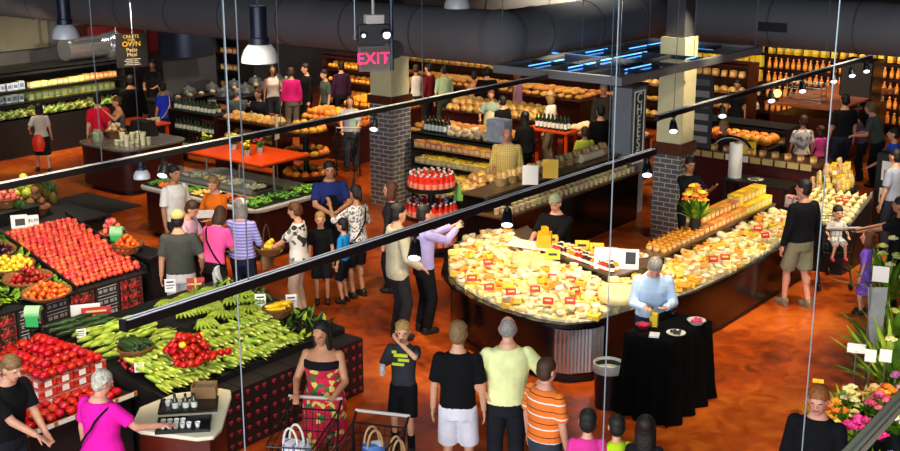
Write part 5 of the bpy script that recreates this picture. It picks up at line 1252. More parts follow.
# chilled wall case, left
XA, XB = 14.0, 18.25
shelving('chilled_case', 'long black chilled produce case along the left wall', 'chilled case', XA, XB, 24.4, 25.6, (.86, 1.22, 1.52), 'y', blk, 1.95, light=9, plinth=.86)
for k in range(2):
    y = 24.5 + .32 * k
    row(HEADL, (XA + .1, y, .89), (XB - .1, y, .89), 15, ['front', 'second'][k] + ' row lettuce head in the chilled wall case', 'lettuce heads in the wall case', s=(.9, 1.25))
row(WHPK, (XA + .1, 24.75, 1.22), (15.6, 24.75, 1.22), 9, 'white and blue pack on the middle shelf of the wall case', 'white packs on the middle shelf'); row(SALPK, (15.7, 24.75, 1.22), (XB - .1, 24.75, 1.22), 14, 'green salad pack on the middle shelf of the wall case', 'salad packs on the middle shelf')
row(WHPK, (XA + .1, 24.65, 1.52), (15.6, 24.65, 1.52), 9, 'white and blue pack on the top shelf of the wall case', 'white packs on the top shelf'); row(YGPK, (15.7, 24.65, 1.52), (17.2, 24.65, 1.52), 10, 'pale yellow pack on the top shelf of the wall case', 'yellow packs on the top shelf'); row(ORPK, (17.2, 24.65, 1.52), (XB - .1, 24.65, 1.52), 7, 'orange pack on the top shelf of the wall case', 'orange packs on the top shelf')
row(SALPK, (XA + .1, 24.95, 1.22), (XB - .1, 24.95, 1.22), 24, 'salad pack at the back of the middle shelf of the wall case', 'rear salad packs in the wall case')
table('case_bay_divider', 'pale upright divider at the right end of the chilled wall case', 18.26, 18.36, 24.4, 25.6, 2.0, cat='panel', colr=steel, legs=False, top=.02)
# red wall cupboards, exhaust hood, menu board
t = thing('wall_cupboards', 'row of dark red wall cupboards above the hot counter', 'cupboard', (18.5, 26.2, 1.75))
for k in range(6):
    dr = MB().b2(.62 * k + .01, .62 * k + .60, -.02, 0, .02, .83).build('cupboard_door', mat('cupboard_red', '7a2222', .45, noise=.15), t)
    MB().cone((.62 * k + .52, -.04, .1), (.62 * k + .52, -.02, .1), .012, .012, 8).build('knob', steel, dr)
MB().b2(0, 3.72, 0, .55, 0, .85).build('carcass', mat('cupboard_dark', '4a1818', .5), t)
e = at_y(114, 50, 25.0); s_ = at_y(64, 50, 25.0)
t = thing('exhaust_duct', 'big shiny steel exhaust duct with flared end above the deli', 'exhaust duct', (s_.x, 25.0, s_.z))
L_ = e.x - s_.x
MB().cone((0, 0, 0), (L_ * .82, 0, 0), .27, .27, 26).build('pipe', mat('steel_shiny', 'c4cad2', .22, metal=.85, noise=.1, nscale=3), t)
m = MB(); m.cone((L_ * .82, 0, 0), (L_ * .86, 0, 0), .30, .30, 26); m.cone((L_ * .86, 0, -.03), (L_, 0, -.05), .33, .40, 26); m.build('flared_end', mat('steel_shiny', 'c4cad2', .22, metal=.85, noise=.1, nscale=3), t)
MB().cone((L_ * .995, 0, -.05), (L_ * 1.0 + .02, 0, -.05), .16, .16, 18).build('dark_opening', mat('vent_black', '08080a', .6), t)
MB().box((L_ * .35, -.22, .16), (L_ * .6, .03, .12)).build('grille', mat('grille_grey', '55585c', .4, metal=.5), t)
MB().b2(.1, .14, -.02, .02, .2, 6.4 - s_.z).build('hanger', steel, t)
c_ = at_y(133, 67, 24.2); h_ = at_y(133, 33, 24.2)
t = thing('menu_board', 'black board in yellow lettering reading create your own pasta meal', 'sign', (c_.x, 24.2, c_.z), rad(-26))
H_ = h_.z - c_.z; MB().b2(-.38, .38, 0, .03, 0, H_).build('board', mat('board_black', '0b0b0b', .6), t)
ye = mat('letter_yellow', 'f2b818', .5, emit=.35)
lettering('menu_lettering', 'CREATE', .11, ye, t, T(0, -.006, H_ * .90) @ FACE_NY); lettering('menu_lettering', 'YOUR', .07, ye, t, T(0, -.006, H_ * .80) @ FACE_NY)
lettering('menu_lettering', 'OWN', .17, ye, t, T(0, -.006, H_ * .68) @ FACE_NY)
lettering('menu_lettering', 'Pasta\nMeal', .13, mat('letter_cream', 'e8c878', .5, emit=.25), t, T(0, -.006, H_ * .44) @ FACE_NY, line=.9)
m = MB()
for k in range(4): m.b2(-.2 + .04 * (k % 2), .2 - .03 * (k % 3), -.005, 0, H_ * (.06 + .055 * k), H_ * (.085 + .055 * k))
m.build('small_print', mat('letter_white', 'c8c4b8', .6), t)
MB().b2(-.37, -.35, 0, .03, H_, 6.4 - c_.z).build('hanger', steel, t); MB().b2(.35, .37, 0, .03, H_, 6.4 - c_.z).build('hanger', steel, t)
# hot counter behind
table('hot_counter', 'long dark hot food counter below the red cupboards', 18.3, 23.2, 23.1, 23.9, 1.0, cat='counter', colr=blk, legs=False)
PANL = one('chafing_dish', 'chafing dish', MB().lathe([(.18, 0), (.2, .05), (.2, .06), (.15, .16), (.05, .2), (.03, .24), (1e-6, .24)], 18), steel)
for k in range(6): PANL.put((18.7 + .75 * k, 23.5, 1.0), ORD[k] + ' steel lidded dish along the hot counter from the left', 'lidded dishes on the hot counter')
for k in range(12): ROLL.put((18.5 + .37 * k, 23.22, 1.04), 'golden roll in the row along the hot counter front', 'rolls on the hot counter', s=1.4)
table('buffet_table', 'dark buffet table with steel warmers below the silver pendant', 19.6, 22.6, 22.38, 23.0, .95, cat='counter', colr=blk, legs=False)
for k in range(4): PANL.put((19.9 + .72 * k, 22.7, .95), ORD[k] + ' steel warmer on the buffet table below the silver pendant', 'warmers on the buffet table', s=1.25)
t = thing('wall_sign', 'small dark menu panel with faint lines behind the cook', 'sign', (20.6, 25.2, 1.9), rad(-20)); MB().b2(-.5, .5, 0, .03, 0, .62).build('board', mat('board_black', '0b0b0b', .6), t)
m = MB(); [m.b2(-.4, .35 - .1 * (k % 2), -.005, 0, .1 + .13 * k, .15 + .13 * k) for k in range(4)]; m.build('small_print', mat('letter_amber', 'b08a3a', .6, emit=.2), t)
MB().b2(-.02, .02, 0, .03, .62, 4.5).build('hanger', steel, t)
shelving('snack_rack', 'black snack rack with orange packets beside the grill hood', 'rack', 21.6, 22.1, 23.95, 24.9, (.4, .85, 1.3, 1.75), 'x', blk, 2.2, light=False)
for i, z in enumerate((.4, .85, 1.3, 1.75)): row(ORPK, (21.75, 24.0, z), (21.75, 24.85, z), 5, 'orange packet on the ' + ORD[i] + ' shelf of the snack rack', 'packets in the snack rack')
# ---- bread racks behind the salad bar
PUMP = fkind('pumpkin', 'pumpkin', .095, .8, 'e8871e', 'f0a83a', rough=.5, dim=.5, hue=.03)
BOT = Kind('wine_bottle', 'bottle', bottle('wine_bottle', '1c2a18', '3a1c1c', .038, .3)); LOAF = one('bread_loaf', 'bread', MB().sph((0, 0, .05), (.085, .14, .06), 10, 7), mat('loaf_crust', 'c98a3c', .7, var=.2, hue=.015, noise=.35, nscale=10))
BAG = one('bagged_bread', 'bread', MB().loft([((0, 0, 0), .08, .10), ((0, 0, .06), .10, .12), ((0, 0, .12), .07, .09), ((0, .0, .15), .03, .04)], 10), mat('bag_bread', 'd9b468', .4, var=.25, hue=.02, col2='b07a34', nscale=12))
OIL = Kind('oil_bottle', 'bottle', bottle('oil_bottle', '2a3a24', '1a1a1c', .045, .24, 'c8ccb8'))
shelving('bottle_rack', 'black three-tier rack of dressing bottles behind the deli island', 'rack', 17.0, 17.5, 19.75, 21.3, (.35, .75, 1.15), 'x', blk, 1.2, light=False, back=False)
for i, z in enumerate((.35, .75, 1.2)): row(OIL, (17.12, 19.85, z), (17.12, 21.2, z), 11, 'dark bottle on the ' + ['bottom', 'middle', 'top'][i] + ' tier of the bottle rack', 'bottles in the bottle rack'); row(OIL, (17.3, 19.85, z), (17.3, 21.2, z), 11, 'rear dark bottle on the ' + ['bottom', 'middle', 'top'][i] + ' tier of the bottle rack', 'bottles in the bottle rack')
shelving('bread_rack', 'dark open bread rack beside the bottle rack', 'rack', 17.0, 17.6, 17.95, 19.7, (.35, .75, 1.1), 'x', brown, 1.15, light=False, back=False)
for i, z in enumerate((.35, .75, 1.15)): row(LOAF, (17.2, 18.05, z), (17.2, 19.6, z), 9, 'brown loaf on the ' + ['bottom', 'middle', 'top'][i] + ' tier of the bread rack', 'loaves in the bread rack', rz=1.57); row(BAG, (17.42, 18.05, z), (17.42, 19.6, z), 8, 'bagged bread on the ' + ['bottom', 'middle', 'top'][i] + ' tier of the bread rack', 'bagged bread in the bread rack')
def round_tier(label, x, y, tiers, name='tiered_stand', cat='display stand', r0=.5):
    t = thing(name, label, cat, (x, y, 0))
    MB().cone((0, 0, 0), (0, 0, tiers[-1][0]), .06, .06, 12).build('pole', blk, t); MB().cone((0, 0, 0), (0, 0, .06), r0 * .7, r0 * .7, 20).build('foot', blk, t)
    for z, r in tiers:
        q = MB().lathe([(1e-6, z - .02), (r, z - .02), (r + .02, z + .05), (r, z + .055), (r - .02, z), (1e-6, z)], 28).build('tier', mat('tier_black', '1b1a1b', .4), t)
    return t
round_tier('round tiered stand of orange pumpkins behind the salad bar', 17.3, 17.3, ((.2, .5), (.62, .5), (1.1, .46)))
for i, (z, r) in enumerate(((.2, .5), (.62, .5), (1.1, .46))):
    for k in range(13):
        a = 6.2832 * k / 13; PUMP.put((17.3 + (r - .1) * math.cos(a), 17.3 + (r - .1) * math.sin(a), z + .075), 'orange pumpkin round the edge of the ' + ['bottom', 'middle', 'top'][i] + ' tier', 'pumpkins on the ' + ['bottom', 'middle', 'top'][i] + ' tier', (0, 0, k))
    if i == 2:
        for k in range(7): PUMP.put((17.3 + .2 * math.cos(k * .9), 17.3 + .2 * math.sin(k * .9), z + .16), 'orange pumpkin heaped at the top of the round stand', 'pumpkins heaped on top', (0, 0, k))
t = thing('hanging_bag_roll', 'white paper bags hanging beside the pumpkin stand', 'paper bags', (16.75, 17.55, 1.0), .3); MB().prism([(-.09, 0), (.09, 0), (.09, .02), (-.09, .02)], 0, .5, [(-.03, 0), (.03, 0), (.03, .02), (-.03, .02)]).build('bags', mat('paper_cream', 'd8d0b0', .7, noise=.1), t)
MB().cone((0, .03, .5), (0, .03, -1.0), .012, .012, 8).build('stake', steel, t)
# fruit tables further back, centre left
def heap_table(label, x0, x1, y0, y1, z, K, nx, ny, lab, group, lay=2, s=(.9, 1.15), colr=None, dz=.05, step=.09, sp=None):
    table('display_table', label, x0, x1, y0, y1, z, colr=colr or brown, legs=False)
    for l in range(lay):
        for i in range(nx - l):
            for j in range(ny - l):
                if l < lay - 1 and 0 < i < nx - l - 1 and 0 < j < ny - l - 1: continue
                x = x0 + .06 + (i + .5 + l * .5) * (x1 - x0 - .12) / nx; y = y0 + .06 + (j + .5 + l * .5) * (y1 - y0 - .12) / ny
                K.put((x + rnd.uniform(-.02, .02), y + rnd.uniform(-.02, .02), z + dz + l * step), lab, group, (rnd.uniform(-.15, .15), rnd.uniform(-.15, .15), rnd.uniform(0, 6)), rnd.uniform(*s))
ORNG = fkind('orange', 'orange', .06, .97, 'f08a14', 'f4a830', rough=.45, dim=.1)
for i, (z) in enumerate((.5, .95, 1.4)):
    pass
shelving('fruit_shelves', 'tall fruit shelves heaped with oranges behind the shoppers in black', 'shelves', 22.6, 23.2, 20.0, 21.9, (.35, .75, 1.15, 1.5), 'x', brown, 1.85, light=8)
for i, z in enumerate((.35, .75, 1.15, 1.5)): row(ORNG, (22.75, 20.1, z + .05), (22.75, 21.8, z + .05), 13, 'orange on the ' + ORD[i] + ' shelf of the tall fruit shelves', 'oranges on the tall shelves'); row(PUMP, (22.95, 20.1, z + .08), (22.95, 21.8, z + .08), 9, 'squash behind the oranges on the ' + ORD[i] + ' shelf', 'squash on the tall shelves')
heap_table('fruit table with orange heaps left of the exit sign', 21.3, 22.4, 18.3, 20.1, .85, ORNG, 8, 13, 'orange heaped on the fruit table left of the exit sign', 'oranges on the fruit table', 2, dz=.05)
heap_table('fruit table heaped with squash near the pale mint tee', 19.4, 20.4, 17.7, 19.7, .8, PUMP, 5, 10, 'squash heaped on the table near the pale mint tee', 'squash on the low table', 2, dz=.075, step=.12)
table('red_counter', 'red-brown serving counter beyond the man in the grey jacket', 18.4, 19.2, 19.9, 21.9, .92, colr=mat('redwood', '9a2c14', .4, noise=.2), legs=False)
for k in range(14): LOAF.put((18.65 + .2 * (k % 2), 20.1 + .12 * k, .93), 'brown bread on the red-brown serving counter', 'bread on the red-brown counter', (0, 0, k))
for k in range(3): card(ORD[k] + ' small white notice stood on the red-brown counter', (18.55, 20.1 + .75 * k, .92), .2, .26, whtc, .1, stripes=LINES)
# ---------------------------------------------------------------- cheese department
K1 = 4.92 / 4.8
outer = [(13.97, 10.03), (13.55, 10.2), (13.18, 10.2), (12.7, 10.03), (12.34, 9.75), (11.9, 9.45), (11.57, 9.02), (11.3, 8.5), (11.16, 8.0), (11.1, 7.4), (11.2, 7.05), (11.45, 6.86), (11.9, 6.74), (12.5, 6.6), (13.2, 6.42), (14.2, 6.36), (15.2, 6.36), (16.2, 6.36), (17.0, 6.36)]
outer = [(a * K1, b * K1) for a, b in outer]
inner = [(13.55, 9.45), (13.5, 9.4), (13.45, 9.35), (13.35, 9.2), (13.2, 9.0), (13.05, 8.7), (12.95, 8.4), (12.85, 8.0), (12.75, 7.8), (12.68, 7.5), (12.62, 7.32), (12.62, 7.22), (12.75, 7.15), (12.95, 7.15), (13.3, 7.15), (14.55, 7.15), (15.6, 7.15), (16.6, 7.15), (17.42, 7.15)]
ZR, ZI = .78, 1.02
t = thing('cheese_counter', 'long curved black cheese counter wrapping round its corner', 'counter', (0, 0, 0))
def inset(P_, Q_, k): return [(a[0] + (b[0] - a[0]) * k, a[1] + (b[1] - a[1]) * k) for a, b in zip(P_, Q_)]
def wall_strip(m, P_, z0, z1, th, Q_):
    R_ = inset(P_, Q_, th); n = len(P_); vs = [(p[0], p[1], z) for z in (z0, z1) for p in P_] + [(p[0], p[1], z) for z in (z0, z1) for p in R_]; fs = []
    for i in range(n - 1):
        fs += [(i, i + 1, n + i + 1, n + i), (2 * n + i, 3 * n + i, 3 * n + i + 1, 2 * n + i + 1), (n + i, n + i + 1, 3 * n + i + 1, 3 * n + i), (i, 2 * n + i, 2 * n + i + 1, i + 1)]
    for e in (0, n - 1): fs.append((e, n + e, 3 * n + e, 2 * n + e))
    m.add(vs, fs); return m
wall_strip(MB(), inset(outer, inner, .10), .10, ZR - .02, .06, inner).build('front_panel', mat('counter_black_panel', '120c0c', .16, noise=.2, nscale=2), t)
wall_strip(MB(), inset(outer, inner, .16), 0, .10, .06, inner).build('plinth', blk, t)
wall_strip(MB(), inset(outer, inner, 0), ZR - .03, ZR + .02, .075, inner).build('rim_ledge', black_g, t)
wall_strip(MB(), inset(outer, inner, .075), ZR - .0, ZR + .05, .012, inner).build('glass_lip', mat('glass_lip', 'cfd6d6', .08, alpha=.3), t)
A3 = [(p[0], p[1], ZR) for p in inset(outer, inner, .07)]; B3 = [(p[0], p[1], ZI) for p in inner]
MB().strip(A3, B3, .03).build('display_deck', mat('deck_paper', 'd8c890', .6, noise=.2, nscale=9), t)
back = [(p[0] + (.38 if k < 13 else .0), p[1] + (.0 if k < 13 else .36)) for k, p in enumerate(inner)]
back[11] = (13.0, 7.40); back[12] = (13.1, 7.51); back[10] = (12.99, 7.45); back[13] = (13.25, 7.51)
for k in (14, 15, 16, 17, 18): back[k] = (inner[k][0], 7.51)
I3 = [(p[0], p[1], 1.14) for p in inner]; K3 = [(p[0], p[1], 1.14) for p in back]
MB().strip(I3, K3, .035).build('upper_shelf', mat('shelf_wood_dark', '5a4634', .3, noise=.2, nscale=4), t)
wall_strip(MB(), inner, ZI - .04, 1.11, .02, back).build('shelf_riser', black_g, t)
wall_strip(MB(), back, 0, 1.105, .06, inner).build('back_panel', mat('counter_black_panel', '120c0c', .16), t)
# corrugated steel panel at the corner
m = MB(); n = 26
pp = [Vector(inset(outer, inner, .095)[k]) for k in (9, 10, 11, 12)]
pts = []
for k in range(n):
    f = .5 + k / (n - 1) * 1.9; i = min(int(f), 2); q = pp[i].lerp(pp[i + 1], f - i); c0_ = Vector((12.5, 8)); d = (q - c0_).normalized(); pts.append(q + d * (.012 + .018 * (k % 2)))
m2 = [(p.x, p.y) for p in pts]; vs = [(x, y, z) for z in (.14, .70) for x, y in m2]; m.add(vs + [(x + .03, y + .03, z) for x, y, z in vs], [(i, i + 1, n + i + 1, n + i) for i in range(n - 1)] + [(2 * n + i, 3 * n + i, 3 * n + i + 1, 2 * n + i + 1) for i in range(n - 1)])
m.build('corrugated_panel', mat('corrugated_steel', 'b9bcc4', .25, metal=.8), t, sharp=.2)
# goods on the deck
def surf(s, k):
    n = len(outer) - 1; f = s * n; i = min(int(f), n - 1); a = Vector(A3[i]).lerp(Vector(A3[i + 1]), f - i); b = Vector(B3[i]).lerp(Vector(B3[i + 1]), f - i)
    return a.lerp(b, k), (b - a)
wrapW = dict(rough=.3, var=.12, hue=.02)
def wedge():
    m = MB().prism([(0, -.075), (.12, -.03), (.12, .03), (0, .075)][::1] if False else [(-.06, -.055), (.09, 0), (-.06, .055)], 0, .055)
    o = m.build('cheese_wedge', mat('cheese_pale', 'f6dc86', .35, var=.14, hue=.02, noise=.12, nscale=14), bev=.004)
    MB().b2(-.045, .0, -.02, .02, .0555, .058).build('label', mat('cheese_label', 'f4efe0', .5), o); return o
WEDGE = Kind('cheese_wedge', 'cheese', wedge)
BLOCK = Kind('cheese_block', 'cheese', lambda: (lambda o: (MB().b2(-.03, .03, -.02, .02, .0655, .068).build('label', mat('cheese_label_red', 'c83020', .5), o), o)[1])(MB().b2(-.065, .065, -.045, .045, 0, .065).build('cheese_block', mat('cheese_yellow', 'f2bc40', .35, var=.15, hue=.025, noise=.15, nscale=12), bev=.008)))
ROUND = Kind('cheese_round', 'cheese', lambda: (lambda o: (MB().cone((0, 0, .046), (0, 0, .049), .035, .035, 14).build('label', mat('round_label', 'd88a3a', .5, hue=.05, var=.2), o), o)[1])(MB().lathe([(1e-6, 0), (.06, 0), (.066, .02), (.06, .045), (1e-6, .045)], 18).build('cheese_round', mat('rind_white', 'f4e6b8', .45, var=.08, noise=.08))))
TUBC = Kind('cheese_tub', 'tub', lambda: (lambda o: (MB().cone((0, 0, .061), (0, 0, .068), .052, .052, 16).build('lid', mat('tub_lid', 'f6f0da', .3, hue=.04, var=.1), o), o)[1])(MB().lathe([(1e-6, 0), (.042, 0), (.05, .06), (1e-6, .061)], 16).build('cheese_tub', mat('tub_cream', 'f0d88a', .3, var=.15, hue=.03))))
WRAPD = one('wrapped_cheese', 'cheese', MB().loft([((0, 0, 0), .05, .07), ((0, 0, .035), .06, .08), ((0, 0, .065), .045, .055), ((0, 0, .075), .02, .02)], 9), mat('cheese_wrap', 'f4e6b0', .15, var=.14, hue=.025, noise=.3, nscale=18), .3)
GRN = one('herb_cheese', 'cheese', MB().b2(-.05, .05, -.04, .04, 0, .05), mat('cheese_herb', '6a8a32', .4, var=.3, col2='b8c86a', nscale=30))
kinds = [(WEDGE, 'pale cheese wedge'), (BLOCK, 'yellow cheese block'), (ROUND, 'white-rinded cheese round'), (TUBC, 'cream cheese tub'), (WRAPD, 'film-wrapped cheese piece')]
zones = ['rounded left end', 'left stretch', 'middle stretch', 'near corner', 'right wing start', 'right wing middle', 'right wing far end']
L_out = 0; cum = [0]
mid = [((Vector(a) + Vector(b)) / 2) for a, b in zip(A3, B3)]
for a, b in zip(mid[:-1], mid[1:]): L_out += (b - a).length; cum.append(L_out)
def s_at(l):
    for i in range(len(cum) - 1):
        if l <= cum[i + 1] or i == len(cum) - 2: return (i + (l - cum[i]) / max(1e-6, cum[i + 1] - cum[i])) / (len(cum) - 1)
l = .08; col_ = 0
while l < L_out - .05:
    s = s_at(l); _, dv = surf(s, 0); dep = dv.length; n = max(3, int(dep / .125))
    z_i = min(6, int(s * 18 / 18 * 7)); zone = zones[0 if s < .2 else 1 if s < .42 else 2 if s < .56 else 3 if s < .69 else 4 if s < .78 else 5 if s < .9 else 6]
    for j in range(n):
        if rnd.random() < .04: continue
        if j == 0 and rnd.random() < .35: pass
        p, _ = surf(min(.999, max(0, s_at(l + rnd.uniform(-.03, .03)))), (j + .6) / (n + .3))
        q = (int(s * 30) * 7 + (j // 2) * 3) % 5 if rnd.random() < .75 else rnd.randrange(5)
        K, nm = kinds[q]
        top_ = 0
        K.put(p + Vector((0, 0, .004)), nm + ' on the ' + zone + ' of the cheese counter', nm + 's on the ' + zone, (rnd.uniform(-.2, .2), rnd.uniform(-.2, .2), rnd.uniform(0, 6.3)), rnd.uniform(.95, 1.3))
        if rnd.random() < .5:
            K, nm = kinds[rnd.randrange(5)]
            K.put(p + Vector((rnd.uniform(-.02, .02), rnd.uniform(-.02, .02), .068)), nm + ' stacked up on the cheese counter ' + zone, nm + 's stacked on the ' + zone, (rnd.uniform(-.3, .3), rnd.uniform(-.3, .3), rnd.uniform(0, 6.3)), rnd.uniform(.9, 1.15))
    l += .145
# red price holders, wheels of cheese, bottles
TAGR = Kind('price_tag', 'price tag', lambda: (lambda o: (MB().box((0, -.006, .06), (.08, .003, .02), tilt=Matrix.Rotation(-.5, 3, 'X')).build('print', mat('card_gold', 'e8c870', .5), o), o)[1])(MB().box((0, 0, .05), (.13, .006, .085), tilt=Matrix.Rotation(-.5, 3, 'X')).build('price_tag', redc)))
for k, (x, y) in enumerate(((488, 263), (472, 279), (489, 288), (511, 293), (535, 290), (553, 278), (571, 281), (548, 302), (570, 302), (595, 294), (575, 291), (590, 283), (713, 260), (725, 258), (765, 236), (758, 229), (593, 272))):
    p = at(x, y + 2, .99)
    p.z = .98; TAGR.put(p, 'red price tag standing among the cheeses, number ' + ORD[k] + ' from the left end' if False else ORD[k] + ' red price tag along the cheese counter counted from its left end', 'red price tags on the cheese counter', (0, 0, rad(-52 + rnd.uniform(-15, 15))), 1.0)
WHEEL = one('large_round_cheese', 'cheese', MB().lathe([(1e-6, 0), (.15, 0), (.165, .03), (.165, .1), (.15, .13), (1e-6, .13)], 24), mat('wheel_rind', 'f0dc9a', .4, var=.1, noise=.12))
WHEEL.put(at(524, 264, 1.0), 'big pale cheese wheel behind the near side goods'); WHEEL.put(at(541, 268, 1.0), 'second big pale cheese wheel right of the first'); 
p = at(618, 300, .98); WHEEL.put(p, 'large yellow cheese wheel in the near corner', None, (0, 0, 0), (1.5, 1.5, 1.1))
ORW = one('orange_cheese', 'cheese', MB().prism([(-.1, -.08), (.1, -.08), (.1, .08), (-.1, .08)], 0, .16), mat('cheddar', 'f2b01c', .4, noise=.12, nscale=6))
for k in range(14):
    p, _ = surf(.34 + .004 * (k % 7), .55 + .06 * (k // 7)); GRN.put(p + Vector((.05 * (k % 7), -.05 * (k // 7), .05)), 'green herb-coated cheese beside the cutting board', 'herb cheeses by the cutting board', (0, 0, k))
SAUS = Kind('wine_bottle', 'bottle', bottle('dark_red_bottle', '3a0e12', 'c02020', .035, .24, 'c83020'))
p = at(640, 298, .98); SAUS.put(p, 'dark bottle with a red cap standing among the corner cheeses')
# upper shelf goods: near side jars, boards, yellow cards
t = thing('cutting_board', 'big white cutting board on the counter before the cheese cutter', 'cutting board', (13.1, 8.72, 1.14), rad(-80)); MB().b2(-.42, .42, -.17, .17, 0, .02).build('board', mat('board_white', 'f0ece0', .4), t, bev=.006)
p = Vector((13.12, 8.62, 1.16)); ORW.put(p, 'big block of yellow cheddar being cut on the white board', None, (0, 0, .5), (1.15, 1.2, 1.15)); ORW.put(p + Vector((.02, .01, .185)), 'cut piece of cheddar resting on top of the big block', None, (0, 0, .9), (.45, .5, .5))
JARK = [Kind('jam_jar', 'jar', bottle('jam_jar_' + n_, c_, 'f0e6d0', .04, .12, 'f4f0e4')) for n_, c_ in (('red', 'b02818'), ('dark', '3a2018'), ('amber', 'd8861c'))]
for k in JARK: k.name = 'jam_jar'
nm3 = ['red', 'dark', 'amber']
for k in range(30):
    f = k / 29; i = 4 + int(f * 6.99) if f < 1 else 10; a = Vector(inner[6]).lerp(Vector(inner[10]), f); 
    for r in range(2):
        q = (k // 4 + r) % 3; JARK[q].put((a.x + .08 + .12 * r, a.y, 1.14), nm3[q] + ' jam jar with pale label on the near upper shelf, ' + ('front' if r == 0 else 'back') + ' row', nm3[q] + ' jars on the near upper shelf', s=rnd.uniform(.85, 1.15))
yc = mat('card_yellow', 'f2c21c', .5); cpos = [(551, 236), (570, 246), (582, 242), (600, 243), (527, 262)]
for k, (x, y) in enumerate(cpos):
    p = at(x, y + 8, 1.14) ; p.x = min(max(p.x, 12.72), 13.35); card(ORD[k] + ' yellow price card on the near upper shelf from the left', (p.x, p.y, 1.14), .19, .13, yc, .2, stripes=[(0, .5, .6, .25)], group='yellow price cards on the upper shelf')
p = Vector((12.78, 7.45, 1.14)); t = card('white menu folder with a food photo at the counter corner', p, .30, .28, whtc, .15, stripes=[(0, .25, .6, .3)]); t = card('second white menu folder leaning beside the first at the corner', (12.95, 7.22, 1.14), .26, .26, whtc, .15, stripes=[(.1, .55, .5, .6)])
CRK = pack('cracker_box', 'cracker box', .12, .09, .11, 'd08a3c', lab='f0d8a0', hue=.03); GOLDB = pack('gold_snack_pack', 'snack pack', .13, .10, .14, 'e8c030', lab='f4e8b0')
AMB = Kind('honey_jar', 'jar', bottle('honey_jar', 'd8902c', 'b8742c', .042, .12, 'e8c88a'))
for k in range(26):
    x = 13.9 + .135 * k
    for r in range(3):
        z2 = 0
        if x < 15.1: AMB.put((x, 7.22 + .11 * r, 1.14), 'amber honey jar on the right wing upper shelf nearest the column', 'honey jars on the right wing shelf'); 
        elif x < 16.4: CRK.put((x, 7.23 + .11 * r, 1.14), 'brown cracker box on the right wing upper shelf behind the flowers', 'cracker boxes on the right wing shelf'); CRK.put((x, 7.23 + .11 * r, 1.252), 'brown cracker box stacked on another on the right wing shelf', 'stacked cracker boxes') if r > 0 else None
        else: GOLDB.put((x, 7.23 + .11 * r, 1.14), 'yellow snack pack at the far end of the right wing shelf', 'yellow snack packs on the right wing shelf'); GOLDB.put((x, 7.23 + .11 * r, 1.282), 'yellow snack pack stacked at the far end of the right wing shelf', 'stacked yellow snack packs') if r > 0 else None
for k in range(6): plate(ORD[k] + ' dish of antipasti behind the corner jars', (13.25 + .28 * k, 7.38 if k else 7.42, 1.142), .12, ('e8c070', 'd8a050', 'a8b060', 'e8d8a0', 'c89048', 'e0c880')[k], 8) if k < 2 else None
# flower vase by the column
t = thing('flower_vase', 'bouquet of orange and yellow flowers in a vase by the brick column', 'flowers', (15.95, 7.33, 1.14 + .0)) if False else None
fp = at(686, 232, 1.14); fp.y = 7.40
def bouquet(label, p, cols, n, r, h, leafc=0, name='flower_bouquet', vase='vase_dark', group=None, big=1.0):
    t = thing(name, label, 'flowers', p, 0, group)
    MB().lathe([(1e-6, 0), (.06, 0), (.09, .1), (.08, .2), (.095, .24), (.08, .24), (1e-6, .2)], 16).build('vase', mat(vase, '22262a', .3), t)
    m = MB()
    for k in range(60):
        m.m(rnd.choice((0, 0, 1))); leaf(m, (rnd.uniform(-.05, .05), rnd.uniform(-.05, .05), .2), rnd.uniform(.5, 1.0) * h, .05 * big, rnd.uniform(0, 6.3), rnd.uniform(.35, 1.45), .3)
    m.build('foliage', leafm, t, sharp=3)
    for k in range(n):
        a = rnd.uniform(0, 6.3); q = r * math.sqrt(rnd.random()); c_ = cols[k % len(cols)]
        m = MB(); z = .22 + h * (1 - .5 * (q / r) ** 2) * rnd.uniform(.75, 1)
        b = (q * math.cos(a), q * math.sin(a), z); m.sph(b, (.03 * big, .03 * big, .022 * big), 8, 5)
        for e in range(5): m.sph((b[0] + .028 * big * math.cos(e * 1.26), b[1] + .028 * big * math.sin(e * 1.26), z - .005), (.02 * big, .02 * big, .012 * big), 6, 4)
        m.build('blossom', mat('blossom_' + c_, c_, .5, noise=.25, nscale=20), t)
    return t
bouquet('bouquet of orange and yellow flowers with tall greens by the brick column', (fp.x, 7.33, 1.14), ['f08a1e', 'f4c82a', 'e05a1c'], 26, .24, .5, big=1.35)
CREAM = one('dip_tub', 'tub', MB().lathe([(1e-6, 0), (.045, 0), (.055, .10), (.058, .105), (.058, .12), (1e-6, .122)], 14), mat('tub_dip', 'ecd8a0', .4, var=.15, hue=.04))
# aisle side: olive bar
X0, X1, Y0, Y1 = 14.75, 19.0, 10.42, 11.3
t = thing('olive_bar', 'long black olive bar with lit rows of tubs behind the cheese cutter', 'counter', (X0, Y0, 0)); w, d = X1 - X0, Y1 - Y0
MB().b2(0, w, .04, d, 0, .88).build('base', mat('counter_black_panel', '120c0c', .16), t); MB().b2(-.03, w, 0, d + .03, .88, .92).build('worktop', mat('worktop_wood', '6a4a30', .3, noise=.2), t, bev=.008)
MB().b2(.05, w - .05, .45, d, .92, 1.16).build('riser', black_g, t); MB().b2(.03, w - .03, .40, d + .02, 1.16, 1.19).build('upper_ledge', mat('shelf_wood_dark', '5a4634', .3), t)
for k in range(26):
    for r in range(2):
        CREAM.put((X0 + .12 + .16 * k, Y0 + .10 + .16 * r, .92), 'small pale tub in the ' + ('near' if r == 0 else 'far') + ' row of the olive bar', 'tubs on the olive bar', s=(.95, .95, .8))
for k in range(3):
    food_pan(ORD[k] + ' dark pan of olives on the left part of the olive bar', X0 - .0 + .05 + .42 * k, X0 + .42 + .42 * k, Y0 + .03, Y0 + .38, .93, (0, 6, 4)[k]) if False else None
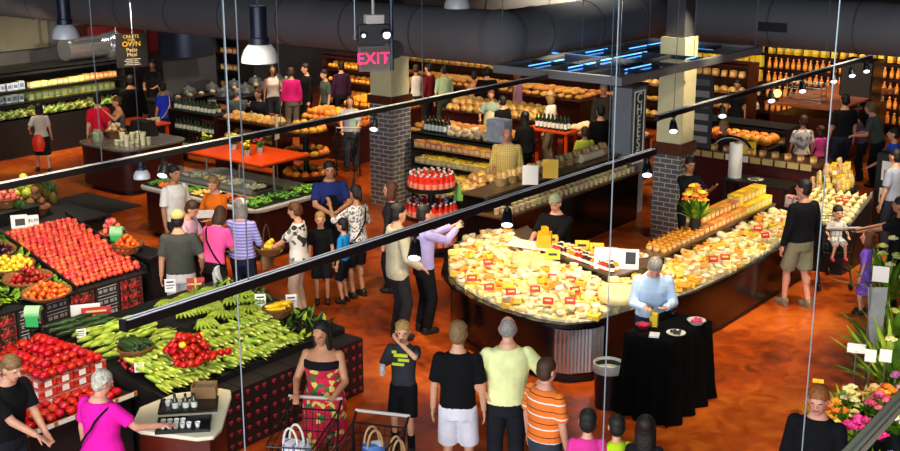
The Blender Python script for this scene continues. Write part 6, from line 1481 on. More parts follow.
for k, x in enumerate((15.9, 16.5)): card(['left', 'right'][k] + ' tall price placard on the olive bar', (x, 10.75, 1.19), .26, .32, whtc if k == 0 else yc, .25)
WB = Kind('wire_basket', 'basket', lambda: (lambda m: m.build('wire_basket', mat('wicker_pale', 'c8a468', .7, noise=.5, nscale=40)))(MB().lathe([(1e-6, 0), (.10, 0), (.125, .12), (.13, .13), (.115, .12), (.09, .012), (1e-6, .012)], 16)))
STICK = one('cracker_bag', 'cracker bag', MB().loft([((0, 0, 0), .05, .05), ((0, 0, .08), .065, .06), ((0, 0, .16), .05, .05), ((0, 0, .2), .055, .012)], 9), mat('cracker_film', 'e2c690', .2, var=.18, hue=.02, col2='b98a4c', nscale=18))
for k in range(12):
    x = 15.6 + .29 * k; WB.put((x, 11.12, 1.19), ORD[k] + ' woven basket along the ledge above the olive bar', 'baskets above the olive bar')
    for q in range(4): STICK.put((x + .05 * math.cos(q * 1.57), 11.12 + .05 * math.sin(q * 1.57), 1.215), 'cracker bag in the ' + ORD[k] + ' basket above the olive bar', 'cracker bags above the olive bar', s=.9)
t = thing('paper_roll', 'roll of pale wrapping paper lying on the end of the olive bar', 'paper roll', (18.2, 11.0, 1.19 + .075)); MB().cone((-.35, 0, 0), (.35, 0, 0), .075, .075, 18).build('roll', mat('paper_cream', 'd8d0b0', .7, noise=.1), t)
# aisle end display before it: black round table with yellow bags, red drink tower
table('round_display', 'black display table heaped with pale yellow bags below the checked shirt', 15.3, 16.2, 10.95 + .42, 12.1, .88, legs=False)
for k in range(34): BAG.put((15.45 + rnd.uniform(0, .6), 11.5 + rnd.uniform(0, .45), .885 + .11 * (k // 14)), 'pale yellow bagged bread heaped on the black display table', 'bags heaped on the black display table', (0, 0, k), 1.05)
card('green and white leaflet stand on the black display table', (15.32, 11.75, .88), .22, .26, mat('card_green', '6aa83a', .5), .2); card('white leaflet on the near corner of the black display table', (15.38, 11.5, .88), .16, .24, whtc, .2)
round_tier('round black tower of red drink bottles', 15.05, 12.15, ((.12, .46), (.62, .46), (1.1, .42)))
RED = Kind('red_drink_bottle', 'bottle', bottle('red_drink_bottle', 'd02a1c', 'c8ccd8', .05, .27, 'f08a70'))
for i, (z, r) in enumerate(((.12, .46), (.62, .46), (1.1, .42))):
    for rg in range(2):
        rr_ = r - .07 - .13 * rg; n = int(6.28 * rr_ / .115)
        for k in range(n): RED.put((15.05 + rr_ * math.cos(6.2832 * k / n), 12.15 + rr_ * math.sin(6.2832 * k / n), z), 'red drink bottle in the ' + ('outer' if rg == 0 else 'inner') + ' ring of the ' + ['bottom', 'middle', 'top'][i] + ' tier', 'red bottles on the ' + ['bottom', 'middle', 'top'][i] + ' tier')
# chilled island with yellow packs (mid aisle)
shelving('chilled_island_case', 'lit black chilled case of yellow packs behind the red drink tower', 'chilled case', 17.35, 18.0, 12.45, 15.0 - .5, (.2, .52, .82, 1.12), 'x', blk, 1.42, light=9)
for i, z in enumerate((.2, .52, .82, 1.12)):
    row(YGPK if i != 3 else ORPK, (17.45, 12.5, z), (17.45, 14.45, z), 15, 'pale pack on the ' + ORD[i] + ' shelf of the mid-aisle chilled case', 'packs in the mid-aisle case')
    row(GOLDB, (17.62, 12.5, z), (17.62, 14.45, z), 14, 'yellow pack at the back of the ' + ORD[i] + ' shelf of the mid-aisle case', 'rear packs in the mid-aisle case')
for k in range(12): BOT.put((17.55 + .14 * (k % 2), 13.9 - .09 * (k // 2) + .4, 1.42), 'dark bottle with white label on top of the mid-aisle case', 'bottles on the mid-aisle case')
for k in range(30): ROLL.put((17.5 + rnd.uniform(0, .35), 12.7 + rnd.uniform(0, 1.1), 1.465 + .07 * (k // 20)), 'golden roll heaped on top of the mid-aisle case', 'rolls on the mid-aisle case', s=1.3)
t = thing('white_bag_display', 'white printed carrier bag standing on top of the mid-aisle case', 'bag', (17.62, 12.62, 1.42), 0); MB().b2(-.14, .14, -.2, .2, 0, .42).build('bag', mat('bag_white_print', 'c8d0d8', .5, noise=.3, nscale=8), t, bev=.02)
# bread and bakery tables beyond
heap_table('bakery table heaped with golden loaves behind the chilled case', 19.3, 20.4, 13.6, 16.4, .9, LOAF, 5, 13, 'golden loaf heaped on the first bakery table', 'loaves on the first bakery table', 2, dz=0, step=.09)
heap_table('second bakery table of pale loaves further back', 21.9, 22.8, 14.6, 17.4, .95, BAG, 4, 13, 'bagged loaf heaped on the second bakery table', 'bagged loaves on the second bakery table', 2, dz=0, step=.12)
heap_table('third bakery table with golden rolls near the canopy', 21.2, 22.2, 11.9, 13.6, .92, ROLL, 7, 12, 'golden roll heaped on the third bakery table', 'rolls on the third bakery table', 2, dz=.045, step=.08, s=(1.2, 1.5))
heap_table('fourth bakery table of baguettes at the back', 24.6, 25.5, 15.2, 20.2, 1.0, LOAF, 4, 20, 'brown loaf heaped on the far bakery table', 'loaves on the far bakery table', 2, dz=0, step=.1)
table('wine_counter', 'orange-topped counter carrying wine bottles under the canopy', 20.4, 20.9, 12.9, 14.0, 1.12, colr=mat('shelf_orange', 'd2420c', .35, noise=.12))
for k in range(16): BOT.put((20.55 + .12 * (k % 2), 13.05 + .1 * (k // 2), 1.12), 'dark wine bottle with white label on the orange-topped counter', 'wine bottles on the orange counter')
for k, (x, y0, y1) in enumerate(((27.0, 12.0, 23.0),)):
    shelving('bread_shelves', 'long lit bread shelves running along the back of the bakery', 'shelves', x, x + .6, y0, y1, (.35, .75, 1.15, 1.55), 'x', brown, 1.9, light=5)
    for i, z in enumerate((.35, .75, 1.15, 1.55)):
        K = (BAG, LOAF, BAG, ORPK)[i]; row(K, (x + .16, y0 + .1, z), (x + .16, y1 - .1, z), 46, ['bagged bread', 'brown loaf', 'bagged bread', 'orange pack'][i] + ' on the ' + ORD[i] + ' shelf of the long bread shelves', 'goods on the ' + ORD[i] + ' shelf of the bread wall', s=(1.0, 1.25))
# cheese pillar sign
t = thing('cheese_pillar_sign', 'grey pillar sign lettered CHEESE downwards with cream border', 'sign', (19.35, 10.9, 0)); 
MB().b2(-.28, .28, -.2, .2, 0, 2.4).build('pillar', mat('pillar_grey', '8c9298', .45, noise=.08), t); MB().b2(-.30, .30, -.22, .22, 2.4, 2.45).build('cap_plate', mat('pillar_dark', '3a3d40', .4), t)
MB().b2(-.2, .2, -.21, -.2, .98, 2.34).build('sign_panel', mat('panel_dark_grey', '4c5054', .5), t)
m = MB(); m.b2(-.2, -.17, -.216, -.21, .98, 2.34); m.b2(.17, .2, -.216, -.21, .98, 2.34); m.b2(-.17, .17, -.216, -.21, 2.31, 2.34); m.b2(-.17, .17, -.216, -.21, .98, 1.01); m.build('border', mat('letter_cream2', 'd8d6c4', .5, emit=.15), t)
lettering('cheese_letters', '\n'.join('CHEESE'), .28, mat('letter_cream2', 'd8d6c4', .5), t, T(0, -.214, 1.66) @ FACE_NY, line=.76)
t = thing('price_list_board', 'tall grey price list board with pale panels beside the column', 'sign', (20.36, 9.98, 1.2)); MB().b2(0, .04, -.26, .26, 0, 1.38).build('board', mat('board_grey', '3c4044', .5), t)
for k in range(6): MB().b2(-.004, 0, -.19, .19, .10 + .215 * k, .22 + .215 * k).build('price_panel', mat('panel_pale', 'a8aaa8', .5) if k % 2 == 0 or k < 3 else mat('panel_mid', '6c7072', .5), t)
# ---- service ledge and worktop behind the column
t = thing('service_counter', 'maroon fronted service counter with a cream price ledge', 'counter', (20.3, 7.6, 0))
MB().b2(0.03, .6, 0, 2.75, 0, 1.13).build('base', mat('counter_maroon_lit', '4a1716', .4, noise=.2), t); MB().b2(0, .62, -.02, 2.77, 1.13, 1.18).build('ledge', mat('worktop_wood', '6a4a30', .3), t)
for k in range(11): MB().b2(-.02, 0, .12 + .24 * k, .32 + .24 * k, 1.06, 1.17).build('price_ticket', mat('ticket_cream', 'c8b070', .5) if k not in (5, 6) else whtc, t)
for k in range(11): CRK.put((20.45, 7.75 + .24 * k, 1.18), ORD[k] + ' cream box along the service ledge counted from the right', 'boxes on the service ledge') if k != 9 else None
table('work_bench', 'black work bench in front of the maroon service counter', 19.35, 19.95, 7.75, 9.0, .92, cat='bench', colr=blk)
t = thing('paper_towel_roll', 'tall white paper towel roll standing on the black bench', 'paper towel', (19.6, 8.85, .92)); MB().cone((0, 0, 0), (0, 0, .62), .12, .12, 20).build('roll', mat('towel_white', 'efefe8', .8), t); MB().cone((0, 0, .62), (0, 0, .64), .04, .04, 10).build('core', cb, t)
plate('plate of grey sweets right of the paper towel roll', (19.6, 8.45, .92), .14, '8a8078')
t = thing('arched_sign', 'black arched chalk sign with cream edge on the service ledge', 'sign', (20.5, 9.35, 1.18)); m = MB()
ar = [(.0, 0)] ; pts = [(.42 * math.cos(a), .30 * math.sin(a)) for a in [math.pi * k / 14 for k in range(15)]]
m.add([(0, -p[0], p[1]) for p in pts] + [(.03, -p[0], p[1]) for p in pts], [tuple(range(15)), tuple(range(29, 14, -1))] + [(i, 15 + i, 16 + i, i + 1) for i in range(14)] + [(0, 14, 29, 15)]); m.build('board', mat('board_black', '0b0b0b', .6), t)
m = MB(); m.tube([Vector((-.004, -p[0] * .86, p[1] * .86)) for p in pts], .006, 5); m.build('cream_arch', mat('letter_cream2', 'd8d6c4', .5), t)
t = card('yellow tilted poster on the service ledge', (20.42, 9.02, 1.18), .34, .26, yc, .6)
# ---- packaged goods end and tilted glass case, right of the counter
table('snack_table', 'black table piled with packaged bread behind the black sweater', 19.2, 20.1, 6.75, 7.5, .98, legs=False)
for l_ in range(3):
    for k in range(16 - 4 * l_):
        x = 19.32 + .19 * (k % 4); y = 6.86 + .15 * (k // 4) + .04 * l_; (GOLDB if (k + l_) % 3 else STICK).put((x, y, .98 + .14 * l_), 'yellow bread pack in the ' + ['bottom', 'middle', 'top'][l_] + ' layer on the black snack table', 'packs on the snack table', (0, 0, rnd.uniform(-.3, .3)), 1.1 if l_ == 0 else 1)
REDBAG = pack('red_white_pack', 'snack pack', .12, .14, .2, 'c84048', lab='f0ece8', col2='f0d8d8')
for k in range(6): REDBAG.put((19.0, 7.55 - .14 * k, .70 + .0), 'red and white packet in the row before the packaged bread', 'red and white packets')
table('packet_shelf', 'low black shelf carrying the red and white packets', 18.9, 19.18, 6.75, 7.68, .70, cat='shelf', legs=False)
t = thing('tilted_display_case', 'black case with tilted glass-edged tray of cheese behind the toddler', 'display case', (17.95, 6.2, 0))
m = MB(); m.add([(0, 0, 0), (1.9, 0, 0), (1.9, .95, 0), (0, .95, 0), (0, 0, .78), (1.9, 0, .78), (1.9, .95, 1.1), (0, .95, 1.1)], [(3, 2, 1, 0), (4, 5, 6, 7), (0, 1, 5, 4), (1, 2, 6, 5), (2, 3, 7, 6), (3, 0, 4, 7)]); 
m = MB(); m.add([(0, 0, 0), (1.1, 0, 0), (1.1, .95, 0), (0, .95, 0), (0, 0, .72), (1.1, 0, 1.06), (1.1, .95, 1.06), (0, .95, .72)], [(3, 2, 1, 0), (4, 5, 6, 7), (0, 1, 5, 4), (1, 2, 6, 5), (2, 3, 7, 6), (3, 0, 4, 7)]); m.build('case_body', blk, t)
m = MB(); sl_ = (.34 / 1.1)
for y in (0, .94): m.add([(0, y, .72), (1.1, y, 1.06), (1.1, y + .01, 1.06), (0, y + .01, .72), (0, y, .82), (1.1, y, 1.16), (1.1, y + .01, 1.16), (0, y + .01, .82)], [(0, 1, 2, 3), (7, 6, 5, 4), (0, 4, 5, 1), (1, 5, 6, 2), (2, 6, 7, 3), (3, 7, 4, 0)])
m.build('glass_side', mat('glass_lip', 'cfd6d6', .08, alpha=.3), t); MB().box((.55, .475, .915), (.03, .93, .02), tilt=Matrix.Rotation(-.3, 3, 'Y')).build('divider', steel, t)
for i in range(7):
    for j in range(7):
        x = 17.95 + .09 + .15 * i; y = 6.2 + .09 + .13 * j; z = .72 + (x - 17.95) * sl_
        (WEDGE if i > 3 else WRAPD).put((x, y, z + .01), ('pale wedge' if i > 3 else 'wrapped piece') + ' of cheese in the ' + ('far' if i > 3 else 'near') + ' half of the tilted case', 'cheeses in the tilted case ' + ('far' if i > 3 else 'near') + ' half', (0, -.3, rnd.uniform(-.3, .3)), 1.15)
for k in range(2): TAGR.put((18.7, 6.5 + .12 * k, .98), ['left', 'right'][k] + ' red price tag in the tilted glass-edged case', None, (0, 0, rad(-52)))
# ---------------------------------------------------------------- room lighting: high bays, track spots and added fill spots
for i, x in enumerate((5, 11, 18.8, 26, 33)):
    for j, y in enumerate((0, 6, 12, 18, 24)):
        if x == 5 and y > 15: continue
        spot('high_bay_lamp', (x, y, 5.9), (x, y, 0), 230 if x < 18 else 190, NEUT, 100, .9, .25)
def tspot(p, tgt, e, ang=55): spot('track_and_fill_spot', p, tgt, e * 1.9, WARM, ang, .7, .06)  # some are added off the tracks just to brighten people and counters
tspot((10.2, 6.4, 4.6), (11.9, 8.3, .9), 330, 60); tspot((12.2, 11.0, 4.6), (12.3, 8.6, .9), 300, 60); tspot((13.6, 5.4, 4.6), (14.2, 6.8, .9), 320, 60); tspot((16.0, 5.2, 4.6), (16.2, 6.9, .9), 300, 60); tspot((11.6, 5.6, 4.4), (12.2, 7.0, .9), 180, 60)
tspot((8.6, 11.2, 4.6), (9.2, 13.6, 1.0), 260, 55); tspot((7.0, 11.4, 4.6), (7.4, 13.4, 1.0), 250, 60); tspot((7.6, 8.2, 4.6), (8.2, 10.2, .9), 240, 65); tspot((5.6, 8.6, 4.6), (6.6, 10.6, 1.0), 170, 55); tspot((9.3, 15.2, 4.6), (9.3, 15.8, 1.2), 240, 60)
tspot((8.8, 10.4, 4.9), (11.0, 12.4, 1.2), 190, 60); tspot((10.4, 8.6, 4.9), (12.0, 10.8, 1.2), 170, 60); tspot((11.6, 14.6, 4.8), (13.4, 15.4, 1.0), 180, 60); tspot((15.3, 8.6, 4.6), (15.6, 10.6, .95), 200, 50); tspot((18.0, 8.3, 4.6), (18.0, 10.6, .95), 200, 50); tspot((15.6, 6.4, 4.8), (18.3, 9.3, 1.0), 80, 45); tspot((17.4, 4.2, 4.6), (18.4, 6.6, .9), 200, 50); tspot((16.5, 9.6, 4.2), (17.0, 10.9, 1.0), 320, 70); tspot((12.5, 13.5, 4.6), (13.5, 15.2, 1.0), 260, 65); tspot((13.5, 18, 4.6), (15, 20, 1.0), 260, 60); tspot((13.9, 11.0, 4.2), (15.3, 12.0, 1.0), 260, 60); tspot((17.8, 12.0, 4.6), (19.8, 14.8, 1.0), 420, 75); tspot((20.5, 13.0, 4.8), (22.3, 15.5, 1.0), 420, 75); tspot((17.6, 15.9, 4.6), (17.3, 17.4, 1.0), 260, 60); tspot((22.6, 8.2, 4.9), (22.4, 10, 1.0), 360, 75); tspot((18.2, 5.4, 4.6), (19.0, 6.9, 1.0), 300, 60); tspot((10.8, 2.0, 4.6), (12.6, 3.4, .8), 330, 65); tspot((18.6, 18.6, 4.8), (21.5, 19.5, 1.0), 360, 70); tspot((22.6, 11, 4.8), (26, 10.5, 1.2), 300, 75); tspot((25.5, 10, 4.8), (30.2, 11, 1.2), 420, 80); tspot((25, 6, 4.8), (28.8, 6.5, 1.2), 260, 70); tspot((23.5, 15, 4.9), (27, 17, 1.2), 420, 85); tspot((20.5, 20.6, 4.8), (22.7, 21, 1.2), 260, 70); tspot((14.2, 22.4, 3.4), (15.2, 24.7, 1.2), 220, 95); tspot((16.6, 22.4, 2.95), (17.2, 24.7, 1.2), 160, 95); spot('added_wall_fill', (13.5, 24.2, 6.0), (13.5, 26.8, 3.0), 420, NEUT, 95, .9, .2); spot('added_wall_fill', (20.5, 23.4, 6.0), (20.5, 26.6, 2.4), 480, NEUT, 95, .9, .2); tspot((20.6, 21.6, 4.8), (21, 23.4, 1.0), 240, 80); tspot((17.6, 19.2, 4.6), (17.3, 19.8, 1.0), 160, 70)  # the wall pair is added, unseen, to brighten the left wall and hood
# ---------------------------------------------------------------- right side, far shelves, flowers, carts, foreground table
t = thing('demo_table', 'demonstration table under a black cloth reaching the floor', 'table', (11.74, 5.99, 0))
W2, D2 = .47, .28
MB().b2(-W2, W2, -D2, D2, .96, .985).build('tabletop', blk, t)
for a in (-1, 1):
    for b in (-1, 1): MB().b2(a * (W2 - .08) - .02, a * (W2 - .08) + .02, b * (D2 - .08) - .02, b * (D2 - .08) + .02, 0, .96).build('leg', blk, t)
per = []; n = 96
for k in range(n):
    f = 4 * k / n; i = int(f); g_ = f - i
    cs = [(-1, -1), (1, -1), (1, 1), (-1, 1)]; a, b = cs[i], cs[(i + 1) % 4]; per.append(((a[0] + (b[0] - a[0]) * g_), (a[1] + (b[1] - a[1]) * g_)))
m = MB(); rings = []
for z, fl, wv in ((.992, 0.005, 0), (.97, .02, .003), (.8, .03, .012), (.5, .045, .03), (.2, .06, .045), (.01, .085, .05)):
    rings.append([(x * (W2 + fl) + wv * math.sin(k * .9) * (abs(x) > .999), y * (D2 + fl) + wv * math.sin(k * .9 + 1) * (abs(y) > .999), z) for k, (x, y) in enumerate(per)])
vs = [p for r in rings for p in r]; fs = [tuple(range(n))] + [(i * n + k, (i + 1) * n + k, (i + 1) * n + (k + 1) % n, i * n + (k + 1) % n) for i in range(5) for k in range(n)]
m.add(vs, fs); m.build('cloth_drape', mat('cloth_black', '060607', 1.0, spec=.1, noise=.3, nscale=6), None, (11.74, 5.99, 0), sharp=1.0); o = bpy.data.objects['cloth_drape']; o.name = 'tablecloth'; tag(o, 'black tablecloth draped over the demonstration table to the floor', 'tablecloth')
ZT = .993
def bowl(label, x, y, c_, fc, r=.09):
    t = thing('bowl', label, 'bowl', (x, y, ZT)); MB().lathe([(1e-6, 0), (r * .6, 0), (r, .05), (r * .95, .05), (r * .55, .01), (1e-6, .01)], 20).build('dish', mat('bowl_' + c_, c_, .3), t)
    m = MB(); [m.sph((rnd.uniform(-.05, .05), rnd.uniform(-.05, .05), .04), .026, 7, 5) for _ in range(12)]; o = m.build('contents', mat('bowl_food_' + fc, fc, .5, noise=.3, nscale=20), t); o['kind'] = 'stuff'
def tb(px, py): p = at(px, py, ZT); return min(max(p.x, 11.35), 12.12), min(max(p.y, 5.77), 6.18)
bowl('dark red bowl of berries at the left end of the black table', *tb(638, 327), '8a1428', 'c02848'); bowl('pink-red tray bowl at the right end of the black table', *tb(697, 324), 'c8c4bc', 'e02868', .11)
t = thing('yellow_carton', 'small yellow carton upright on the black table', 'box', (*tb(655, 326), ZT), .3); MB().b2(-.04, .04, -.03, .03, 0, .15).build('carton', mat('card_yellow', 'f2c21c', .5), t); MB().b2(-.03, .03, -.033, -.03, .03, .11).build('print', mat('pack_label_green', '7a9a2a', .5), t)
Kind('oil_bottle', 'bottle', bottle('green_bottle', '7a8a1c', '2a2a1c', .03, .2, 'c8cc5a')).put((*tb(642, 321), ZT), 'green-yellow bottle beside the yellow carton on the black table')
t = thing('napkin_stack', 'stack of white paper napkins at the near edge of the black table', 'napkins', (*tb(652, 337), ZT), .4); MB().b2(-.07, .07, -.055, .055, 0, .018).build('napkins', whtc, t)
plate('white plate of dark samples in front of the man in light blue', (*tb(676, 334), ZT), .11, '3a2a20', 8)
t = thing('black_device', 'small black card reader held over the black table', 'device', (12.08, 6.12, ZT), .2); MB().b2(-.05, .05, -.035, .035, 0, .05).build('device_body', black_g, t, bev=.008)
p = at(612, 402, 0); p = Vector((11.32, 6.52, 0))
t = thing('waste_bin', 'black waste bin with a clear liner folded over its rim', 'bin', p)
MB().lathe([(1e-6, 0), (.14, 0), (.165, .52), (.155, .52), (.13, .02), (1e-6, .02)], 22).build('bin_body', mat('bin_black', '101012', .35), t)
MB().lathe([(.172, .44), (.182, .47), (.176, .55), (.165, .555), (.15, .45), (.12, .40), (1e-6, .39)], 22).build('liner', mat('liner_clear', 'b9bdb8', .3, noise=.2, nscale=12, bump=.6), t)
# ---- carts
wire_b = mat('cart_black', '141416', .4, metal=.3)
def cart(label, x, y, face, kid=False):
    t = thing('shopping_cart', label, 'shopping cart', (x, y, 0), rad(face - 52)); w = .25
    m = MB()
    for z, y0, y1, ww in ((.50, .12, .80, .20), (.62, .09, .82, .215), (.74, .06, .84, .23), (.86, .04, .86, .24), (.95, .02, .88, .25)):
        m.tube([Vector((-ww, y0, z)), Vector((ww, y0, z)), Vector((ww * .85, y1, z)), Vector((-ww * .85, y1, z)), Vector((-ww, y0, z))], .005 if z < .9 else .009, 5)
    for k in range(15):
        f = k / 14
        for e in (-1, 1): m.cone((e * .20 * (1 - .15 * f), .12 + .68 * f, .5), (e * .25 * (1 - .15 * f), .02 + .86 * f, .95), .0032, .0032, 4)
    for k in range(9):
        f = k / 8 * 2 - 1
        m.cone((f * .20, .12, .5), (f * .25, .02, .95), .0032, .0032, 4); m.cone((f * .17, .80, .5), (f * .21, .88, .95), .0032, .0032, 4); m.cone((f * .2, .12, .5), (f * .17, .8, .5), .0032, .0032, 4)
    m.build('wire_basket', wire_b, t)
    m = MB()
    for e in (-1, 1):
        m.tube([Vector((e * .26, -.10, 1.02)), Vector((e * .255, .02, .94)), Vector((e * .24, .10, .30)), Vector((e * .25, .03, .12))], .013, 7); m.tube([Vector((e * .24, .10, .28)), Vector((e * .21, .82, .22)), Vector((e * .20, .84, .10))], .013, 7)
        m.cone((e * .2, .78, .5), (e * .21, .70, .24), .011, .011, 7)
    m.build('frame', wire_b, t)
    m = MB(); [m.cone((-.22 + .055 * k, .12, .275), (-.20 + .05 * k, .80, .225), .004, .004, 4) for k in range(9)]; m.build('lower_tray', wire_b, t)
    MB().cone((-.27, -.10, 1.02), (.27, -.10, 1.02), .017, .017, 12).build('handle', mat('cart_handle', 'b9b0a8' if not kid else '2a2a2c', .4), t)
    for (a, b) in ((-.25, .03), (.25, .03), (-.20, .84), (.20, .84)):
        wl = MB().cone((a - .014, b, .06), (a + .014, b, .06), .06, .06, 16).build('wheel', mat('wheel_rubber', '1a1a1c', .6), t)
        m = MB(); m.b2(a - .022, a + .022, b - .012, b + .012, .06, .13); m.build('caster_fork', wire_b, t)
    m = MB(); m.b2(-.22, .22, .16, .17, .60, .93) if kid else None
    if kid: m.b2(-.2, .2, .0, .16, .60, .61); m.build('child_seat', mat('cart_seat', '2a2c30', .5), t)
    return t
def fwd(o, f, d): a = rad(f - 52 + 90); return o.x + math.cos(a) * d, o.y + math.sin(a) * d
wx, wy = fwd(woman.location, 172, .44); cart('black wire shopping cart pushed by the woman in the floral dress', wx, wy, 172)
tx_, ty_ = fwd(pt, 184, .16); cart('black shopping cart with a child seat carrying the toddler in white', tx_, ty_, 4, True)
mx_, my_ = fwd(Vector((*stand(350, 97, 1.62), 0)), 178, .5); cart('black shopping cart of the woman in pale mint', mx_, my_, 178)
gx, gy = fwd(Vector((*stand(882, 102, 1.76), 0)), 58, .62); cart('black shopping cart of the man in grey-green at the right', gx, gy, 58)
def tote(label, p, w, d, h, m_, rz, handle=None, stripes=False):
    t = thing('tote_bag', label, 'bag', p, rz)
    MB().loft([((0, 0, 0), w * .42, d * .42), ((0, 0, h * .15), w * .5, d * .5), ((0, 0, h * .6), w * .5, d * .48), ((0, 0, h), w * .46, d * .4)], 18).build('bag_body', m_, t, sharp=1.2)
    if handle:
        for e in (-1, 1):
            m = MB(); m.tube([Vector((w * .3 * math.cos(a), e * d * .3, h * .96 + .17 * math.sin(a))) for a in [math.pi * k / 12 for k in range(13)]], .011, 7); m.build('bag_handle', handle, t)
    return t
cx_, cy_ = fwd(woman.location, 172, 1.16)
tote('white and purple striped cloth bag standing in the cart front', (cx_, cy_, .515), .26, .16, .42, pattern('bag_stripes', 'stripes', [(0, 'e6e4ea'), (.55, '8a80b8'), (.75, 'e6e4ea')], 9, axis=0), rad(100), mat('handle_white', 'dcdad4', .6))
q = at(366, 452, .55) + Vector((-.41, -.51, 0))
cart('second black cart loaded with tote bags at the bottom edge', *fwd(q, 180, -.40), 165)
q2 = at(358, 440, .62)
tote('navy and pale blue tote bag with tan handles in the second cart', (q.x + .02, q.y + .06, .515), .24, .16, .40, pattern('tote_blue', 'palette', [(0, '24407a'), (.5, 'd8dce8'), (.75, '4a78b8')], 9), rad(-30), mat('leather_tan2', 'a88458', .5))
tote('yellow woven bag beside the navy tote in the second cart', (q.x + .12, q.y - .14, .515), .2, .14, .32, mat('woven_yellow', 'd8a83a', .8, noise=.5, nscale=30), rad(-30), mat('leather_tan2', 'a88458', .5))
Kind('water_bottle', 'bottle', bottle('water_bottle', 'b8c4c8', 'd8dce0', .035, .22, '4a70b0')).put((*fwd(woman.location, 172, .66), .515), 'clear water bottle standing in the cart basket')
# ---- magazine rack
t = thing('magazine_rack', 'black magazine rack showing three pictured cards', 'rack', (20.75, 6.45, 0)); MB().b2(0, .3, -.28, .28, 0, 1.45).build('rack_body', blk, t)
for k, (y, z, w, h, c_) in enumerate(((0, .98, .36, .34, 'b8784a'), (-.10, .58, .17, .26, '2a2a2e'), (.10, .58, .17, .26, '5a8a84'))):
    MB().b2(-.012, -.002, -y - w / 2, -y + w / 2, z, z + h).build('card_white', whtc, t)
    MB().b2(-.016, -.012, -y - w * .38, -y + w * .38, z + h * .12, z + h * .55).build('card_picture', mat('picture_' + c_, c_, .5, noise=.5, nscale=14), t)
# ---- deli case and bakery cases, far right
t = thing('deli_case', 'deli case with a wide red-brown wooden top', 'case', (25.6, 9.3, 0)); MB().prism([(0, 0), (3.4, 0), (3.4, 1.2), (0, 1.5)], 0, 1.05).build('case_body', brown, t); MB().prism([(-.1, -.1), (3.6, -.1), (3.6, 1.3), (-.1, 1.6)], 1.27, 1.32).build('wood_top', mat('wood_top', '9a5236', .35, noise=.25, nscale=3), t)
for x in (.1, 1.7, 3.2):
    MB().cone((x, .1, 1.05), (x, .1, 1.27), .025, .025, 8).build('post', steel, t)
for k in range(40): ROLL.put((25.68 + .08 * k, 9.38, 1.09), 'pale pastry in the row under the wooden deli top', 'pastries under the deli top', s=1.2)
shelving('pastry_case', 'black open pastry case in front of the deli', 'case', 22.6, 23.3, 9.15, 11.5, (.25, .6, .95), 'x', blk, 1.3, light=9)
for i, z in enumerate((.25, .6, .95)):
    K, nm = ((PUMP, 'orange squash'), (YGPK, 'pale yellow pack'), (ROLL, 'white-gold roll'))[i]
    row(K, (22.78, 9.22, z + (.075 if i == 0 else .04 if i == 2 else 0)), (22.78, 11.4, z + (.075 if i == 0 else .04 if i == 2 else 0)), 15, nm + ' on the ' + ['bottom', 'middle', 'top'][i] + ' shelf of the pastry case', nm + 's in the pastry case', s=(1.0, 1.25))
    row(LOAF, (23.0, 9.22, z), (23.0, 11.4, z), 12, 'brown loaf at the back of the ' + ['bottom', 'middle', 'top'][i] + ' shelf of the pastry case', 'loaves in the pastry case')
for k in range(22): PUMP.put((21.9 + .19 * (k % 3), 9.3 + .2 * (k // 3), 1.16), 'big orange squash heaped on the front display of the pastry area', 'squash on the front display', (0, 0, k), 1.4)
table('squash_table', 'black table heaped with orange squash behind the service ledge', 21.75, 22.45, 9.15, 11.0, 1.05, legs=False)
t = thing('red_flower', 'small red flower pot standing on the pastry case', 'potted plant', (22.8, 10.7, 1.3)); MB().lathe([(1e-6, 0), (.04, 0), (.05, .08), (1e-6, .08)], 12).build('pot', blk, t); MB().sph((0, 0, .14), (.06, .06, .07), 9, 6).build('blossom', mat('blossom_red', 'd81c28', .5, noise=.3, nscale=20), t)
t = thing('wire_rack', 'silver wire rack standing on the deli counter top', 'rack', (26.0, 9.8, 1.32)); m = MB()
for z in (0.02, .14, .28, .42): m.tube([Vector((0, 0, z)), Vector((.3, 0, z)), Vector((.3, .8, z)), Vector((0, .8, z)), Vector((0, 0, z))], .012, 5)
for a in (0, .3):
    for b in (0, .8): m.cone((a, b, 0), (a, b, .44), .012, .012, 6)
m.build('rack_frame', steel, t)
t = thing('lantern', 'small glowing lantern on a stand by the dark-clad woman', 'lantern', (25.7, 10.7, 1.32)); MB().sph((0, 0, .18), .09, 12, 8).build('globe', mat('lantern_glow', 'ffc860', .4, emit=3), t); MB().cone((0, 0, 0), (0, 0, .1), .05, .03, 12).build('stand', blk, t)
GLOW = 14
BOTO = Kind('sauce_bottle', 'bottle', bottle('sauce_bottle', 'd8701c', 'e8e0c8', .05, .27, 'f0b050')); YB = pack('yellow_bag_pack', 'snack bag', .2, .14, .27, 'f0c428', hue=.04, lab='f4e070'); WJ = Kind('white_jar', 'jar', bottle('white_jar', 'd8d4cc', '4a2a1c', .055, .2, 'b8b0a0'))
shelving('grocery_shelves', 'tall brightly lit grocery shelves of bottles at the far right', 'shelves', 30.0, 30.6, 8.0, 15.6, (.3, .68, 1.06, 1.44, 1.82), 'x', brown, 2.2, light=GLOW)
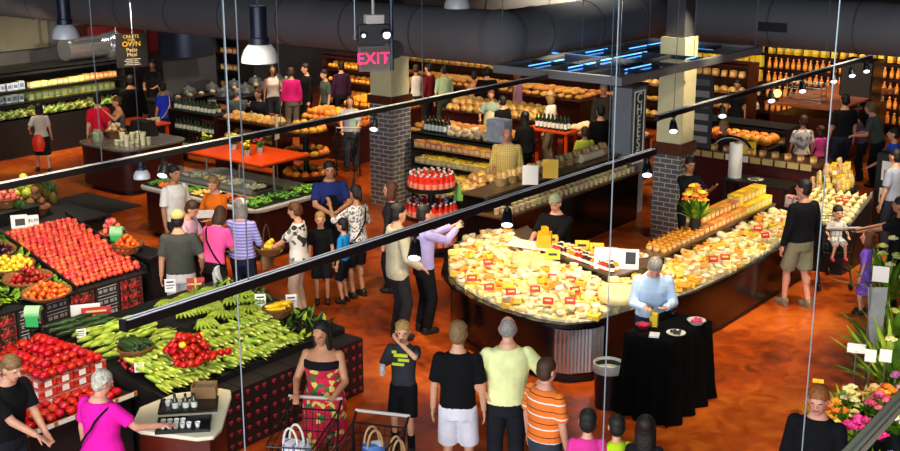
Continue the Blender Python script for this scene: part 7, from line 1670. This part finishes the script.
for i, z in enumerate((.3, .68, 1.06, 1.44, 1.82)):
    K, nm = ((BOTO, 'orange bottle'), (BOTO, 'orange bottle'), (BOTO, 'orange bottle'), (BOTO, 'orange bottle'), (YB, 'yellow bag'))[i]
    row(K, (30.15, 8.1, z), (30.15, 12.9, z), 30 if i < 4 else 20, nm + ' on the ' + ORD[i] + ' shelf up of the far right grocery shelves', nm + 's on the grocery shelves')
    row(YB if i > 1 else WJ, (30.15, 13.0, z), (30.15, 15.5, z), 13, ('yellow bag' if i > 1 else 'white jar') + ' at the left end of the ' + ORD[i] + ' grocery shelf', 'packs at the left end of the grocery shelves')
shelving('jar_shelves', 'low dark shelves of white jars before the grocery shelves', 'shelves', 27.6, 28.1, 11.2 - .9 + 1.6, 15.5, (.3, .7, 1.1), 'x', blk, 1.45, light=4) if False else None
shelving('end_shelves', 'lit shelves of red and orange goods at the far right edge', 'shelves', 28.6, 29.2, 5.2, 7.7, (.3, .7, 1.1, 1.5), 'x', brown, 1.95, light=GLOW)
for i, z in enumerate((.3, .7, 1.1, 1.5)): row((ORPK, BOTO, YB, ORPK)[i], (28.75, 5.3, z), (28.75, 7.6, z), 14, 'orange or yellow pack on the ' + ORD[i] + ' shelf at the far right edge', 'goods on the end shelves')
p = at(862, 60, 2.15); t = thing('dark_cabinet', 'tall black cabinet behind the man in jeans', 'cabinet', (p.x - .2, p.y - .35, 0)); MB().b2(0, .7, 0, .75, 0, 2.15).build('carcass', black_g, t); MB().b2(-.015, 0, .03, .72, .05, 2.1).build('door', blk, t); MB().b2(-.04, -.015, .62, .65, .9, 1.3).build('handle', steel, t)
# ---- flower stand
t = thing('flower_stand', 'black stepped flower stand in the lower right corner', 'display stand', (10.9, 2.5, 0)); MB().b2(0, 3.7, 0, 1.15, 0, .30).build('low_step', blk, t); MB().b2(0.3, 3.7, .0, .55, .30, .52).build('high_step', blk, t)
FL = [((838, 388), ['f0a020', 'f07a1c'], 'orange-yellow', 15, .12), ((852, 378), ['f0e088', 'f4ecb0'], 'pale yellow', 16, .14), ((872, 374), ['f0a070', 'f0b888'], 'peach', 16, .14), ((889, 384), ['f08a1c', 'd82c1c', 'f0c02c'], 'orange and red', 18, .14), ((866, 416), ['e81c88', 'f03ca0', 'd01878'], 'hot pink', 26, .2), ((838, 408), ['e8c85a', 'd8d8a0'], 'cream and green', 8, .14), ((893, 446), ['7a86d8', '9aa4e8'], 'pale blue', 15, .16), ((880, 440), ['8a5ac0', 'e8e0f0'], 'purple and white', 12, .14), ((880, 392), ['c83c6a', 'e06a8a'], 'rose red', 12, .13), ((898, 366), ['b05a9a', 'e0a0c0'], 'mauve', 10, .14), ((898, 410), ['f0f0e0', 'c8d870'], 'white and lime', 12, .14)]
for k, ((x, y), cols, nm, n, r) in enumerate(FL):
    p = at(x, y, .78)
    z0 = .30 if p.y > 3.05 else .52
    if p.x < 10.9 or p.x > 14.6 or p.y < 2.5 or p.y > 3.65: z0 = .0
    if z0 == 0: z0 = .0
    bouquet('bucket of ' + nm + ' flowers in the lower right flower display', (p.x, p.y, z0), cols, n, r, .26 if z0 > .2 else .5, big=1.25)
for k, (x, y, nm) in enumerate(((890, 262, 'tall greenery with pale yellow blooms at the right edge'), (893, 318, 'broad green foliage plant below the pale yellow blooms'), (897, 345, 'dark green leafy plant at the right edge above the bouquets'))):
    p = at(x, y, .8); bouquet(nm, (p.x, p.y, 0), ['eef0a0', 'd8e070'], (9, 3, 2)[k], .26, .95, big=1.6)
def stake_card(label, px_, py_, z, w, h, tl=.2):
    p = at(px_, py_, z); t = card(label, (p.x, p.y, z), w, h, yc if 'yellow' in label else whtc, tl, stand_=False); MB().cone((0, 0.01, 0.02), (0, .01, -z), .008, .008, 6).build('stake', steel, t); return t
stake_card('white square card on a stake before the tall greenery', 880, 282, 1.0, .2, .2); stake_card('white card lying tilted by the flower buckets', 856, 353, .72, .2, .11, .6); stake_card('small white tag card right of the tilted card', 885, 362, .75, .13, .14, .3); stake_card('grey-white tag card with a wire loop beside it', 870, 362, .75, .12, .14, .3)
t = stake_card('small yellow card on the floor side of the flower buckets', 818, 383, .5, .12, .05, .9)
p = at(876, 340, .62); t = thing('plastic_sleeve', 'long grey clear plastic flower sleeve hanging from a stand', 'plastic sleeve', (p.x, p.y, .5)); 
R_ = rad(-52); MB().prism([(-.07, 0), (.06, 0), (.06, .01), (-.07, .01)], 0, .75, [(-.12, .1), (.12, .1), (.12, .11), (-.12, .11)]).build('sleeve', mat('sleeve_clear', '9aa0a6', .15, alpha=.75, noise=.2), t, None, R_); MB().cone((0, .1, -.5), (0, .12, .8), .012, .012, 8).build('stand_pole', steel, t)
